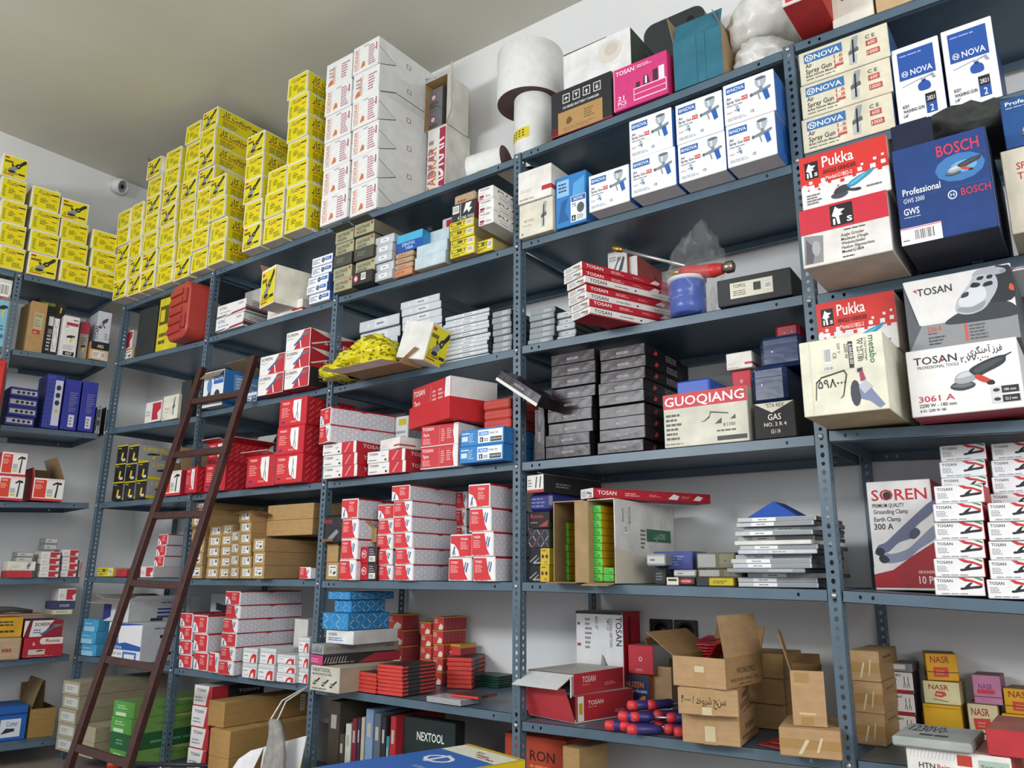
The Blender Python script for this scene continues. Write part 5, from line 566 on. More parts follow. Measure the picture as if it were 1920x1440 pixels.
# ---------------------------------------------------------------- every carton: design, frame, x y z, w d h, turn, label, group (metres)
ITEMS = [
('yel', 'A', -0.7019, -0.03, 2.7328, 0.1323, 0.4, 0.1396, 0.0, 'yellow power tool carton, {r} in leftmost stack on far short rack top', {'g': 'yellow power tool cartons', 'n': 5, 'j': 0.5, 'alt': {4: 'yelg'}, 'lean': -0.0148}),
('yel', 'A', -0.5498, -0.03, 2.7334, 0.1531, 0.4, 0.1386, 0.0, 'yellow power tool carton, {r} in second stack on far short rack top', {'g': 'yellow power tool cartons', 'n': 4, 'j': 0.5, 'alt': {0: 'yelg'}, 'lean': -0.0124}),
('yel', 'A', -0.3821, -0.03, 2.7339, 0.1548, 0.4, 0.132, 0.0, 'yellow power tool carton, {r} in third stack on far short rack top', {'g': 'yellow power tool cartons', 'n': 4, 'j': 0.5, 'alt': {3: 'yelopen'}, 'lean': -0.0154}),
('yel', 'A', -0.2152, -0.03, 2.7345, 0.1466, 0.4, 0.1271, 0.0, 'yellow power tool carton, {r} in corner stack on far short rack top', {'g': 'yellow power tool cartons', 'n': 3, 'j': 0.5, 'lean': -0.0083}),
('yel', 'M', -3.0452, -0.0909, 2.6647, 0.1484, 0.4, 0.1214, 0.0, 'yellow power tool carton, {r} in first stack from corner on long rack top', {'g': 'yellow power tool cartons', 'n': 5, 'j': 1.1, 'alt': {0: 'yelg', 2: 'yelg'}, 'lean': -0.0142}),
('yel', 'M', -2.8952, -0.0832, 2.6668, 0.131, 0.4, 0.1241, 0.0, 'yellow power tool carton, {r} in second stack from corner on long rack top', {'g': 'yellow power tool cartons', 'n': 5, 'j': 1.1, 'alt': {0: 'yelg', 1: 'yelg'}, 'lean': -0.0153}),
('yel', 'M', -2.7728, -0.0697, 2.6691, 0.1563, 0.4, 0.1264, 0.0, 'yellow power tool carton, {r} in third stack from corner on long rack top', {'g': 'yellow power tool cartons', 'n': 7, 'j': 1.1, 'alt': {0: 'yelg', 1: 'yelg', 4: 'yelg', 6: 'yelopen'}, 'lean': -0.0106}),
('yel', 'M', -2.606, -0.0536, 2.6718, 0.1611, 0.4, 0.1292, 0.0, 'yellow power tool carton, {r} in fourth stack from corner on long rack top', {'g': 'yellow power tool cartons', 'n': 7, 'j': 1.1, 'alt': {3: 'yelg', 4: 'yelg'}, 'lean': -0.0109}),
('yel', 'M', -2.4389, -0.045, 2.6743, 0.1545, 0.4, 0.1265, 0.0, 'yellow power tool carton, {r} in fifth stack from corner on long rack top', {'g': 'yellow power tool cartons', 'n': 8, 'j': 1.1, 'alt': {0: 'yelg', 4: 'yelg'}, 'lean': -0.0048}),
('yel', 'M', -2.2561, -0.0541, 2.6783, 0.1526, 0.4, 0.1289, 0.0, 'yellow power tool carton, {r} in sixth stack from corner on long rack top', {'g': 'yellow power tool cartons', 'n': 8, 'j': 1.1, 'alt': {4: 'yelg', 5: 'yelg', 7: 'yelg'}, 'lean': -0.0051}),
('yel', 'M', -2.0786, -0.0612, 2.68, 0.1506, 0.4, 0.1342, 0.0, 'yellow power tool carton, {r} in seventh stack from corner on long rack top', {'g': 'yellow power tool cartons', 'n': 4, 'j': 1.1, 'alt': {3: 'yelg'}, 'lean': -0.0128}),
('yel', 'M', -1.7621, -0.0578, 2.683, 0.1517, 0.4, 0.1399, 0.0, 'yellow power tool carton, {r} in eighth stack from corner on long rack top', {'g': 'yellow power tool cartons', 'n': 5, 'j': 1.1, 'alt': {0: 'yelg', 2: 'yelg', 4: 'yelg'}, 'lean': -0.0117}),
('yel', 'M', -1.5819, -0.0629, 2.6848, 0.157, 0.4, 0.1393, 0.0, 'yellow power tool carton, {r} in ninth stack from corner on long rack top', {'g': 'yellow power tool cartons', 'n': 3, 'j': 1.1, 'lean': -0.0064}),
('yel', 'M', -1.3956, -0.0729, 2.6866, 0.1569, 0.4, 0.1305, 0.0, 'yellow power tool carton, {r} in tenth stack from corner on long rack top', {'g': 'yellow power tool cartons', 'n': 7, 'j': 1.1, 'lean': -0.0103}),
('ost', 'M', -1.1821, -0.02, 2.689, 0.1948, 0.42, 0.1534, 0.0, 'white carton printed in orange, {r} of left tall stack on rack top', {'g': 'white orange-printed cartons', 'n': 6, 'j': 0.9, 'alt': {5: 'ostg'}, 'lean': -0.0055}),
('ost', 'M', -0.9775, -0.02, 2.6851, 0.1833, 0.42, 0.1563, 0.0, 'white carton printed in orange, {r} of right tall stack on rack top', {'g': 'white orange-printed cartons', 'n': 6, 'j': 0.9, 'alt': {4: 'ostg'}, 'lean': -0.006}),
('ostopen', 'M', -0.7767, 0.3, 2.6862, 0.1245, 0.19, 0.5457, 0.0, 'white carton with dark red lettering standing on end behind white stack', {}),
('ostside', 'M', -0.8108, 0.3, 3.2339, 0.1615, 0.17, 0.2834, 0.0, 'opened white carton lying with kraft flap toward the wall, behind white stack', {}),
('greypack', 'M', -0.8217, 0.34, 3.2399, 0.1012, 0.1, 0.1295, 0.0, 'grey round-marked pack inside the opened white carton, {r}', {'g': 'grey marked packs', 'n': 2}),
('charger', 'M', 0.1816, -0.0, 2.7115, 0.277, 0.38, 0.2001, 0.0, 'black battery charger carton with kraft sticker, on rack top beside rolls', {'j': 0.5}),
('pink', 'M', 0.4733, -0.01, 2.7156, 0.2214, 0.2, 0.179, 0.0, 'pink tool set carton on the rack top beside black charger carton', {'j': 0.5}),
('whitestain', 'M', 0.2162, 0.04, 2.9127, 0.307, 0.3, 0.1898, 0.0, 'white stained carton lying on the black charger carton', {}),
('teal', 'M', 0.7151, 0.0, 2.7191, 0.1827, 0.3, 0.1976, 0.0, 'opened teal carton with brown flaps on the rack top', {'j': 0.5}),
('uplo', 'M', 1.1578, -0.16, 2.76, 0.1138, 0.3, 0.1044, 0.0, 'red and white tilted carton with scribbled front, hanging over rack top edge', {'j': 0.5}),
('whiteyel', 'M', 1.2671, 0.0, 2.7306, 0.1231, 0.3, 0.3542, 0.0, 'tall white carton with yellow label on rack top at upper right', {'j': 0.5}),
('beige', 'M', 1.3982, 0.0, 2.7282, 0.2135, 0.3, 0.2852, 0.0, 'plain beige carton on rack top at far upper right', {'j': 0.5}),
('creamgun', 'M', 0.0437, -0.0286, 2.3102, 0.1596, 0.32, 0.1417, 0.0, 'cream carton with grey spray gun print, under white red-banded carton', {'j': 0.5}),
('whitered', 'M', 0.0451, -0.0386, 2.452, 0.1585, 0.34, 0.1375, 0.0, 'white carton with dark red band, stacked on cream spray gun carton', {'j': 0.5}),
('white', 'M', 0.0642, 0.24, 2.3102, 0.1283, 0.25, 0.3568, 0.0, 'plain white carton behind the blue carton on second shelf', {}),
('novablue', 'M', 0.2089, -0.0157, 2.3099, 0.1364, 0.3, 0.213, 0.0, 'bright blue carton standing left of the white spray gun cartons', {}),
('nova', 'M', 0.3893, -0.0698, 2.3095, 0.1668, 0.38, 0.1454, 0.0, 'white and blue spray gun carton, first from left in lower row', {'g': 'white and blue spray gun cartons', 'j': 0.3}),
('nova', 'M', 0.5726, -0.0851, 2.3091, 0.1702, 0.38, 0.1443, 0.0, 'white and blue spray gun carton, second from left in lower row', {'g': 'white and blue spray gun cartons', 'j': 0.3}),
('nova', 'M', 0.7515, -0.0829, 2.3087, 0.167, 0.38, 0.1437, 0.0, 'white and blue spray gun carton, third from left in lower row', {'g': 'white and blue spray gun cartons', 'j': 0.3}),
('nova', 'M', 0.9261, -0.088, 2.3083, 0.1613, 0.38, 0.1505, 0.0, 'white and blue spray gun carton, fourth from left in lower row', {'g': 'white and blue spray gun cartons', 'j': 0.3}),
('nova', 'M', 0.571, -0.0851, 2.4544, 0.1646, 0.38, 0.1537, 0.0, 'white and blue spray gun carton, first from left in upper row', {'g': 'white and blue spray gun cartons', 'j': 0.3}),
('nova', 'M', 0.7484, -0.0829, 2.4534, 0.1677, 0.38, 0.1516, 0.0, 'white and blue spray gun carton, second from left in upper row', {'g': 'white and blue spray gun cartons', 'j': 0.3}),
('nova', 'M', 0.9241, -0.088, 2.4598, 0.1691, 0.38, 0.1503, 0.0, 'white and blue spray gun carton, third from left in upper row', {'g': 'white and blue spray gun cartons', 'j': 0.3}),
('spraybox', 'M', 1.1446, -0.0052, 2.3274, 0.2687, 0.33, 0.1184, 0.0, 'cream spray gun carton with blue panel, {r} of stack of three', {'g': 'cream spray gun cartons', 'n': 3, 'j': 0.5, 'lean': 0.0049}),
('wash', 'M', 1.4221, 0.0044, 2.3275, 0.1287, 0.36, 0.2579, -1.0, 'white and royal blue washing gun carton beside cream spray gun cartons', {}),
('wash', 'M', 1.5586, 0.0023, 2.3275, 0.1292, 0.36, 0.2613, 0.0, 'white and royal blue washing gun carton, the right one of two', {}),
('msbox', 'M', 1.175, -0.2306, 1.8572, 0.2313, 0.46, 0.1739, 0.0, 'red over pale grey worn carton with black hand emblem on third shelf', {}),
('pukka', 'M', 1.1841, -0.2206, 2.0322, 0.2345, 0.4, 0.1645, 0.0, 'red and white angle grinder carton on top of worn grey carton', {}),
('bosch', 'M', 1.4305, -0.2385, 1.8578, 0.2175, 0.45, 0.274, 0.0, 'big dark blue grinder carton under a draped black bag', {}),
('creamred', 'M', 1.6687, -0.1604, 1.8581, 0.1014, 0.4, 0.2287, 0.0, 'cream carton with red lettering cut off by picture edge', {}),
('bosch2', 'M', 1.6833, -0.1604, 2.0878, 0.1163, 0.35, 0.1399, 0.0, 'blue carton on the cream carton at the right edge', {}),
('holder', 'M', 1.2471, 0.06, 1.8572, 0.1243, 0.22, 0.0572, 0.0, 'small white electrode holder box under the worn grey carton', {}),
('metabo', 'M', 1.1435, -0.2263, 1.4389, 0.2137, 0.42, 0.2089, 0.0, 'cream worn grinder carton with handwritten price, jutting past the post', {}),
('pukka', 'M', 1.1435, -0.02, 1.6488, 0.2174, 0.4, 0.1702, 0.0, 'red and white angle grinder carton standing on the cream jutting carton', {}),
('t3061', 'M', 1.3892, -0.12, 1.4275, 0.2536, 0.42, 0.1796, 0.0, 'white grinder carton with handwritten black price on fourth shelf', {}),
('t3266', 'M', 1.3985, -0.1, 1.6082, 0.2535, 0.38, 0.1999, 0.0, 'grey and white grinder carton with large silver grinder head', {}),
('holder', 'M', 1.547, -0.02, 1.809, 0.1465, 0.25, 0.0108, 0.0, 'small white electrode holder box on grey grinder carton at right edge', {}),
('white', 'M', 1.3985, 0.0, 1.809, 0.1361, 0.2, 0.0105, 0.0, 'plain white box lying on the grey grinder carton', {}),
('soren300', 'M', 1.1869, 0.2, 0.9838, 0.1759, 0.25, 0.318, 0.0, 'large white and red earth clamp carton behind small white boxes', {}),
('holder', 'M', 1.3786, -0.0, 0.9751, 0.1147, 0.13, 0.0472, 0.0, 'white electrode holder box, {r} in front left stack at right', {'g': 'white electrode holder boxes', 'n': 6, 'j': 1, 'lean': 0.0043}),
('holder', 'M', 1.5005, -0.0, 0.9695, 0.1004, 0.13, 0.0477, 0.0, 'white electrode holder box, {r} in front right stack at right', {'g': 'white electrode holder boxes', 'n': 5, 'j': 1, 'lean': 0.0043}),
('holder', 'M', 1.375, 0.145, 0.9753, 0.1131, 0.14, 0.0456, 0.0, 'white electrode holder box, {r} in rear left stack at right', {'g': 'white electrode holder boxes', 'n': 9, 'j': 0.6, 'lean': 0.0039}),
('holder', 'M', 1.4944, 0.145, 0.9698, 0.1037, 0.14, 0.0457, 0.0, 'white electrode holder box, {r} in rear right stack at right', {'g': 'white electrode holder boxes', 'n': 9, 'j': 0.6, 'lean': 0.0047}),
('sorengun', 'M', 1.1435, 0.4, 0.5489, 0.0757, 0.11, 0.0625, 0.0, 'white clamp box with dark red striped base, {r} of the stack', {'g': 'white boxes with striped base', 'n': 3, 'j': 0.5}),
('greybox', 'M', 1.1655, 0.4, 0.7374, 0.0583, 0.11, 0.0258, 0.0, 'grey box with white label on the striped white boxes', {}),
('nasrg', 'M', 1.2416, 0.4, 0.5508, 0.102, 0.11, 0.1013, 0.0, 'plain yellow carton, lowest of the yellow lettered stack', {}),
('nasrc', 'M', 1.248, 0.4, 0.6531, 0.0975, 0.11, 0.0648, 0.0, 'cream lettered carton with black scrawl between two yellow cartons', {}),
('nasry', 'M', 1.2636, 0.4, 0.7189, 0.085, 0.11, 0.0783, 14.0, 'yellow carton with red label, turned on top of cream one', {}),
('nasrk', 'M', 1.3609, 0.4, 0.5522, 0.0767, 0.11, 0.1108, 0.0, 'cream lettered carton with red patch under the pink carton', {}),
('nasrp', 'M', 1.3818, 0.4, 0.664, 0.0717, 0.11, 0.0804, 0.0, 'faded pink lettered carton on top of a cream carton', {}),
('nasrg', 'M', 1.4462, 0.4, 0.5537, 0.0933, 0.11, 0.0899, 0.0, 'plain yellow carton at right edge, under tilted yellow one', {}),
('nasry', 'M', 1.4571, 0.4, 0.6446, 0.094, 0.11, 0.069, -6.0, 'yellow carton with red label at the right picture edge', {}),
('htn', 'M', 1.2871, -0.1, 0.5533, 0.2239, 0.22, 0.0609, 0.0, 'white carton with red, blue and green print below steel sheet case', {}),
('steelplate', 'M', 1.2611, -0.12, 0.6152, 0.1759, 0.22, 0.0236, 0.0, 'dull steel case with handwriting lying on the white printed carton', {}),
('redbox', 'M', 1.4662, -0.1, 0.6152, 0.142, 0.24, 0.0591, 0.0, 'faded red carton at the lower right corner of picture', {}),
('longtosw', 'M', 0.3578, -0.1493, 1.8775, 0.105, 0.5, 0.0276, -22.4, 'long white striped cutter box, bottom in fanned stack of seven', {'g': 'long cutter boxes'}),
('longtos', 'M', 0.3562, -0.148, 1.9061, 0.105, 0.5, 0.0276, -23.3, 'long red cutter box, second up in fanned stack of seven', {'g': 'long cutter boxes'}),
('longtosw', 'M', 0.3431, -0.1446, 1.9348, 0.105, 0.5, 0.0276, -22.7, 'long white striped cutter box, third up in fanned stack of seven', {'g': 'long cutter boxes'}),
('longtos', 'M', 0.3398, -0.1421, 1.9634, 0.105, 0.5, 0.0276, -22.1, 'long red cutter box, fourth up in fanned stack of seven', {'g': 'long cutter boxes'}),
('longtosw', 'M', 0.341, -0.1504, 1.992, 0.105, 0.5, 0.0276, -21.6, 'long white striped cutter box, fifth up in fanned stack of seven', {'g': 'long cutter boxes'}),
('longtos', 'M', 0.3268, -0.1478, 2.0207, 0.105, 0.5, 0.0276, -20.9, 'long red cutter box, sixth up in fanned stack of seven', {'g': 'long cutter boxes'}),
('longtos', 'M', 0.3253, -0.1461, 2.0493, 0.105, 0.5, 0.0276, -21.5, 'long red cutter box, top in fanned stack of seven', {'g': 'long cutter boxes'}),
('smalltool', 'M', 0.299, 0.22, 2.1314, 0.0858, 0.2, 0.1403, 0.0, 'small white tool box with red edge, upper one beside spray wand', {}),
('smalltool', 'M', 0.3284, 0.24, 1.8763, 0.0902, 0.22, 0.3676, 0.0, 'small white tool box with red edge, lower one behind red boxes', {}),
('topful', 'M', 0.8386, -0.02, 1.8694, 0.2356, 0.14, 0.0916, 3.0, 'long black scuffed box with cream label near the post', {}),
('slim', 'M', 0.1668, 0.05, 1.8785, 0.084, 0.36, 0.024, 0.0, 'slim pale grey flat box behind long red boxes, {r}', {'g': 'slim grey flat boxes', 'n': 5, 'j': 1}),
('blk', 'M', 0.1492, 0.0, 1.4299, 0.1875, 0.3, 0.0433, 0.0, 'glossy black flat box, {r} of the left stack on fourth shelf', {'g': 'glossy black tool boxes', 'n': 9, 'j': 1.6, 'lean': 0.0031}),
('blk', 'M', 0.3689, 0.0, 1.4297, 0.1775, 0.3, 0.0417, 0.0, 'glossy black flat box, {r} of the right stack on fourth shelf', {'g': 'glossy black tool boxes', 'n': 9, 'j': 1.6, 'lean': 0.0015}),
('blk', 'M', 0.0971, 0.0, 1.43, 0.0431, 0.25, 0.1917, 0.0, 'upright glossy black box beside the left black stack', {}),
('blkthin', 'M', 0.012, -0.13, 1.722, 0.22, 0.12, 0.045, 0.0, 'thin glossy black box leaning down past the post', {'ry': 34}),
('black', 'M', 0.3915, 0.33, 1.4297, 0.1011, 0.18, 0.0678, 0.0, 'dull black flat box, {r} of the rear stack in shadow', {'g': 'rear black boxes', 'n': 6, 'j': 0.6}),
('guoq', 'M', 0.6207, 0.0, 1.4295, 0.2864, 0.28, 0.1781, 0.0, 'worn cream carton with red band and white capital lettering', {}),
('bluecase', 'M', 0.6426, 0.06, 1.6086, 0.1202, 0.2, 0.0556, 0.0, 'flat bright blue plastic case lying on the worn cream carton', {}),
('starex', 'M', 0.9258, 0.0, 1.4292, 0.1263, 0.25, 0.1138, 0.0, 'black and cream worn gas tool carton beside the cream carton', {}),
('navycase', 'M', 0.9177, 0.02, 1.544, 0.1096, 0.25, 0.1193, 0.0, 'glossy navy metal case on the black and cream carton', {}),
('navycase', 'M', 0.937, 0.06, 1.6643, 0.1324, 0.25, 0.1042, 0.0, 'glossy navy metal case, upper one tucked behind the post', {}),
('redcase', 'M', 0.9705, 0.12, 1.7695, 0.0787, 0.2, 0.0516, 0.0, 'red metal case on top of the navy cases', {}),
('redsmall', 'M', 0.8181, 0.12, 1.6086, 0.0633, 0.14, 0.078, 0.0, 'red carton under white tilted carton, behind worn cream one', {}),
('whitered', 'M', 0.8086, 0.1, 1.6876, 0.0871, 0.16, 0.0571, 0.0, 'white carton with red underside tilted beside the navy case', {}),
('gaon', 'M', 0.0474, 0.03, 0.9977, 0.0932, 0.3, 0.0589, 0.0, 'black and yellow tool box, {r} of two beside the post', {'g': 'black and yellow tool boxes', 'n': 2, 'j': 0.3}),
('pattern', 'M', 0.0449, 0.03, 1.1165, 0.0965, 0.3, 0.0682, 0.0, 'black box with red and white dashes above yellow tool boxes', {}),
('ronixb', 'M', 0.0472, 0.03, 1.1857, 0.0946, 0.3, 0.061, 0.0, 'black shrink-wrapped box with red lettering, above dashed box', {}),
('bluefilm', 'M', 0.0449, 0.04, 1.2477, 0.0976, 0.28, 0.0666, 0.0, 'blue film-wrapped pack under the open black box', {}),
('openblack', 'M', 0.0493, 0.02, 1.3153, 0.0814, 0.34, 0.0643, -8.0, 'open black box with white end and brown lid, topmost there', {}),
('rodcarton2', 'M', 0.1895, -0.02, 0.9963, 0.1254, 0.42, 0.2752, 0.0, 'opened kraft carton holding a green rod box stack, left one', {}),
('rodcarton', 'M', 0.3375, -0.03, 0.9948, 0.1036, 0.46, 0.2762, 0.0, 'large open white carton full of green electrode boxes', {}),
('rod', 'M', 0.1523, 0.06, 1.0005, 0.0499, 0.3, 0.0257, 0.0, 'green ended electrode box, {r} in the left kraft carton', {'g': 'green ended electrode boxes', 'n': 8, 'j': 0.4}),
('rod', 'M', 0.33, 0.0, 1.0005, 0.0437, 0.38, 0.0255, 0.0, 'green ended electrode box, {r} in tall stack in white carton', {'g': 'green ended electrode boxes', 'n': 10, 'j': 0.4}),
('rod', 'M', 0.3777, 0.0, 1.0005, 0.0407, 0.36, 0.0231, 0.0, 'green ended electrode box, {r} of short stack in white carton', {'g': 'green ended electrode boxes', 'n': 2, 'j': 0.2}),
('yelbl', 'M', 0.3274, 0.1, 1.0525, 0.0342, 0.25, 0.0253, 0.0, 'yellow sided rod box, {r} of the rear stack in white carton', {'g': 'yellow rod boxes', 'n': 8}),
('longtos', 'M', 0.3047, -0.02, 1.276, 0.081, 0.5, 0.0342, -28.0, 'long red cutter box with torn white end on the white carton', {}),
('redng', 'M', 0.5806, 0.06, 0.9924, 0.0982, 0.14, 0.0242, 0.0, 'red, black and cream small spark plug box among dark packs', {}),
('yelblk', 'M', 0.6888, 0.05, 0.9913, 0.1207, 0.12, 0.0243, 0.0, 'yellow and black box low beside the folders stack', {}),
('smallclear', 'M', 0.6043, 0.06, 1.0176, 0.0793, 0.12, 0.0228, 0.0, 'clear blister pack lying across the small spark plug box', {}),
('olive', 'M', 0.6937, 0.05, 1.0176, 0.1445, 0.14, 0.0245, 0.0, 'long olive box lying across the yellow and black box', {}),
('olive', 'M', 0.6826, 0.07, 1.043, 0.1291, 0.12, 0.0511, 0.0, 'olive box with clear window, standing on long olive box', {}),
('bluepk', 'M', 0.5063, 0.12, 1.0414, 0.1409, 0.12, 0.0595, 0.0, 'blue printed pack on clutter beside the white carton', {}),
('dpack', 'M', 0.5184, 0.1, 0.993, 0.0389, 0.12, 0.0581, 0.0, 'dark pack on the shelf right of the white carton', {}),
('smallclear', 'M', 0.53, 0.02, 1.0521, 0.0629, 0.09, 0.0391, 10.0, 'clear blister pack tilted against the big white carton', {}),
('folder', 'M', 0.8293, 0.03, 0.9899, 0.236, 0.3, 0.0137, 0.0, 'silver tool blister card, {r} of the messy tall pile', {'g': 'silver blister cards', 'n': 15, 'j': 6, 'alt': {3: 'slimd', 7: 'slim', 9: 'white', 12: 'slim'}}),
('redwhitebox', 'M', 0.007, 0.0928, 0.5348, 0.232, 0.3, 0.0862, -11.8, 'big red and white tool carton with front flap hanging, lower one', {}),
('redlid', 'M', 0.0295, 0.0545, 0.625, 0.2038, 0.3, 0.0663, -5.1, 'red tool carton with white front flap lying on another', {}),
('whitetall', 'M', 0.0419, 0.36, 0.5342, 0.2055, 0.14, 0.3528, 0.0, 'tall white carton with red side standing against the wall', {}),
('abrasive', 'M', 0.241, 0.3755, 0.5357, 0.1043, 0.1345, 0.1317, 0.0, 'dark blue and orange abrasive disc carton under red cube', {}),
('redsmall', 'M', 0.2585, 0.3755, 0.6684, 0.1027, 0.1345, 0.1022, 0.0, 'red and grey cube carton on the blue abrasive carton', {}),
('workpro', 'M', 0.6743, -0.0695, 0.5467, 0.168, 0.26, 0.0836, 9.0, 'kraft tool carton, bottom of the three taped cartons', {}),
('workhand', 'M', 0.6862, -0.1156, 0.6313, 0.1716, 0.26, 0.0731, 14.0, 'kraft tool carton with black handwriting, middle of three', {}),
('workopen', 'M', 0.6607, -0.0867, 0.7054, 0.1678, 0.26, 0.0845, -3.3, 'kraft tool carton with flaps open, on two taped cartons', {}),
('kraft', 'M', 0.7295, 0.3, 0.5436, 0.1295, 0.2, 0.0776, 0.0, 'plain kraft carton, {r} of the stack behind taped cartons', {'g': 'rear kraft cartons', 'n': 3, 'j': 1}),
('tapekraft', 'M', 0.3415, 0.4, 0.5369, 0.078, 0.11, 0.1617, 0.0, 'kraft carton with raised flaps behind the red capped handles', {}),
('tapedkraft', 'M', 0.9681, -0.0892, 0.5505, 0.1567, 0.22, 0.0727, 11.5, 'flat kraft carton with shiny brown tape beside the post', {}),
('tapekraft', 'M', 0.9979, -0.0528, 0.6242, 0.0873, 0.2, 0.144, 17.3, 'tall kraft carton with one raised flap on flat taped carton', {}),
('tapedkraft', 'M', 1.089, 0.22, 0.5482, 0.0819, 0.24, 0.0868, 0.0, 'kraft carton, {r} of the stack of three behind the post', {'g': 'kraft cartons behind post', 'n': 3, 'j': 0.8}),
('redpack', 'M', 0.86, 0.03, 0.546, 0.12, 0.08, 0.003, -15.0, 'flat red carded pack on shelf, bottom of the small pile', {'g': 'red packs on the shelf'}),
('redpack', 'M', 0.88, 0.06, 0.55, 0.12, 0.08, 0.003, -3.0, 'flat red carded pack on shelf, middle of the small pile', {'g': 'red packs on the shelf'}),
('redpack', 'M', 0.9, 0.09, 0.554, 0.12, 0.08, 0.003, 9.0, 'flat red carded pack on shelf, top of the small pile', {'g': 'red packs on the shelf'}),
('smallnova', 'M', -1.2236, -0.03, 2.2931, 0.1461, 0.25, 0.0458, 0.0, 'small white and blue box, {r} of the stepped stack of five', {'g': 'small white and blue boxes', 'n': 5, 'j': 1, 'stag': [0.0, -0.008, -0.012, 0.008, 0.02]}),
('elec', 'M', -1.0285, -0.05, 2.3033, 0.1258, 0.22, 0.0615, 0.0, 'olive electrode holder box, {r} of left crushed stack', {'g': 'olive electrode holder boxes', 'n': 5, 'j': 1.6, 'alt': {2: 'elecd', 3: 'elec', 4: 'eleco'}}),
('elec', 'M', -0.89, -0.05, 2.3034, 0.1273, 0.22, 0.0607, 0.0, 'olive electrode holder box, {r} of right crushed stack', {'g': 'olive electrode holder boxes', 'n': 5, 'j': 1.6, 'alt': {0: 'elecred', 2: 'elecd', 4: 'eleco'}}),
('greypk', 'M', -0.7712, -0.03, 2.3034, 0.1194, 0.25, 0.0431, 0.0, 'pale grey box with white label, {r} of five', {'g': 'pale grey labelled boxes', 'n': 5, 'j': 1}),
('orangepk', 'M', -0.6532, -0.02, 2.3034, 0.1085, 0.2, 0.035, 0.0, 'orange paper pack, lowest of the small soft pile', {}),
('softkraft', 'M', -0.6485, -0.02, 2.3395, 0.1086, 0.2, 0.0248, 0.0, 'crumpled brown paper pack, {r} of three on orange pack', {'g': 'brown paper packs', 'n': 3, 'j': 1}),
('visa', 'M', -0.6427, -0.02, 2.4148, 0.1565, 0.18, 0.085, 0.0, 'crushed blue shiny pack on the brown paper packs', {}),
('ltblue', 'M', -0.5141, -0.03, 2.3035, 0.1759, 0.28, 0.0571, 0.0, 'pale blue flattened carton, {r} of the two leaning ones', {'g': 'pale blue cartons', 'n': 2, 'j': 1}),
('ltblue', 'M', -0.5369, 0.03, 2.4188, 0.161, 0.3, 0.0819, 0.0, 'pale blue long carton lying across the pale blue pair', {}),
('yelbl', 'M', -0.3068, -0.04, 2.3036, 0.1303, 0.28, 0.0401, 0.0, 'yellow hammer box, {r} of four beside the post', {'g': 'yellow hammer boxes', 'n': 4, 'j': 0.8}),
('bstool', 'M', -0.3116, -0.03, 2.4651, 0.1348, 0.28, 0.0877, 0.0, 'black steel tool box with white emblem on yellow boxes', {}),
('softkraft', 'M', -0.328, 0.0, 2.5538, 0.1165, 0.2, 0.0607, 0.0, 'crumpled kraft pack on the black steel tool box', {}),
('tosmall', 'M', -0.552, 0.18, 2.5023, 0.0566, 0.2, 0.1317, 0.0, 'small white and red box behind the yellow hammer boxes', {}),
('yelbl', 'M', -0.1795, -0.02, 2.3036, 0.0841, 0.25, 0.0528, 0.0, 'yellow labelled white box under the white reel cartons', {}),
('pu', 'M', -0.0808, -0.13, 2.3584, 0.0749, 0.33, 0.0544, 0.0, 'white air reel carton, {r} of three beside the post', {'g': 'white air reel cartons', 'n': 3, 'j': 0.5, 'lean': -0.0035}),
('white', 'M', -0.1269, 0.02, 2.6764, 0.085, 0.22, 0.0, 0.0, 'plain white carton above the white air reel cartons, beside post', {}),
('slim', 'M', -0.9698, 0.08, 1.8665, 0.2601, 0.36, 0.0521, 0.0, 'slim pale grey flat box, {r} of first pile left of post', {'g': 'slim grey flat boxes', 'n': 6, 'j': 1.6}),
('slim', 'M', -0.6524, 0.06, 1.8697, 0.235, 0.4, 0.0346, 0.0, 'slim pale grey flat box, {r} of second pile, tallest', {'g': 'slim grey flat boxes', 'n': 10, 'j': 1.2, 'lean': -0.0029}),
('slim', 'M', -0.3832, 0.03, 1.8726, 0.2389, 0.4, 0.0177, 0.0, 'slim pale grey flat box, {r} of third pile mid shelf', {'g': 'slim grey flat boxes', 'n': 12, 'j': 1.4, 'lean': -0.0011}),
('slimd', 'M', -0.1316, 0.03, 1.8738, 0.0937, 0.4, 0.0259, 0.0, 'slim dark grey flat box, {r} of fourth pile near post', {'g': 'slim grey flat boxes', 'n': 7, 'j': 1.2}),
('slimd', 'M', 0.0515, 0.03, 1.8801, 0.1167, 0.38, 0.0247, 0.0, 'slim dark grey flat box, {r} of pile right of post', {'g': 'slim grey flat boxes', 'n': 6, 'j': 1.2}),
('darkred', 'M', -1.1219, 0.2, 1.863, 0.0876, 0.25, 0.1406, 0.0, 'dark red and white box, {r} of two behind rack post', {'g': 'dark red boxes', 'n': 2, 'j': 0.4}),
('yelbagbox', 'M', -0.8371, -0.13, 1.8689, 0.3456, 0.19, 0.0018, 0.0, 'opened kraft carton holding yellow packets, flaps spread over edge', {}),
('tosanlong2', 'M', -1.0164, -0.05, 1.4286, 0.2172, 0.2, 0.0514, 0.0, 'long white and red box, {r} of three under patterned boxes', {'g': 'long white and red boxes', 'n': 3, 'j': 1}),
('rivetf', 'M', -1.0323, -0.07, 1.5839, 0.1006, 0.33, 0.0793, -13.0, 'patterned grey box with red end, {r} of two above long boxes', {'g': 'patterned red and grey rivet boxes', 'n': 2, 'j': 0.5, 'alt': {0: 'rivet'}}),
('tosanlong2', 'M', -0.7596, -0.03, 1.4305, 0.221, 0.18, 0.0497, 0.0, 'long white and red box, {r} of two beside red set carton', {'g': 'long white and red boxes', 'n': 2, 'j': 1}),
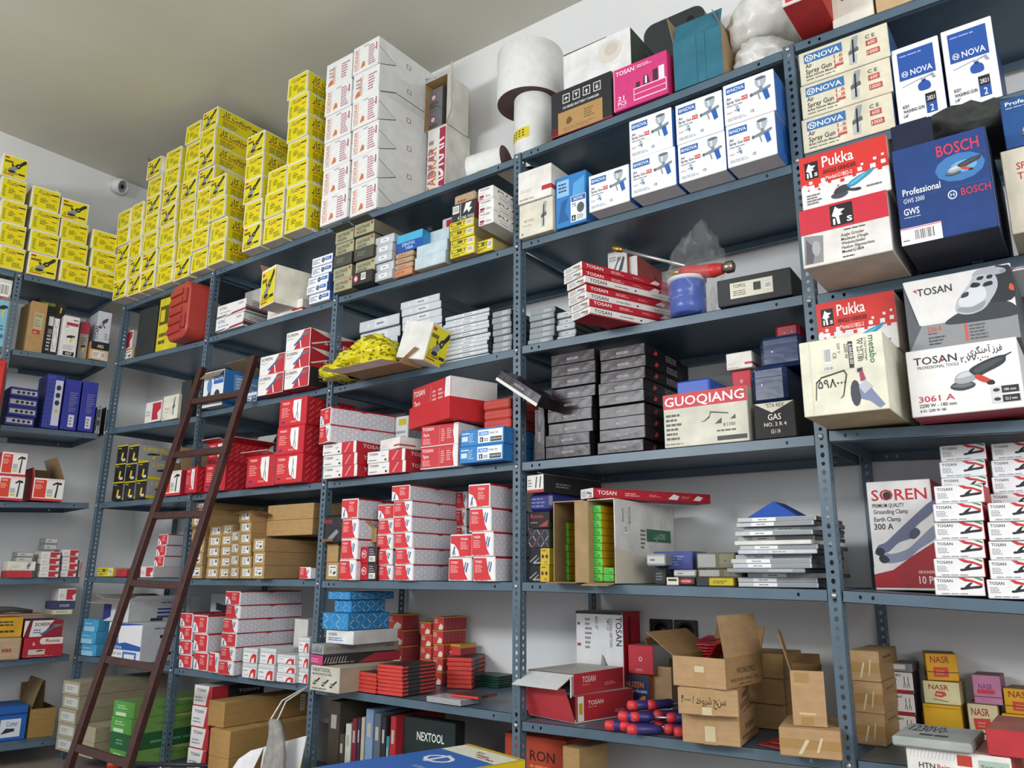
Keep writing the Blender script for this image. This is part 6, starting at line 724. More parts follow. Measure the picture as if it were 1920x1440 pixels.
('pattback', 'M', -0.9378, 0.24, 1.4287, 0.1553, 0.22, 0.3106, 0.0, 'patterned carton with blue disc label at the shelf rear', {}),
('whitered', 'M', -0.713, 0.0, 1.5309, 0.1555, 0.2, 0.0497, -14.0, 'open white lidded box lying on two long boxes', {}),
('tosan7', 'M', -0.4475, -0.03, 1.4326, 0.1984, 0.26, 0.0883, 0.0, 'red tool set carton, {r} of two under the red tray', {'g': 'red tool set cartons', 'n': 2, 'j': 0.4}),
('novasold', 'M', -0.2137, -0.06, 1.4344, 0.209, 0.2, 0.0645, 0.0, 'bright blue soldering set carton, {r} of two', {'g': 'blue soldering cartons', 'n': 2, 'j': 0.7}),
('redtray', 'M', -0.559, 0.0113, 1.6131, 0.326, 0.24, 0.0919, -18.0, 'bright red open tray tilted on the red tool set cartons', {}),
('tosan7', 'M', -0.5492, 0.0186, 1.6211, 0.312, 0.225, 0.1678, -18.0, 'patterned white and red carton rising out of red tray', {}),
('coral', 'M', -0.1432, 0.0, 1.5644, 0.1298, 0.2, 0.0399, 0.0, 'coral red soft box, {r} of three beside the post', {'g': 'coral boxes', 'n': 3, 'j': 0.8}),
('rivet', 'M', -0.8997, -0.02, 0.9947, 0.1031, 0.3, 0.0856, 0.0, 'patterned red end box, {r} of leftmost stack, fifth shelf', {'g': 'patterned red and grey rivet boxes', 'n': 4, 'j': 1, 'alt': {3: 'rivetf'}, 'lean': -0.0031}),
('pk', 'M', -0.8032, 0.0, 0.995, 0.0967, 0.14, 0.0692, 0.0, 'red and black square box, {r} of two with shield mark', {'g': 'red and black shield boxes', 'n': 2, 'j': 0.5}),
('kraftopen', 'M', -0.8758, 0.06, 1.1532, 0.1035, 0.12, 0.0632, 0.0, 'open kraft carton with brown flap above shield boxes', {}),
('rivet', 'M', -0.719, 0.02, 0.9953, 0.097, 0.3, 0.0626, 0.0, 'patterned red end box, {r} of second stack, fifth shelf', {'g': 'patterned red and grey rivet boxes', 'n': 5, 'j': 0.8, 'alt': {4: 'rivetf'}, 'lean': -0.0037}),
('rivet', 'M', -0.5715, -0.02, 0.9957, 0.1032, 0.33, 0.0636, 0.0, 'patterned red end box, {r} of tall middle stack, fifth shelf', {'g': 'patterned red and grey rivet boxes', 'n': 6, 'j': 1, 'alt': {5: 'rivetf'}, 'lean': -0.0077}),
('rivet', 'M', -0.3087, -0.0, 0.9966, 0.1172, 0.22, 0.088, 0.0, 'patterned red end box, {r} of stepped stack, fifth shelf', {'g': 'patterned red and grey rivet boxes', 'n': 2, 'j': 1, 'alt': {1: 'rivetf'}}),
('rivet', 'M', -0.5014, 0.26, 0.9958, 0.0626, 0.2, 0.075, 0.0, 'patterned red end box, {r} of rear stack, fifth shelf', {'g': 'patterned red and grey rivet boxes', 'n': 5, 'j': 0.6}),
('rivet', 'M', -0.1681, -0.02, 0.997, 0.1059, 0.24, 0.0901, 0.0, 'patterned red end box, {r} of stack beside post, fifth shelf', {'g': 'patterned red and grey rivet boxes', 'n': 4, 'j': 1, 'alt': {3: 'rivetf'}, 'lean': -0.0106}),
('kraftl', 'M', -1.0382, 0.02, 0.9943, 0.0813, 0.2, 0.0763, 0.0, 'small kraft box with white label behind the post', {}),
('kraftopen', 'M', -1.038, 0.02, 1.0716, 0.0748, 0.18, 0.0731, 0.0, 'small open kraft box above the labelled kraft box', {}),
('ronixbag', 'M', -1.0377, -0.01, 1.1467, 0.1089, 0.16, 0.1277, 0.0, 'black shrink-wrapped tool with red lettering near post, above open box', {}),
('newsbox', 'M', -0.9693, -0.09, 0.5572, 0.1914, 0.34, 0.0975, -4.0, 'newsprint patterned carton hanging at the post, lowest of pile', {}),
('pinkblk', 'M', -0.9997, -0.07, 0.6557, 0.1013, 0.38, 0.0378, -12.0, 'black and red carton with pink end on newsprint carton', {}),
('greylong', 'M', -1.0087, -0.06, 0.6945, 0.0953, 0.38, 0.0406, -10.0, 'long grey carton with lettered end in the sixth shelf pile', {}),
('whitesoren', 'M', -0.9683, -0.02, 0.7361, 0.1684, 0.26, 0.0549, 0.0, 'white lidded box under the blue boxes on sixth shelf', {}),
('bluebox', 'M', -0.9854, -0.03, 0.792, 0.1602, 0.24, 0.0686, 0.0, 'blue patterned box, widest of three above the white box', {}),
('bluebox', 'M', -0.9482, 0.0, 0.8615, 0.1041, 0.2, 0.052, 0.0, 'blue patterned box, middle of three above the white box', {}),
('bluebox', 'M', -0.9705, -0.02, 0.9145, 0.1378, 0.26, 0.0321, 0.0, 'blue patterned box, flat topmost of three on sixth shelf', {}),
('redband', 'M', -1.0387, 0.4, 0.5576, 0.1125, 0.11, 0.0706, 0.0, 'red box with gold rim, {r} of the rear left pile', {'g': 'red boxes with gold rim', 'n': 4, 'j': 0.8}),
('redband', 'M', -0.7607, 0.3417, 0.5559, 0.0639, 0.1683, 0.0517, 0.0, 'red box with gold rim, {r} of thin pile mid shelf', {'g': 'red boxes with gold rim', 'n': 5, 'j': 0.6}),
('redband', 'M', -0.696, 0.3533, 0.5555, 0.0595, 0.1567, 0.0567, 0.0, 'red box with gold rim, {r} of pile under open red box', {'g': 'red boxes with gold rim', 'n': 5, 'j': 0.6, 'alt': {4: 'redbandopen'}}),
('redbandopen', 'M', -0.6632, 0.4, 0.5553, 0.0862, 0.11, 0.1697, 0.0, 'open red box with gold rim right of the thin piles', {}),
('bladecase', 'M', -0.8223, -0.0007, 0.5579, 0.1558, 0.16, 0.0153, -3.6, 'red and black blade case, {r} of the short pile', {'g': 'red and black blade cases', 'n': 5, 'j': 0.4}),
('bladecase', 'M', -0.6667, -0.0047, 0.5573, 0.1369, 0.2, 0.0143, 0.3, 'red and black blade case, {r} of the tall pile', {'g': 'red and black blade cases', 'n': 8, 'j': 0.4}),
('bladecase', 'M', -0.5709, 0.307, 0.5555, 0.1104, 0.2, 0.0177, 22.0, 'red and black blade case, {r} of the pile near post', {'g': 'red and black blade cases', 'n': 7, 'j': 0.4}),
('greencase', 'M', -0.5464, 0.4618, 0.5549, 0.1429, 0.14, 0.0096, -5.7, 'dark green flat case, {r} of the pile beside blade cases', {'g': 'dark green flat cases', 'n': 5, 'j': 0.4}),
('sheet', 'M', -0.3873, -0.0165, 0.5561, 0.1727, 0.1, 0.004, -2.1, 'silver saw sheet, {r} of the thin pile at shelf edge', {'g': 'silver saw sheets', 'n': 5, 'j': 0.4}),
('bladecase', 'M', -0.2999, 0.0223, 0.5765, 0.127, 0.12, 0.01, 0.6, 'single red and black blade case flat near shelf edge', {}),
('bookbrown', 'M', -1.0127, 0.06, 0.107, 0.0661, 0.3, 0.3889, 0.0, 'tall brown spine of a catalogue standing on bottom shelf', {'g': 'catalogues on the bottom shelf'}),
('bookbrown', 'M', -0.9403, 0.06, 0.107, 0.0293, 0.3, 0.2643, 0.0, 'short torn brown spine of a catalogue standing on bottom shelf', {'g': 'catalogues on the bottom shelf'}),
('bookwhite', 'M', -0.9048, 0.06, 0.107, 0.0321, 0.3, 0.3073, 0.0, 'white spine of a catalogue standing on bottom shelf', {'g': 'catalogues on the bottom shelf'}),
('bookred', 'M', -0.8665, 0.06, 0.107, 0.0254, 0.3, 0.3319, 0.0, 'dark red spine of a catalogue standing on bottom shelf', {'g': 'catalogues on the bottom shelf'}),
('bookpurple', 'M', -0.835, 0.06, 0.107, 0.0158, 0.3, 0.3372, 0.0, 'purple spine of a catalogue standing on bottom shelf', {'g': 'catalogues on the bottom shelf'}),
('book', 'M', -0.8131, 0.06, 0.107, 0.0187, 0.3, 0.3414, 0.0, 'cream spine of a catalogue standing on bottom shelf', {'g': 'catalogues on the bottom shelf'}),
('bookblue', 'M', -0.7883, 0.06, 0.107, 0.0429, 0.3, 0.3765, 0.0, 'pale blue spine of a catalogue standing on bottom shelf', {'g': 'catalogues on the bottom shelf'}),
('bookgrey', 'M', -0.7393, 0.06, 0.107, 0.0362, 0.3, 0.3651, 0.0, 'grey spine of a catalogue standing on bottom shelf', {'g': 'catalogues on the bottom shelf'}),
('bookblack', 'M', -0.6971, 0.06, 0.107, 0.0238, 0.3, 0.3572, 0.0, 'black spine of a catalogue standing on bottom shelf', {'g': 'catalogues on the bottom shelf'}),
('bookteal', 'M', -0.6674, 0.06, 0.107, 0.0147, 0.3, 0.285, 0.0, 'teal spine of a catalogue standing on bottom shelf', {'g': 'catalogues on the bottom shelf'}),
('bookcrimson', 'M', -0.6467, 0.06, 0.107, 0.0292, 0.3, 0.3623, 0.0, 'crimson spine of a catalogue standing on bottom shelf', {'g': 'catalogues on the bottom shelf'}),
('nextool', 'M', -0.6148, 0.1, 0.1062, 0.2718, 0.06, 0.3617, 0.0, 'dark green carton with white lettering standing on bottom shelf', {}),
('bluebig', 'M', -0.108, -0.871, 0.001, 0.28, 0.6, 0.5, -15.0, 'big blue, white and yellow carton standing in front of the rack', {}),
('ron', 'M', -0.1658, 0.18, 0.1062, 0.2733, 0.25, 0.3403, 0.0, 'orange carton with dark lettering on the bottom shelf', {}),
('kraft', 'M', 0.1696, 0.06, 0.1062, 0.0721, 0.16, 0.3502, -8.0, 'plain kraft carton with grey label beside orange carton below', {}),
('gtas', 'M', -2.0039, -0.02, 2.2884, 0.2456, 0.28, 0.0781, 0.0, 'white box with black and red stripe, lower of two', {}),
('gtas', 'M', -2.0017, -0.02, 2.3676, 0.2553, 0.34, 0.0721, 0.0, 'white box with black and red stripe, upper of two', {}),
('tosanwhite', 'M', -2.1764, 0.26, 2.2867, 0.1588, 0.2, 0.3531, 0.0, 'small white box with grey lettering at shelf back', {}),
('yelopen', 'M', -1.539, -0.08, 2.3176, 0.1507, 0.3, 0.1991, -10.0, 'open yellow fronted white carton tilted on second shelf', {}),
('whitered', 'M', -1.6086, 0.02, 2.2913, 0.2782, 0.2, 0.0723, 0.0, 'white and red flat box under the yellow fronted carton', {}),
('kraftl', 'M', -3.1064, 0.04, 2.302, 0.144, 0.2, 0.084, 0.0, 'small kraft box at the corner under a green box', {}),
('tosmall', 'M', -3.1381, 0.05, 2.387, 0.12, 0.2, 0.1233, 0.0, 'small white, red and green box on the corner kraft box', {}),
('black', 'M', -2.8677, 0.0, 2.2962, 0.1893, 0.25, 0.2976, 3.0, 'tall worn black carton on second shelf near the corner', {}),
('yelbl', 'M', -2.6752, 0.02, 2.2915, 0.2249, 0.26, 0.339, 0.0, 'yellow and white patterned carton beside the red tool case', {}),
('soren', 'M', -1.5258, -0.06, 1.8678, 0.1957, 0.24, 0.1, 0.0, 'red and white wrench box, {r} of the left pair', {'g': 'red and white wrench boxes', 'n': 2, 'j': 0.6}),
('soren', 'M', -1.3073, -0.07, 1.8681, 0.1796, 0.3, 0.0953, 0.0, 'red and white wrench box, {r} of right stack of three', {'g': 'red and white wrench boxes', 'n': 3, 'j': 0.6, 'alt': {0: 'sorenblk'}, 'lean': -0.0064}),
('novaopen', 'M', -2.0131, -0.05, 1.867, 0.1786, 0.3, 0.1916, 0.0, 'opened white and blue spray carton behind the ladder top', {}),
('smallnova', 'M', -1.7654, 0.05, 1.8672, 0.0788, 0.2, 0.0695, 0.0, 'small white boxed tool right of the ladder on third shelf', {}),
('tosmall', 'M', -2.6683, -0.0, 1.8627, 0.1675, 0.22, 0.1216, 0.0, 'white box with red top band on the third shelf', {}),
('creamgun', 'M', -2.4868, 0.0, 1.8576, 0.1546, 0.22, 0.1418, 0.0, 'white box with dark print beside red banded box', {}),
('black', 'M', -2.3464, 0.02, 1.8537, 0.0924, 0.22, 0.2181, 0.0, 'black upright pack behind the ladder on third shelf', {}),
('plier', 'M', -1.3535, -0.05, 1.4256, 0.1973, 0.3, 0.1341, 0.0, 'red pliers carton, {r} of stack of three beside the post', {'g': 'red pliers cartons', 'n': 3, 'j': 0.5, 'lean': -0.0012}),
('plieropen', 'M', -1.5883, -0.04, 1.4253, 0.2118, 0.3, 0.1524, 0.0, 'red pliers carton with open flap beside the tall stack', {}),
('plier', 'M', -1.9568, -0.03, 1.4248, 0.1776, 0.28, 0.1425, 0.0, 'red pliers carton behind the ladder, under an opened one', {}),
('plieropen', 'M', -1.9624, -0.02, 1.5682, 0.1606, 0.26, 0.1097, 0.0, 'opened red pliers carton on another, behind the ladder rail', {}),
('plier', 'M', -2.0991, -0.05, 1.4235, 0.1004, 0.26, 0.1363, 0.0, 'red pliers carton left of the ladder right rail', {}),
('hammeropen', 'M', -2.3626, -0.02, 1.4241, 0.1683, 0.26, 0.1337, 0.0, 'opened red carton with raised lid left of ladder', {}),
('upsp', 'M', -2.9003, -0.02, 1.4255, 0.1175, 0.22, 0.1084, 0.0, 'black and yellow tool carton, {r} of first column near corner', {'g': 'black and yellow tool cartons', 'n': 3, 'j': 0.4}),
('upsp', 'M', -2.769, -0.02, 1.4252, 0.1136, 0.22, 0.1046, 0.0, 'black and yellow tool carton, {r} of second column near corner', {'g': 'black and yellow tool cartons', 'n': 3, 'j': 0.4}),
('upsp', 'M', -2.642, -0.02, 1.4248, 0.11, 0.22, 0.1052, 0.0, 'black and yellow tool carton, {r} of third column near corner', {'g': 'black and yellow tool cartons', 'n': 2, 'j': 0.4}),
('kraftl', 'M', -2.0322, -0.02, 0.9939, 0.115, 0.42, 0.0634, 0.0, 'long kraft box with white label, {r} of stack by ladder', {'g': 'long kraft tool boxes with white label', 'n': 5, 'j': 0.7, 'lean': -0.0048}),
('kraftl', 'M', -2.1659, 0.05, 1.3173, 0.1155, 0.4, 0.0347, 0.0, 'long kraft box with white label, upper pair at back, {r}', {'g': 'long kraft tool boxes with white label', 'n': 2, 'j': 0.5}),
('kraftm', 'M', -1.868, -0.03, 0.9946, 0.1008, 0.44, 0.0508, 0.0, 'long kraft box with white label, {r} of first row right of ladder', {'g': 'long kraft tool boxes with white label', 'n': 5, 'j': 0.5, 'lean': -0.001}),
('kraftl', 'M', -1.7608, -0.03, 0.9951, 0.0848, 0.44, 0.0516, 0.0, 'long kraft box with white label, {r} of second row right of ladder', {'g': 'long kraft tool boxes with white label', 'n': 5, 'j': 0.5}),
('kraftm', 'M', -1.6698, -0.03, 0.9955, 0.07, 0.44, 0.0567, 0.0, 'long kraft box with white label, {r} of third row right of ladder', {'g': 'long kraft tool boxes with white label', 'n': 4, 'j': 0.5, 'lean': -0.007}),
('kraftm', 'M', -1.5937, -0.03, 0.996, 0.0887, 0.44, 0.053, 0.0, 'long kraft box with white label, {r} of fourth row right of ladder', {'g': 'long kraft tool boxes with white label', 'n': 6, 'j': 0.5, 'alt': {5: 'kraftlid'}, 'lean': -0.0081}),
('kraftl', 'M', -1.4674, -0.05, 0.9966, 0.0853, 0.44, 0.0607, 0.0, 'long kraft box with white label, {r} of fifth row right of ladder', {'g': 'long kraft tool boxes with white label', 'n': 3, 'j': 0.5, 'lean': -0.0064}),
('kraft', 'M', -1.5361, 0.06, 1.1958, 0.3399, 0.4, 0.0739, 0.0, 'wide plain kraft carton, {r} of pair above long kraft boxes', {'g': 'wide kraft cartons', 'n': 2, 'j': 0.3}),
('rivet', 'M', -1.1569, -0.03, 0.9982, 0.0766, 0.14, 0.0512, 0.0, 'small red ended box at the shelf end, near post', {}),
('yelbl', 'M', -2.9937, 0.0, 0.9978, 0.1723, 0.15, 0.0505, 0.0, 'flat bright yellow box on the fifth shelf near corner', {}),
('redbox', 'M', -2.8456, 0.02, 0.9968, 0.1316, 0.15, 0.0427, 0.0, 'flat red box right of the bright yellow box', {}),
('rivetf', 'M', -2.495, 0.06, 0.9946, 0.0937, 0.25, 0.0583, 0.0, 'patterned red ended box, {r} of dusty stack behind ladder', {'g': 'patterned red and grey rivet boxes', 'n': 4, 'j': 0.8}),
('tosmall', 'M', -2.53, 0.0, 0.9949, 0.1266, 0.18, 0.0589, 0.0, 'small white and red box low behind the ladder rung', {}),
('skybox', 'M', -3.0843, 0.0, 0.5602, 0.1629, 0.2, 0.0663, 0.0, 'light blue crushed box, {r} of three at the corner', {'g': 'light blue boxes', 'n': 3, 'j': 0.8}),
('nova6', 'M', -2.6797, -0.06, 0.5655, 0.3372, 0.34, 0.1936, 0.0, 'white and blue heat gun carton behind the ladder', {}),
('nova6g', 'M', -2.8155, -0.03, 0.7601, 0.2693, 0.36, 0.1189, 0.0, 'opened grey heat gun carton with white flaps, upper one', {}),
('rivet', 'M', -1.6898, -0.03, 0.5602, 0.1144, 0.36, 0.0629, 0.0, 'long patterned box with red end, {r} of tall right stack', {'g': 'patterned long drawer boxes', 'n': 6, 'j': 1.4, 'alt': {5: 'rivetf', 4: 'rivet', 2: 'rivetf'}, 'lean': 0.0013}),
('rivetf', 'M', -1.9358, -0.01, 0.56, 0.1189, 0.22, 0.086, 0.0, 'long patterned box with red end, {r} of middle stack', {'g': 'patterned long drawer boxes', 'n': 3, 'j': 0.8, 'lean': -0.0159}),
('rivetf', 'M', -2.0775, 0.0, 0.5598, 0.1102, 0.22, 0.0659, 0.0, 'patterned box with red end, {r} of left stack by ladder', {'g': 'patterned long drawer boxes', 'n': 4, 'j': 0.4, 'lean': -0.0096}),
('rivet', 'M', -1.7952, -0.02, 0.5601, 0.08, 0.2, 0.0926, 0.0, 'patterned box with red end, single one between the stacks', {}),
('clearbox', 'M', -1.5026, -0.04, 0.5604, 0.104, 0.16, 0.0646, 0.0, 'clear plastic parts box with red label, {r} of first pair', {'g': 'clear plastic parts boxes', 'n': 2, 'j': 0.6}),
('clearbox', 'M', -1.3812, -0.04, 0.5606, 0.1111, 0.16, 0.0678, 0.0, 'clear plastic parts box with red label, {r} of second pair', {'g': 'clear plastic parts boxes', 'n': 2, 'j': 0.6}),
('clearbox', 'M', -1.2627, -0.03, 0.5607, 0.121, 0.16, 0.0381, 0.0, 'clear plastic parts box with red label, {r} of flat pile', {'g': 'clear plastic parts boxes', 'n': 3, 'j': 0.6}),
('clearbox', 'M', -1.1504, -0.01, 0.5608, 0.0691, 0.16, 0.0635, 0.0, 'clear plastic parts box with red label, {r} of pile at post', {'g': 'clear plastic parts boxes', 'n': 3, 'j': 0.6}),
('backblue', 'M', -2.3459, 0.33, 0.5597, 0.2618, 0.13, 0.3513, 0.0, 'white and navy carton behind the patterned drawer boxes', {}),
('white', 'M', -1.5134, 0.25, 0.5604, 0.1006, 0.15, 0.2446, 0.0, 'plain white box at the rear, beside patterned drawer boxes', {}),
('tosanclamp', 'M', -1.9546, 0.02, 0.1062, 0.1479, 0.3, 0.0956, 0.0, 'white and red boxed clamp, {r} of the stack behind kraft', {'g': 'white and red clamp boxes', 'n': 4, 'j': 0.4}),
('kraftbig', 'M', -1.6425, -0.08, 0.1062, 0.1501, 0.5, 0.1158, 0.0, 'big kraft carton, {r} of the two lower ones bottom shelf', {'g': 'big kraft cartons', 'n': 2, 'j': 0.3}),
('kraftbig', 'M', -1.7026, -0.06, 0.3388, 0.1221, 0.48, 0.1098, 0.0, 'big kraft carton on top of two others, bottom shelf', {}),
('oldkraft', 'M', -2.8969, -0.16, 0.1062, 0.1792, 0.5, 0.0694, 0.0, 'dusty grey kraft box with label, {r} of far left stack', {'g': 'dusty kraft boxes', 'n': 5, 'j': 1}),
('oldkraft2', 'M', -2.6817, -0.16, 0.1062, 0.1742, 0.5, 0.073, 0.0, 'low dusty kraft carton, {r} of two behind left ladder rail', {'g': 'low dusty cartons', 'n': 2, 'j': 0.5}),
('greengrad', 'M', -2.3583, -0.16, 0.1062, 0.188, 0.5, 0.0737, 0.0, 'green welding rod box, {r} of stack between ladder rails', {'g': 'green welding rod boxes', 'n': 4, 'j': 1, 'alt': {1: 'greendark'}}),
('makas', 'A', -0.6703, 0.0, 2.2736, 0.0643, 0.3, 0.316, 0.0, 'pale blue tool carton cut off by the left picture edge', {}),
('barwhite', 'A', -0.7078, 0.0, 2.5468, 0.1018, 0.3, 0.1307, 0.0, 'white box with barcode on pale blue carton, left edge', {}),
('kraftlabel', 'A', -0.49, 0.02, 2.2797, 0.0873, 0.2, 0.3109, 4.0, 'tall kraft carton with red label strip, second shelf far rack', {}),
('greyblk2', 'A', -0.388, 0.05, 2.2827, 0.067, 0.25, 0.2625, 0.0, 'black and white tall tool carton beside kraft carton', {}),
('blackyel', 'A', -0.4431, 0.08, 2.5462, 0.15, 0.2, 0.0948, 0.0, 'black carton with green lettering lying above tall carton', {}),
('box4327', 'A', -0.3125, 0.01, 2.2864, 0.0889, 0.28, 0.2535, 0.0, 'white tool carton with dark red stripe and black number panel', {}),
('redgrey', 'A', -0.2076, 0.04, 2.2889, 0.0523, 0.25, 0.2411, 0.0, 'red topped grey carton between white and orange cartons', {}),
('aeg', 'A', -0.1473, -0.0, 2.2939, 0.1043, 0.3, 0.1168, 0.0, 'black and peach carton at the corner of far rack', {}),
('titan', 'A', -0.1222, 0.02, 2.4117, 0.0792, 0.25, 0.2031, 0.0, 'grey silver tool carton on the black and peach carton', {}),
('bluetool', 'A', -0.5381, 0.0, 1.8345, 0.1484, 0.22, 0.0552, 0.0, 'dark blue flat tool carton, {r} of four at left', {'g': 'dark blue flat cartons', 'n': 4, 'j': 1}),
('bluetall', 'A', -0.3576, -0.01, 1.8375, 0.0906, 0.2, 0.3238, 0.0, 'dark blue striped tall carton leaning beside flat stack', {}),
('bluetxt', 'A', -0.2594, -0.02, 1.8397, 0.0844, 0.22, 0.3045, 0.0, 'dark blue tall carton with small print, left of two', {}),
('bluetxt', 'A', -0.1646, -0.02, 1.842, 0.0838, 0.22, 0.3054, 0.0, 'dark blue tall carton with small print, right of two', {}),
('thinblk', 'A', -0.061, 0.02, 1.843, 0.018, 0.2, 0.1675, 0.0, 'thin white and black pack near the corner, left of three', {}),
('thinblk', 'A', -0.0338, 0.02, 1.8436, -0.0092, 0.2, 0.1709, 0.0, 'thin white and black pack near the corner, middle of three', {}),
('thinblk', 'A', -0.0064, 0.02, 1.8443, 0.0195, 0.2, 0.1743, 0.0, 'thin white and black pack near the corner, right of three', {}),
('redplastic', 'A', -0.7832, -0.2, 1.8304, 0.1772, 0.5, 0.3273, 0.0, 'bright red plastic case at the left picture edge, third shelf', {}),
('hammer', 'A', -0.5284, -0.03, 1.4081, 0.1251, 0.25, 0.1347, 0.0, 'red and white hammer carton, {r} of two at left edge', {'g': 'red and white hammer cartons', 'n': 2, 'j': 0.5}),
('hammeropen', 'A', -0.357, -0.03, 1.4174, 0.1572, 0.28, 0.1285, 0.0, 'opened red and white hammer carton with lid folded up', {}),
('tosmall', 'A', -0.263, -0.02, 0.9914, 0.0959, 0.18, 0.0357, 0.0, 'small white and red box, {r} of left pile far rack', {'g': 'small white and red boxes', 'n': 4, 'j': 1.2}),
('tosmall', 'A', -0.1544, -0.02, 0.9934, 0.0821, 0.18, 0.0388, 0.0, 'small white and red box, {r} of right pile far rack', {'g': 'small white and red boxes', 'n': 4, 'j': 1.2}),
('redbox', 'A', -0.4196, -0.02, 0.9884, 0.1177, 0.15, 0.0386, 0.0, 'flat red box under white tool box, far rack fifth shelf', {}),
('creamgun', 'A', -0.4227, -0.02, 1.028, 0.1366, 0.15, 0.0506, 0.0, 'white tool box on a flat red box, far rack', {}),
('smallclear', 'A', -0.2403, 0.02, 1.1444, 0.0644, 0.14, 0.0345, 0.0, 'clear grey blister pack, {r} of heap on far rack', {'g': 'grey blister packs', 'n': 2, 'j': 1}),
('smallclear', 'A', -0.376, 0.02, 1.075, 0.0829, 0.12, 0.0286, 0.0, 'clear grey blister pack beside white tool box, far rack, {r}', {'g': 'grey blister packs by white box', 'n': 2, 'j': 1}),
('tosmall', 'A', -0.0535, 0.0, 0.9944, 0.0105, 0.12, 0.096, 0.0, 'small upright white and red box at the fifth shelf end', {}),
('ronixred', 'A', -0.2929, -0.04, 0.5617, 0.1965, 0.26, 0.1067, 0.0, 'dark red tool carton with white lettered tab, far rack', {}),
('sorenr', 'A', -0.3005, -0.03, 0.6694, 0.1924, 0.26, 0.0889, 0.0, 'white and dark red wrench carton on dark red tool carton', {}),
('softkraft', 'A', -0.4186, -0.03, 0.5537, 0.1163, 0.25, 0.12, 0.0, 'beige wrapped carton at left edge under yellow one', {}),
('yelpers', 'A', -0.4355, -0.03, 0.6747, 0.1245, 0.25, 0.1047, 0.0, 'mustard yellow carton with black script, left edge', {}),
('creamlab', 'A', -0.1619, 0.02, 0.7834, 0.1092, 0.16, 0.0294, 0.0, 'cream labelled box under blue boxes, right of wrench carton', {}),
('solid', 'A', -0.1603, 0.02, 0.8137, 0.1152, 0.16, 0.043, 0.0, 'dark blue lettered box on cream labelled box', {}),
('tosmall', 'A', -0.1357, 0.03, 0.8587, 0.0927, 0.14, 0.0715, 0.0, 'small white and red box atop dark blue lettered box', {}),
('bluepliers', 'A', -0.3353, 0.0958, 0.1212, 0.141, 0.24, 0.1789, 0.0, 'bright blue pliers carton at the lower left edge', {}),
('kraftshal', 'A', -0.1823, 0.094, 0.1212, 0.1315, 0.26, 0.1525, 0.0, 'opened shallow kraft carton with raised flap, lower left', {})]
ORD = 'bottom second third fourth fifth sixth seventh eighth ninth tenth eleventh twelfth thirteenth fourteenth fifteenth'.split()
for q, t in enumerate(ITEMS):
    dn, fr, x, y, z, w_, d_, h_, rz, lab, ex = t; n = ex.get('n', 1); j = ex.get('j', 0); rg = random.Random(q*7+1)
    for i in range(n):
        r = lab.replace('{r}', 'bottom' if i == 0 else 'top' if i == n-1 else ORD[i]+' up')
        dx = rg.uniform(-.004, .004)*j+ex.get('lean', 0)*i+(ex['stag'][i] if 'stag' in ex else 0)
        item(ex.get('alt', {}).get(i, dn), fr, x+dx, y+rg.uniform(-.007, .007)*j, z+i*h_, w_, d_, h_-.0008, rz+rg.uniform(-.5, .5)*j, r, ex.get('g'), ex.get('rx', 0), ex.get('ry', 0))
FOLDZ = 1.1965
REDZ = 0.7599
SAWZ = 0.7814
# ---------------------------------------------------------------- ladder
def empty(name, label, cat, M4, group=None):
    o = bpy.data.objects.new(name, None); col.objects.link(o); o.matrix_world = M4; return tag(o, label, cat, group)
LTH = math.atan2(.405, 1.79); LL = 2.16
lad = empty('ladder', 'dark brown metal ladder leaning on the rack, paint worn on its rails', 'ladder', Matrix.Translation((-2.14, -.5195, .0)) @ Matrix.Rotation(-LTH, 4, 'X') @ Matrix.Rotation(math.radians(1.1), 4, 'Y'))
for x in (0, .462):
    b = MB(); b.cbox(.042, .03, LL, ['5'*6]*6, .002, (x, 0, 0)); obj('rail', b.mesh('rail', 'brown'), lad)
for z in (.265, .645, 1.0, 1.335, 1.655, 1.955):
    b = MB(); b.cbox(.42, .022, .034, ['5'*6]*6, .002, (.042, .004, z-.017)); obj('rung', b.mesh('rung', 'brown'), lad)
for x in (0, .462):
    b = MB(); b.cbox(.046, .034, .03, ['1c1c1c']*6, .003, (x-.002, -.002, -.001)); obj('rubber_foot', b.mesh('rubber_foot', 'plastic'), lad)
# ---------------------------------------------------------------- security camera
c = empty('security_camera', 'small white dome security camera high on the far short wall', 'camera', Matrix.Translation((-3.678, .125, 3.73)) @ Matrix.Rotation(math.radians(90), 4, 'Y'))
b = MB(); b.lathe([(.045, 0), (.048, .008), (.03, .02), (.02, .028)], 'd4d6d4', 20); obj('mount', b.mesh('mount', 'plastic'), c)
tilt = Matrix.Translation((.005, -.005, .03)) @ Matrix.Rotation(math.radians(-25), 4, 'X') @ Matrix.Rotation(math.radians(18), 4, 'Y')
b = MB(); b.lathe([(.03, -.01), (.05, 0), (.056, .02), (.056, .06), (.052, .066), (.044, .066), (.042, .058)], 'dcdedd', 24, M4=tilt); obj('housing', b.mesh('housing', 'plastic'), c)
b = MB(); b.lathe([(.042, .054), (.042, .058)], '26282a', 24, M4=tilt); b.lathe([(.016, .058), (.014, .062)], '0c0d10', 16, M4=tilt); obj('lens', b.mesh('lens', 'gloss'), c)
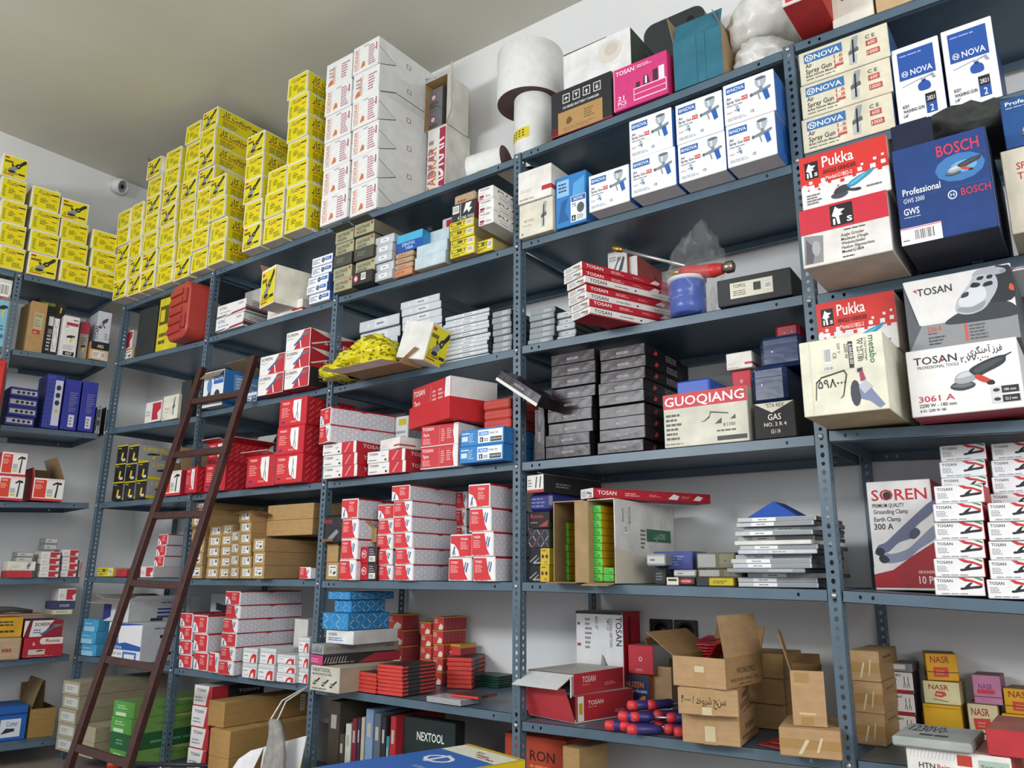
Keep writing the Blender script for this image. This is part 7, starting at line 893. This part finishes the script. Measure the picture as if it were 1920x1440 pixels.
# ---------------------------------------------------------------- wall sockets
for i, x in enumerate((.315, .418)):
    s = empty('wall_socket', '%s black wall socket of two on the white wall'%('left', 'right')[i], 'socket', Matrix.Translation((x, .55, .817)), 'black wall sockets')
    b = MB(); b.cbox(.094, .012, .078, ['26231f']*6, .004, (-.047, -.012, -.039)); obj('plate', b.mesh('plate', 'plastic'), s)
    b = MB(); rt = Matrix.Rotation(math.pi/2, 4, 'X')
    b.lathe([(.032, .012), (.032, .016), (.027, .016), (.025, .004)], '1a1816', 24, M4=rt, caps=False); b.lathe([(.025, .0125), (.025, .013)], '0e0d0c', 24, M4=rt); obj('socket_ring', b.mesh('socket_ring', 'plastic'), s)
# ---------------------------------------------------------------- abrasive rolls on the rack top
def roll(label, r, L, M4, sticker=None):
    o = empty('abrasive_cloth_roll', label, 'roll', M4, 'white abrasive cloth rolls')
    b = MB(); b.lathe([(r*.985, 0), (r, .003), (r, L-.003), (r*.985, L)], ['dfe0df']*3, 40, caps=False); obj('white_backing', b.mesh('white_backing', 'card'), o)
    for z0, s in ((.0005, 1), (L-.0005, -1)):
        b = MB(); b.lathe([(r*.985, z0), (r*.2, z0+.0001*s), (r*.2, z0+.02*s)], '5c4240', 40, caps=False); obj('coiled_end', b.mesh('coiled_end', 'worn'), o)
    if sticker:
        a0, a1, z0, z1 = sticker; b = MB(); n = 10; vs = [((r+.0008)*math.cos(a0+(a1-a0)*k/n), (r+.0008)*math.sin(a0+(a1-a0)*k/n), z) for z in (z0, z1) for k in range(n+1)]
        b.add(vs, [(k, k+1, n+2+k, n+1+k) for k in range(n)], 'd8c530')
        for j in range(3):
            zz = z0+(z1-z0)*(.2+.25*j); vs = [((r+.0012)*math.cos(a0+(a1-a0)*(.1+.08*k)), (r+.0012)*math.sin(a0+(a1-a0)*(.1+.08*k)), z) for z in (zz, zz+(z1-z0)*.12) for k in range(n)]
            b.add(vs, [(k, k+1, n+k+1, n+k) for k in range(0, n-1, 2)], '3a3622')
        obj('yellow_label', b.mesh('yellow_label', 'ink'), o)
ztop = 2.7095
roll('white abrasive roll with yellow label standing under a wider roll', .088, .36, Matrix.Translation((-.045, .2, ztop)), (-2.6, -1.2, .14, .19))
roll('wide white abrasive roll resting on the labelled standing roll', .15, .25, Matrix.Translation((-.075, .215, ztop+.361)))
roll('white abrasive roll with yellow band lying on its side', .08, .17, Matrix.Translation((-.16, .16, ztop+.081)) @ Matrix.Rotation(math.radians(-96), 4, 'Y') @ Matrix.Rotation(.2, 4, 'X'), (2.2, 4.2, .08, .12))
# ---------------------------------------------------------------- soft things
def soft(name, label, cat, loc, rad, c, m, amp=.22, freq=2.2, seed=0, sub=4, rz=0, group=None, crease=.7):
    b = MB(); b.blob(*rad, c, amp, freq, seed, sub, crease=crease)
    zm = min(v[2] for v in b.v); b.v = [(x, y, z-zm) for x, y, z in b.v]
    o = obj(name, b.mesh(name, m), M4=Matrix.Translation(loc) @ Matrix.Rotation(rz, 4, 'Z')); return tag(o, label, cat, group)
soft('plastic_bag', 'white crumpled plastic bag, lower one beside the rack top post', 'bag', (1.01, .16, 2.722), (.1, .14, .085), 'e4e4e0', 'film', .16, 1.3, 3, crease=1.1)
soft('plastic_bag', 'white crumpled plastic bag, upper one on the lower bag', 'bag', (1.0, .17, 2.862), (.12, .14, .11), 'e4e4e0', 'film', .16, 1.2, 9, crease=1.1)
b = MB()   # tool bag draped over the big blue carton
o = soft('tool_bag', 'black and navy tool bag slumped over the big dark blue carton', 'bag', (1.60, -.02, 2.187), (.17, .13, .055), '3f4140', 'cloth', .25, 1.8, 5)
b.cbox(.1, .012, .12, ['23293f']*6, .004, (-.17, -.19, -.09)); b.cbox(.08, .07, .014, ['23293f']*6, .004, (-.16, -.18, .024)); obj('strap', b.mesh('strap', 'cloth'), o)
# ---------------------------------------------------------------- plastic cases
o = empty('tool_case', 'dark grey plastic tool case standing behind the stained white carton', 'case', Matrix.Translation((.42, .36, 2.722)) @ Matrix.Rotation(.0, 4, 'Z'))
def rcase(w, d, h, r, c, n=6):
    b = MB(); pr = []
    for cx, cz, a0 in ((w-r, r, -90), (w-r, h-r, 0), (r, h-r, 90), (r, r, 180)):
        for k in range(n+1): a = math.radians(a0+90*k/n); pr.append((cx+r*math.cos(a), cz+r*math.sin(a)))
    N = len(pr); e = .008; vs = []
    for y, s in ((0, e), (e, 0), (d-e, 0), (d, e)): vs += [(w/2+(x-w/2)*(1-2*s/w), y, h/2+(z-h/2)*(1-2*s/h)) for x, z in pr]
    fs = [(j*N+i, j*N+(i+1) % N, (j+1)*N+(i+1) % N, (j+1)*N+i) for j in range(3) for i in range(N)]+[tuple(range(N))[::-1], tuple(3*N+i for i in range(N))]
    b.add(vs, fs, c); return b
obj('case_shell', rcase(.28, .11, .62, .05, '34383a').mesh('case_shell', 'plastic'), o)
b = MB(); b.lathe([(.014, 0), (.014, .004), (.009, .004)], '1b1d1e', 14, M4=Matrix.Translation((.22, 0, .56)) @ Matrix.Rotation(math.pi/2, 4, 'X')); b.cbox(.2, .006, .01, ['2b2e30']*6, .002, (.04, -.006, .3)); obj('latch', b.mesh('latch', 'plastic'), o)
o = empty('tool_case', 'red ribbed plastic tool case standing on second shelf by a post', 'case', Matrix.Translation((-2.405, -.07, 2.2855)) @ Matrix.Rotation(-.12, 4, 'Z'))
obj('case_shell', rcase(.245, .14, .33, .06, 'b04038').mesh('case_shell', 'plastic'), o)
for k in range(5):
    b = MB(); b.cbox(.15, .012, .034, ['a83a33']*6, .005, (.02, -.011, .04+.055*k)); obj('rib', b.mesh('rib', 'plastic'), o)
for k in range(2):
    b = MB(); b.cbox(.04, .012, .08, ['9c342e']*6, .004, (.19, -.011, .05+.15*k)); obj('clasp', b.mesh('clasp', 'plastic'), o)
# ---------------------------------------------------------------- spray tool: bottle, gun and wand in a clear bag
zs = 1.8735
o = empty('spray_bottle', 'blue plastic bottle with pale collar standing before the black box', 'bottle', Matrix.Translation((.718, .02, zs)))
b = MB(); b.lathe([(.052, 0), (.06, .006), (.062, .05), (.058, .056), (.062, .062), (.062, .11), (.05, .125), (.04, .128)], '2c4da6', 24); obj('bottle_body', b.mesh('bottle_body', 'gloss'), o)
b = MB(); b.lathe([(.046, .118), (.066, .12), (.066, .13), (.046, .132)], 'd6d9da', 24); obj('collar', b.mesh('collar', 'plastic'), o)
o = empty('spray_gun', 'red handled spray gun with long silver wand and brass tip', 'spray gun', Matrix.Translation((0, 0, 0)))
G = Vector((.70, .02, 2.037)); H = Vector((.855, .0, 2.007))
b = MB(); b.tube([G, G.lerp(H, .15), G.lerp(H, .45)+Vector((0, 0, -.004)), G.lerp(H, .8)+Vector((0, 0, -.004)), H], [.017, .021, .022, .024, .018], 'c0302f', 12); obj('grip', b.mesh('grip', 'plastic'), o)
b = MB(); b.tube([H, H+Vector((.012, 0, 0)), H+Vector((.034, 0, .0)), H+Vector((.04, 0, 0))], [.012, .02, .02, .01], '9a8f84', 10); b.tube([G, G+Vector((-.02, 0, .003)), G+Vector((-.05, 0, .006))], [.012, .008, .006], 'b89a50', 8); obj('fitting', b.mesh('fitting', 'steel'), o)
A = Vector((.428, .02, 2.195)); B = Vector((.715, .02, 2.055))
b = MB(); b.tube([A.lerp(B, .12), B], .0065, 'c4c8cb', 8); obj('wand', b.mesh('wand', 'steel'), o)
b = MB(); b.tube([A, A.lerp(B, .04), A.lerp(B, .1), A.lerp(B, .16)], [.005, .009, .012, .009], 'b8923f', 8); obj('nozzle', b.mesh('nozzle', 'steel'), o)
b = MB(); b.tube([(.715, .02, 2.055), (.72, .02, 2.03), (.718, .02, 2.003)], .009, 'c4c8cb', 8); obj('stem', b.mesh('stem', 'steel'), o)
b = MB(); b.blob(.082, .074, .12, 'e6eaec', .26, 1.7, 4, 4, crease=1.1); zm = min(v[2] for v in b.v); b.v = [(x+(.05*(z-zm)/.3), y, z-zm) for x, y, z in b.v]
tag(obj('clear_bag', b.mesh('clear_bag', 'clear'), M4=Matrix.Translation((.722, .03, zs-.0005)) @ Matrix.Scale(1.45, 4, (0, 0, 1))), 'clear crumpled plastic bag pulled up around the blue bottle', 'bag')
# ---------------------------------------------------------------- screwdriver pile
z6 = .5385; R2 = random.Random(4); k = 0
for row, n, y0, zz in ((0, 6, .0, .017), (1, 4, .02, .047), (2, 2, .03, .077)):
    for i in range(n):
        x = .385+.045*i+.022*row+(.02 if row else 0); y = y0+R2.uniform(-.05, .06); a = R2.uniform(-1.2, -.35) if row else R2.uniform(-1.15, -.4)
        k += 1
        s = empty('screwdriver', 'purple screwdriver with red capped grip, %s in the %s layer of the pile'%(('first', 'second', 'third', 'fourth', 'fifth', 'sixth')[i], ('bottom', 'middle', 'top')[row]), 'screwdriver', Matrix.Translation((x, y, z6+zz)) @ Matrix.Rotation(a, 4, 'Z') @ Matrix.Rotation(-math.pi/2, 4, 'X'), 'purple red screwdrivers')
        if k == 1:
            b = MB(); b.lathe([(.012, .024), (.0158, .03), (.0145, .06), (.0158, .09), (.012, .1), (.008, .112)], ['34306e']*5, 10); hm = b.mesh('handle', 'plastic')
            b = MB(); b.lathe([(.009, 0), (.0145, .004), (.016, .014), (.0155, .03)], 'd8404a', 10); cm = b.mesh('end_cap', 'plastic')
            b = MB(); b.lathe([(.004, .11), (.004, .19), (.002, .2)], 'b0b4b8', 8); bm_ = b.mesh('shank', 'steel')
        obj('handle', hm, s); obj('end_cap', cm, s); obj('shank', bm_, s)
# ---------------------------------------------------------------- red packs in the opened kraft carton
for i in range(6):
    item('redpack', 'M', .60+.004*i, .10+.004*i, REDZ+.009*i, .1, .12, .004, -10, 'red carded pack in the open kraft carton, %s of six'%('bottom', 'second', 'third', 'fourth', 'fifth', 'top')[i], 'red packs in the carton', rx=10)
# ---------------------------------------------------------------- yellow packets and tilted yellow box
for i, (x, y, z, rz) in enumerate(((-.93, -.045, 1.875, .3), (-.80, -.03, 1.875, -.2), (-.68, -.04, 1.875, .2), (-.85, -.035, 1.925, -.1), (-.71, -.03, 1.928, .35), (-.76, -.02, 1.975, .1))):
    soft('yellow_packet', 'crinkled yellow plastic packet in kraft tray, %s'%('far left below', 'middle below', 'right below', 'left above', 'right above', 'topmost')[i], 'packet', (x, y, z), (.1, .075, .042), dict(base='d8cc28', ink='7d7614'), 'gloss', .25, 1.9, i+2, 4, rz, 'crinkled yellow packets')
item('yeltip', 'M', -.53, -.11, 1.9, .155, .13, .165, 3, 'white and yellow box tipped over beside the yellow packets', rx=-6, ry=13)
# ---------------------------------------------------------------- hanging cloth bag with cords at the post
o = empty('cloth_bag', 'grey cloth bag hanging by white cords from the rack post', 'bag', Matrix.Translation((-.985, -.245, .36)))
b = MB(); n = 9; vs = []; 
for j in range(9):
    t = j/8; wv = .025+.075*math.sin(min(1, t*1.3)*math.pi/2)*(1-.45*max(0, t-.6)/.4)
    for i in range(n):
        u = i/(n-1)-.5; vs.append((u*wv*1.5+.03*t, .012*math.sin(u*14+j)-.004, .1-.34*t+.03*math.sin(u*6+1)*t))
m_ = len(vs); vs += [(x, y+.02, z) for x, y, z in vs]; fs = []
for j in range(8):
    for i in range(n-1):
        a = j*n+i; fs += [(a, a+1, a+n+1, a+n), (m_+a+1, m_+a, m_+a+n, m_+a+n+1)]
fs += [(j*n, (j+1)*n, m_+(j+1)*n, m_+j*n) for j in range(8)]+[((j+1)*n+n-1, j*n+n-1, m_+j*n+n-1, m_+(j+1)*n+n-1) for j in range(8)]+[(8*n+i, 8*n+i+1, m_+8*n+i+1, m_+8*n+i) for i in range(n-1)]+[(i+1, i, m_+i, m_+i+1) for i in range(n-1)]
b.add(vs, fs, '9c9a96', True); obj('bag_body', b.mesh('bag_body', 'cloth'), o)
b = MB(); b.tube([(-.02, .0, .1), (-.035, .06, .16), (-.04, .225, .215)], .003, 'e0e0dc', 6); b.tube([(.02, 0, .1), (-.01, .06, .16), (-.035, .225, .215)], .003, 'e0e0dc', 6); obj('cord', b.mesh('cord', 'cloth'), o)
# ---------------------------------------------------------------- dark tubes behind the crushed boxes
for i, (x, lx) in enumerate(((-.735, .07), (-.905, .09))):
    b = MB(); b.tube([(x, .34, 2.304), (x, .33, 2.5), (x+.01, .31, 2.6), (x+lx*.6, .27, 2.645), (x+lx, .22, 2.63)], .018, '3a3d42', 12)
    tag(obj('bent_tube', b.mesh('bent_tube', 'plastic'), M4=Matrix()), 'dark bent tube standing behind the crushed boxes, %s one'%('right', 'left')[i], 'tube', 'dark bent tubes')
# ---------------------------------------------------------------- long orange capped rods on the bottom shelf
for i in range(2):
    o = empty('rod', 'dark rod with orange cap jutting from bottom shelf, %s one'%('upper', 'lower')[i], 'rod', Matrix.Translation((-2.2+.06*i, -.24, .135+.016*i)) @ Matrix.Rotation(-.9-.12*i, 4, 'Z') @ Matrix.Rotation(-math.pi/2, 4, 'X'), 'orange capped rods')
    b = MB(); b.lathe([(.009, .05), (.009, .6)], '33343a', 10); obj('shaft', b.mesh('shaft', 'plastic'), o)
    b = MB(); b.lathe([(.012, 0), (.016, .01), (.016, .045), (.012, .055)], 'd0502c', 12); obj('cap', b.mesh('cap', 'plastic'), o)
# ---------------------------------------------------------------- saw on the far rack, blue card on the folders
M6 = place('A', -.54, .01, SAWZ, 0, 0, 0)
o = empty('hand_saw', 'orange backed hand saw with grey grip on the far rack heap', 'saw', M6)
b = MB(); b.cbox(.34, .16, .012, ['a87a58']*6, .003, (0, 0, 0)); obj('card_backing', b.mesh('card_backing', 'worn'), o)
b = MB(); b.tube([(.02, .06, .03), (.1, .05, .035), (.2, .09, .035), (.3, .1, .02)], [.02, .02, .014, .01], '55585a', 10); obj('grip', b.mesh('grip', 'plastic'), o)
b = MB(); b.add([(0, 0, 0), (.16, 0, .0), (.08, .02, .05), (0, .15, 0), (.16, .15, 0), (.08, .13, .05)], [(0, 1, 2), (5, 4, 3), (0, 3, 4, 1), (1, 4, 5, 2), (2, 5, 3, 0)], '2450a8')
tag(obj('folded_card', b.mesh('folded_card', 'card'), M4=Matrix.Translation((.86, .06, FOLDZ))), 'folded blue card on top of the silver pile', 'card')
# ---------------------------------------------------------------- tent-shaped knife carton in front of the bottom shelf
o = empty('knife_carton', 'white knife carton with a curved wing flap, propped before bottom shelf', 'box', Matrix.Translation((-1.155, -.15, .107)))
def plate(name, pts, t, c, m):
    b = MB(); n = len(pts); nv = (Vector(pts[1])-Vector(pts[0])).cross(Vector(pts[2])-Vector(pts[0])).normalized()*t
    b.add(list(pts)+[tuple(Vector(q)+nv) for q in pts], [tuple(range(n)), tuple(range(2*n-1, n-1, -1))]+[(i, n+i, n+(i+1) % n, (i+1) % n) for i in range(n)], c)
    return obj(name, b.mesh(name, m), o)
plate('lid', [(0, 0, .218), (.04, -.06, 0), (.26, -.06, 0), (.26, 0, .29)], .004, 'dcdce0', 'card')
plate('wing_flap', [(0, -.002, .218), (-.06, -.02, .2), (-.11, -.04, .165), (-.135, -.055, .12), (-.135, -.06, .05), (-.1, -.06, 0), (-.07, -.05, 0), (-.04, -.03, .11)], .003, 'e6e6ea', 'card')
b = MB(); b.cbox(.3, .12, .12, ['2a2a2c', 'd0d0d4', 'd0d0d4', 'c8c8cc', '2a2a2c', 'b0b0b4'], .002, (-.08, .01, 0)); obj('tray', b.mesh('tray', 'card'), o)
e1 = Vector((.22, 0, 0)); e3 = Vector((0, .06, .24)); nrm = Vector((0, -.97, .24))
pm_ = Matrix((Vector((.98, 0, .18)), -nrm, e3.normalized())).transposed().to_4x4(); pm_.translation = (.045, -.066, .0)
obj('lid_print', face_print([('t', 'CAREL KNIFE', .2, .84, .07, '4a4c52', .5), ('r', .1, .8, .95, .806, '77797e'), ('p', '8a929c', [(.25, .6), (.95, .64), (.95, .68), (.25, .62)]), ('p', '8a929c', [(.35, .45), (.95, .54), (.95, .58), (.35, .49)]), ('r', .12, .2, .3, .36, '33353a')], .2, .22).mesh('lid_print', 'ink'), o, M4=pm_)
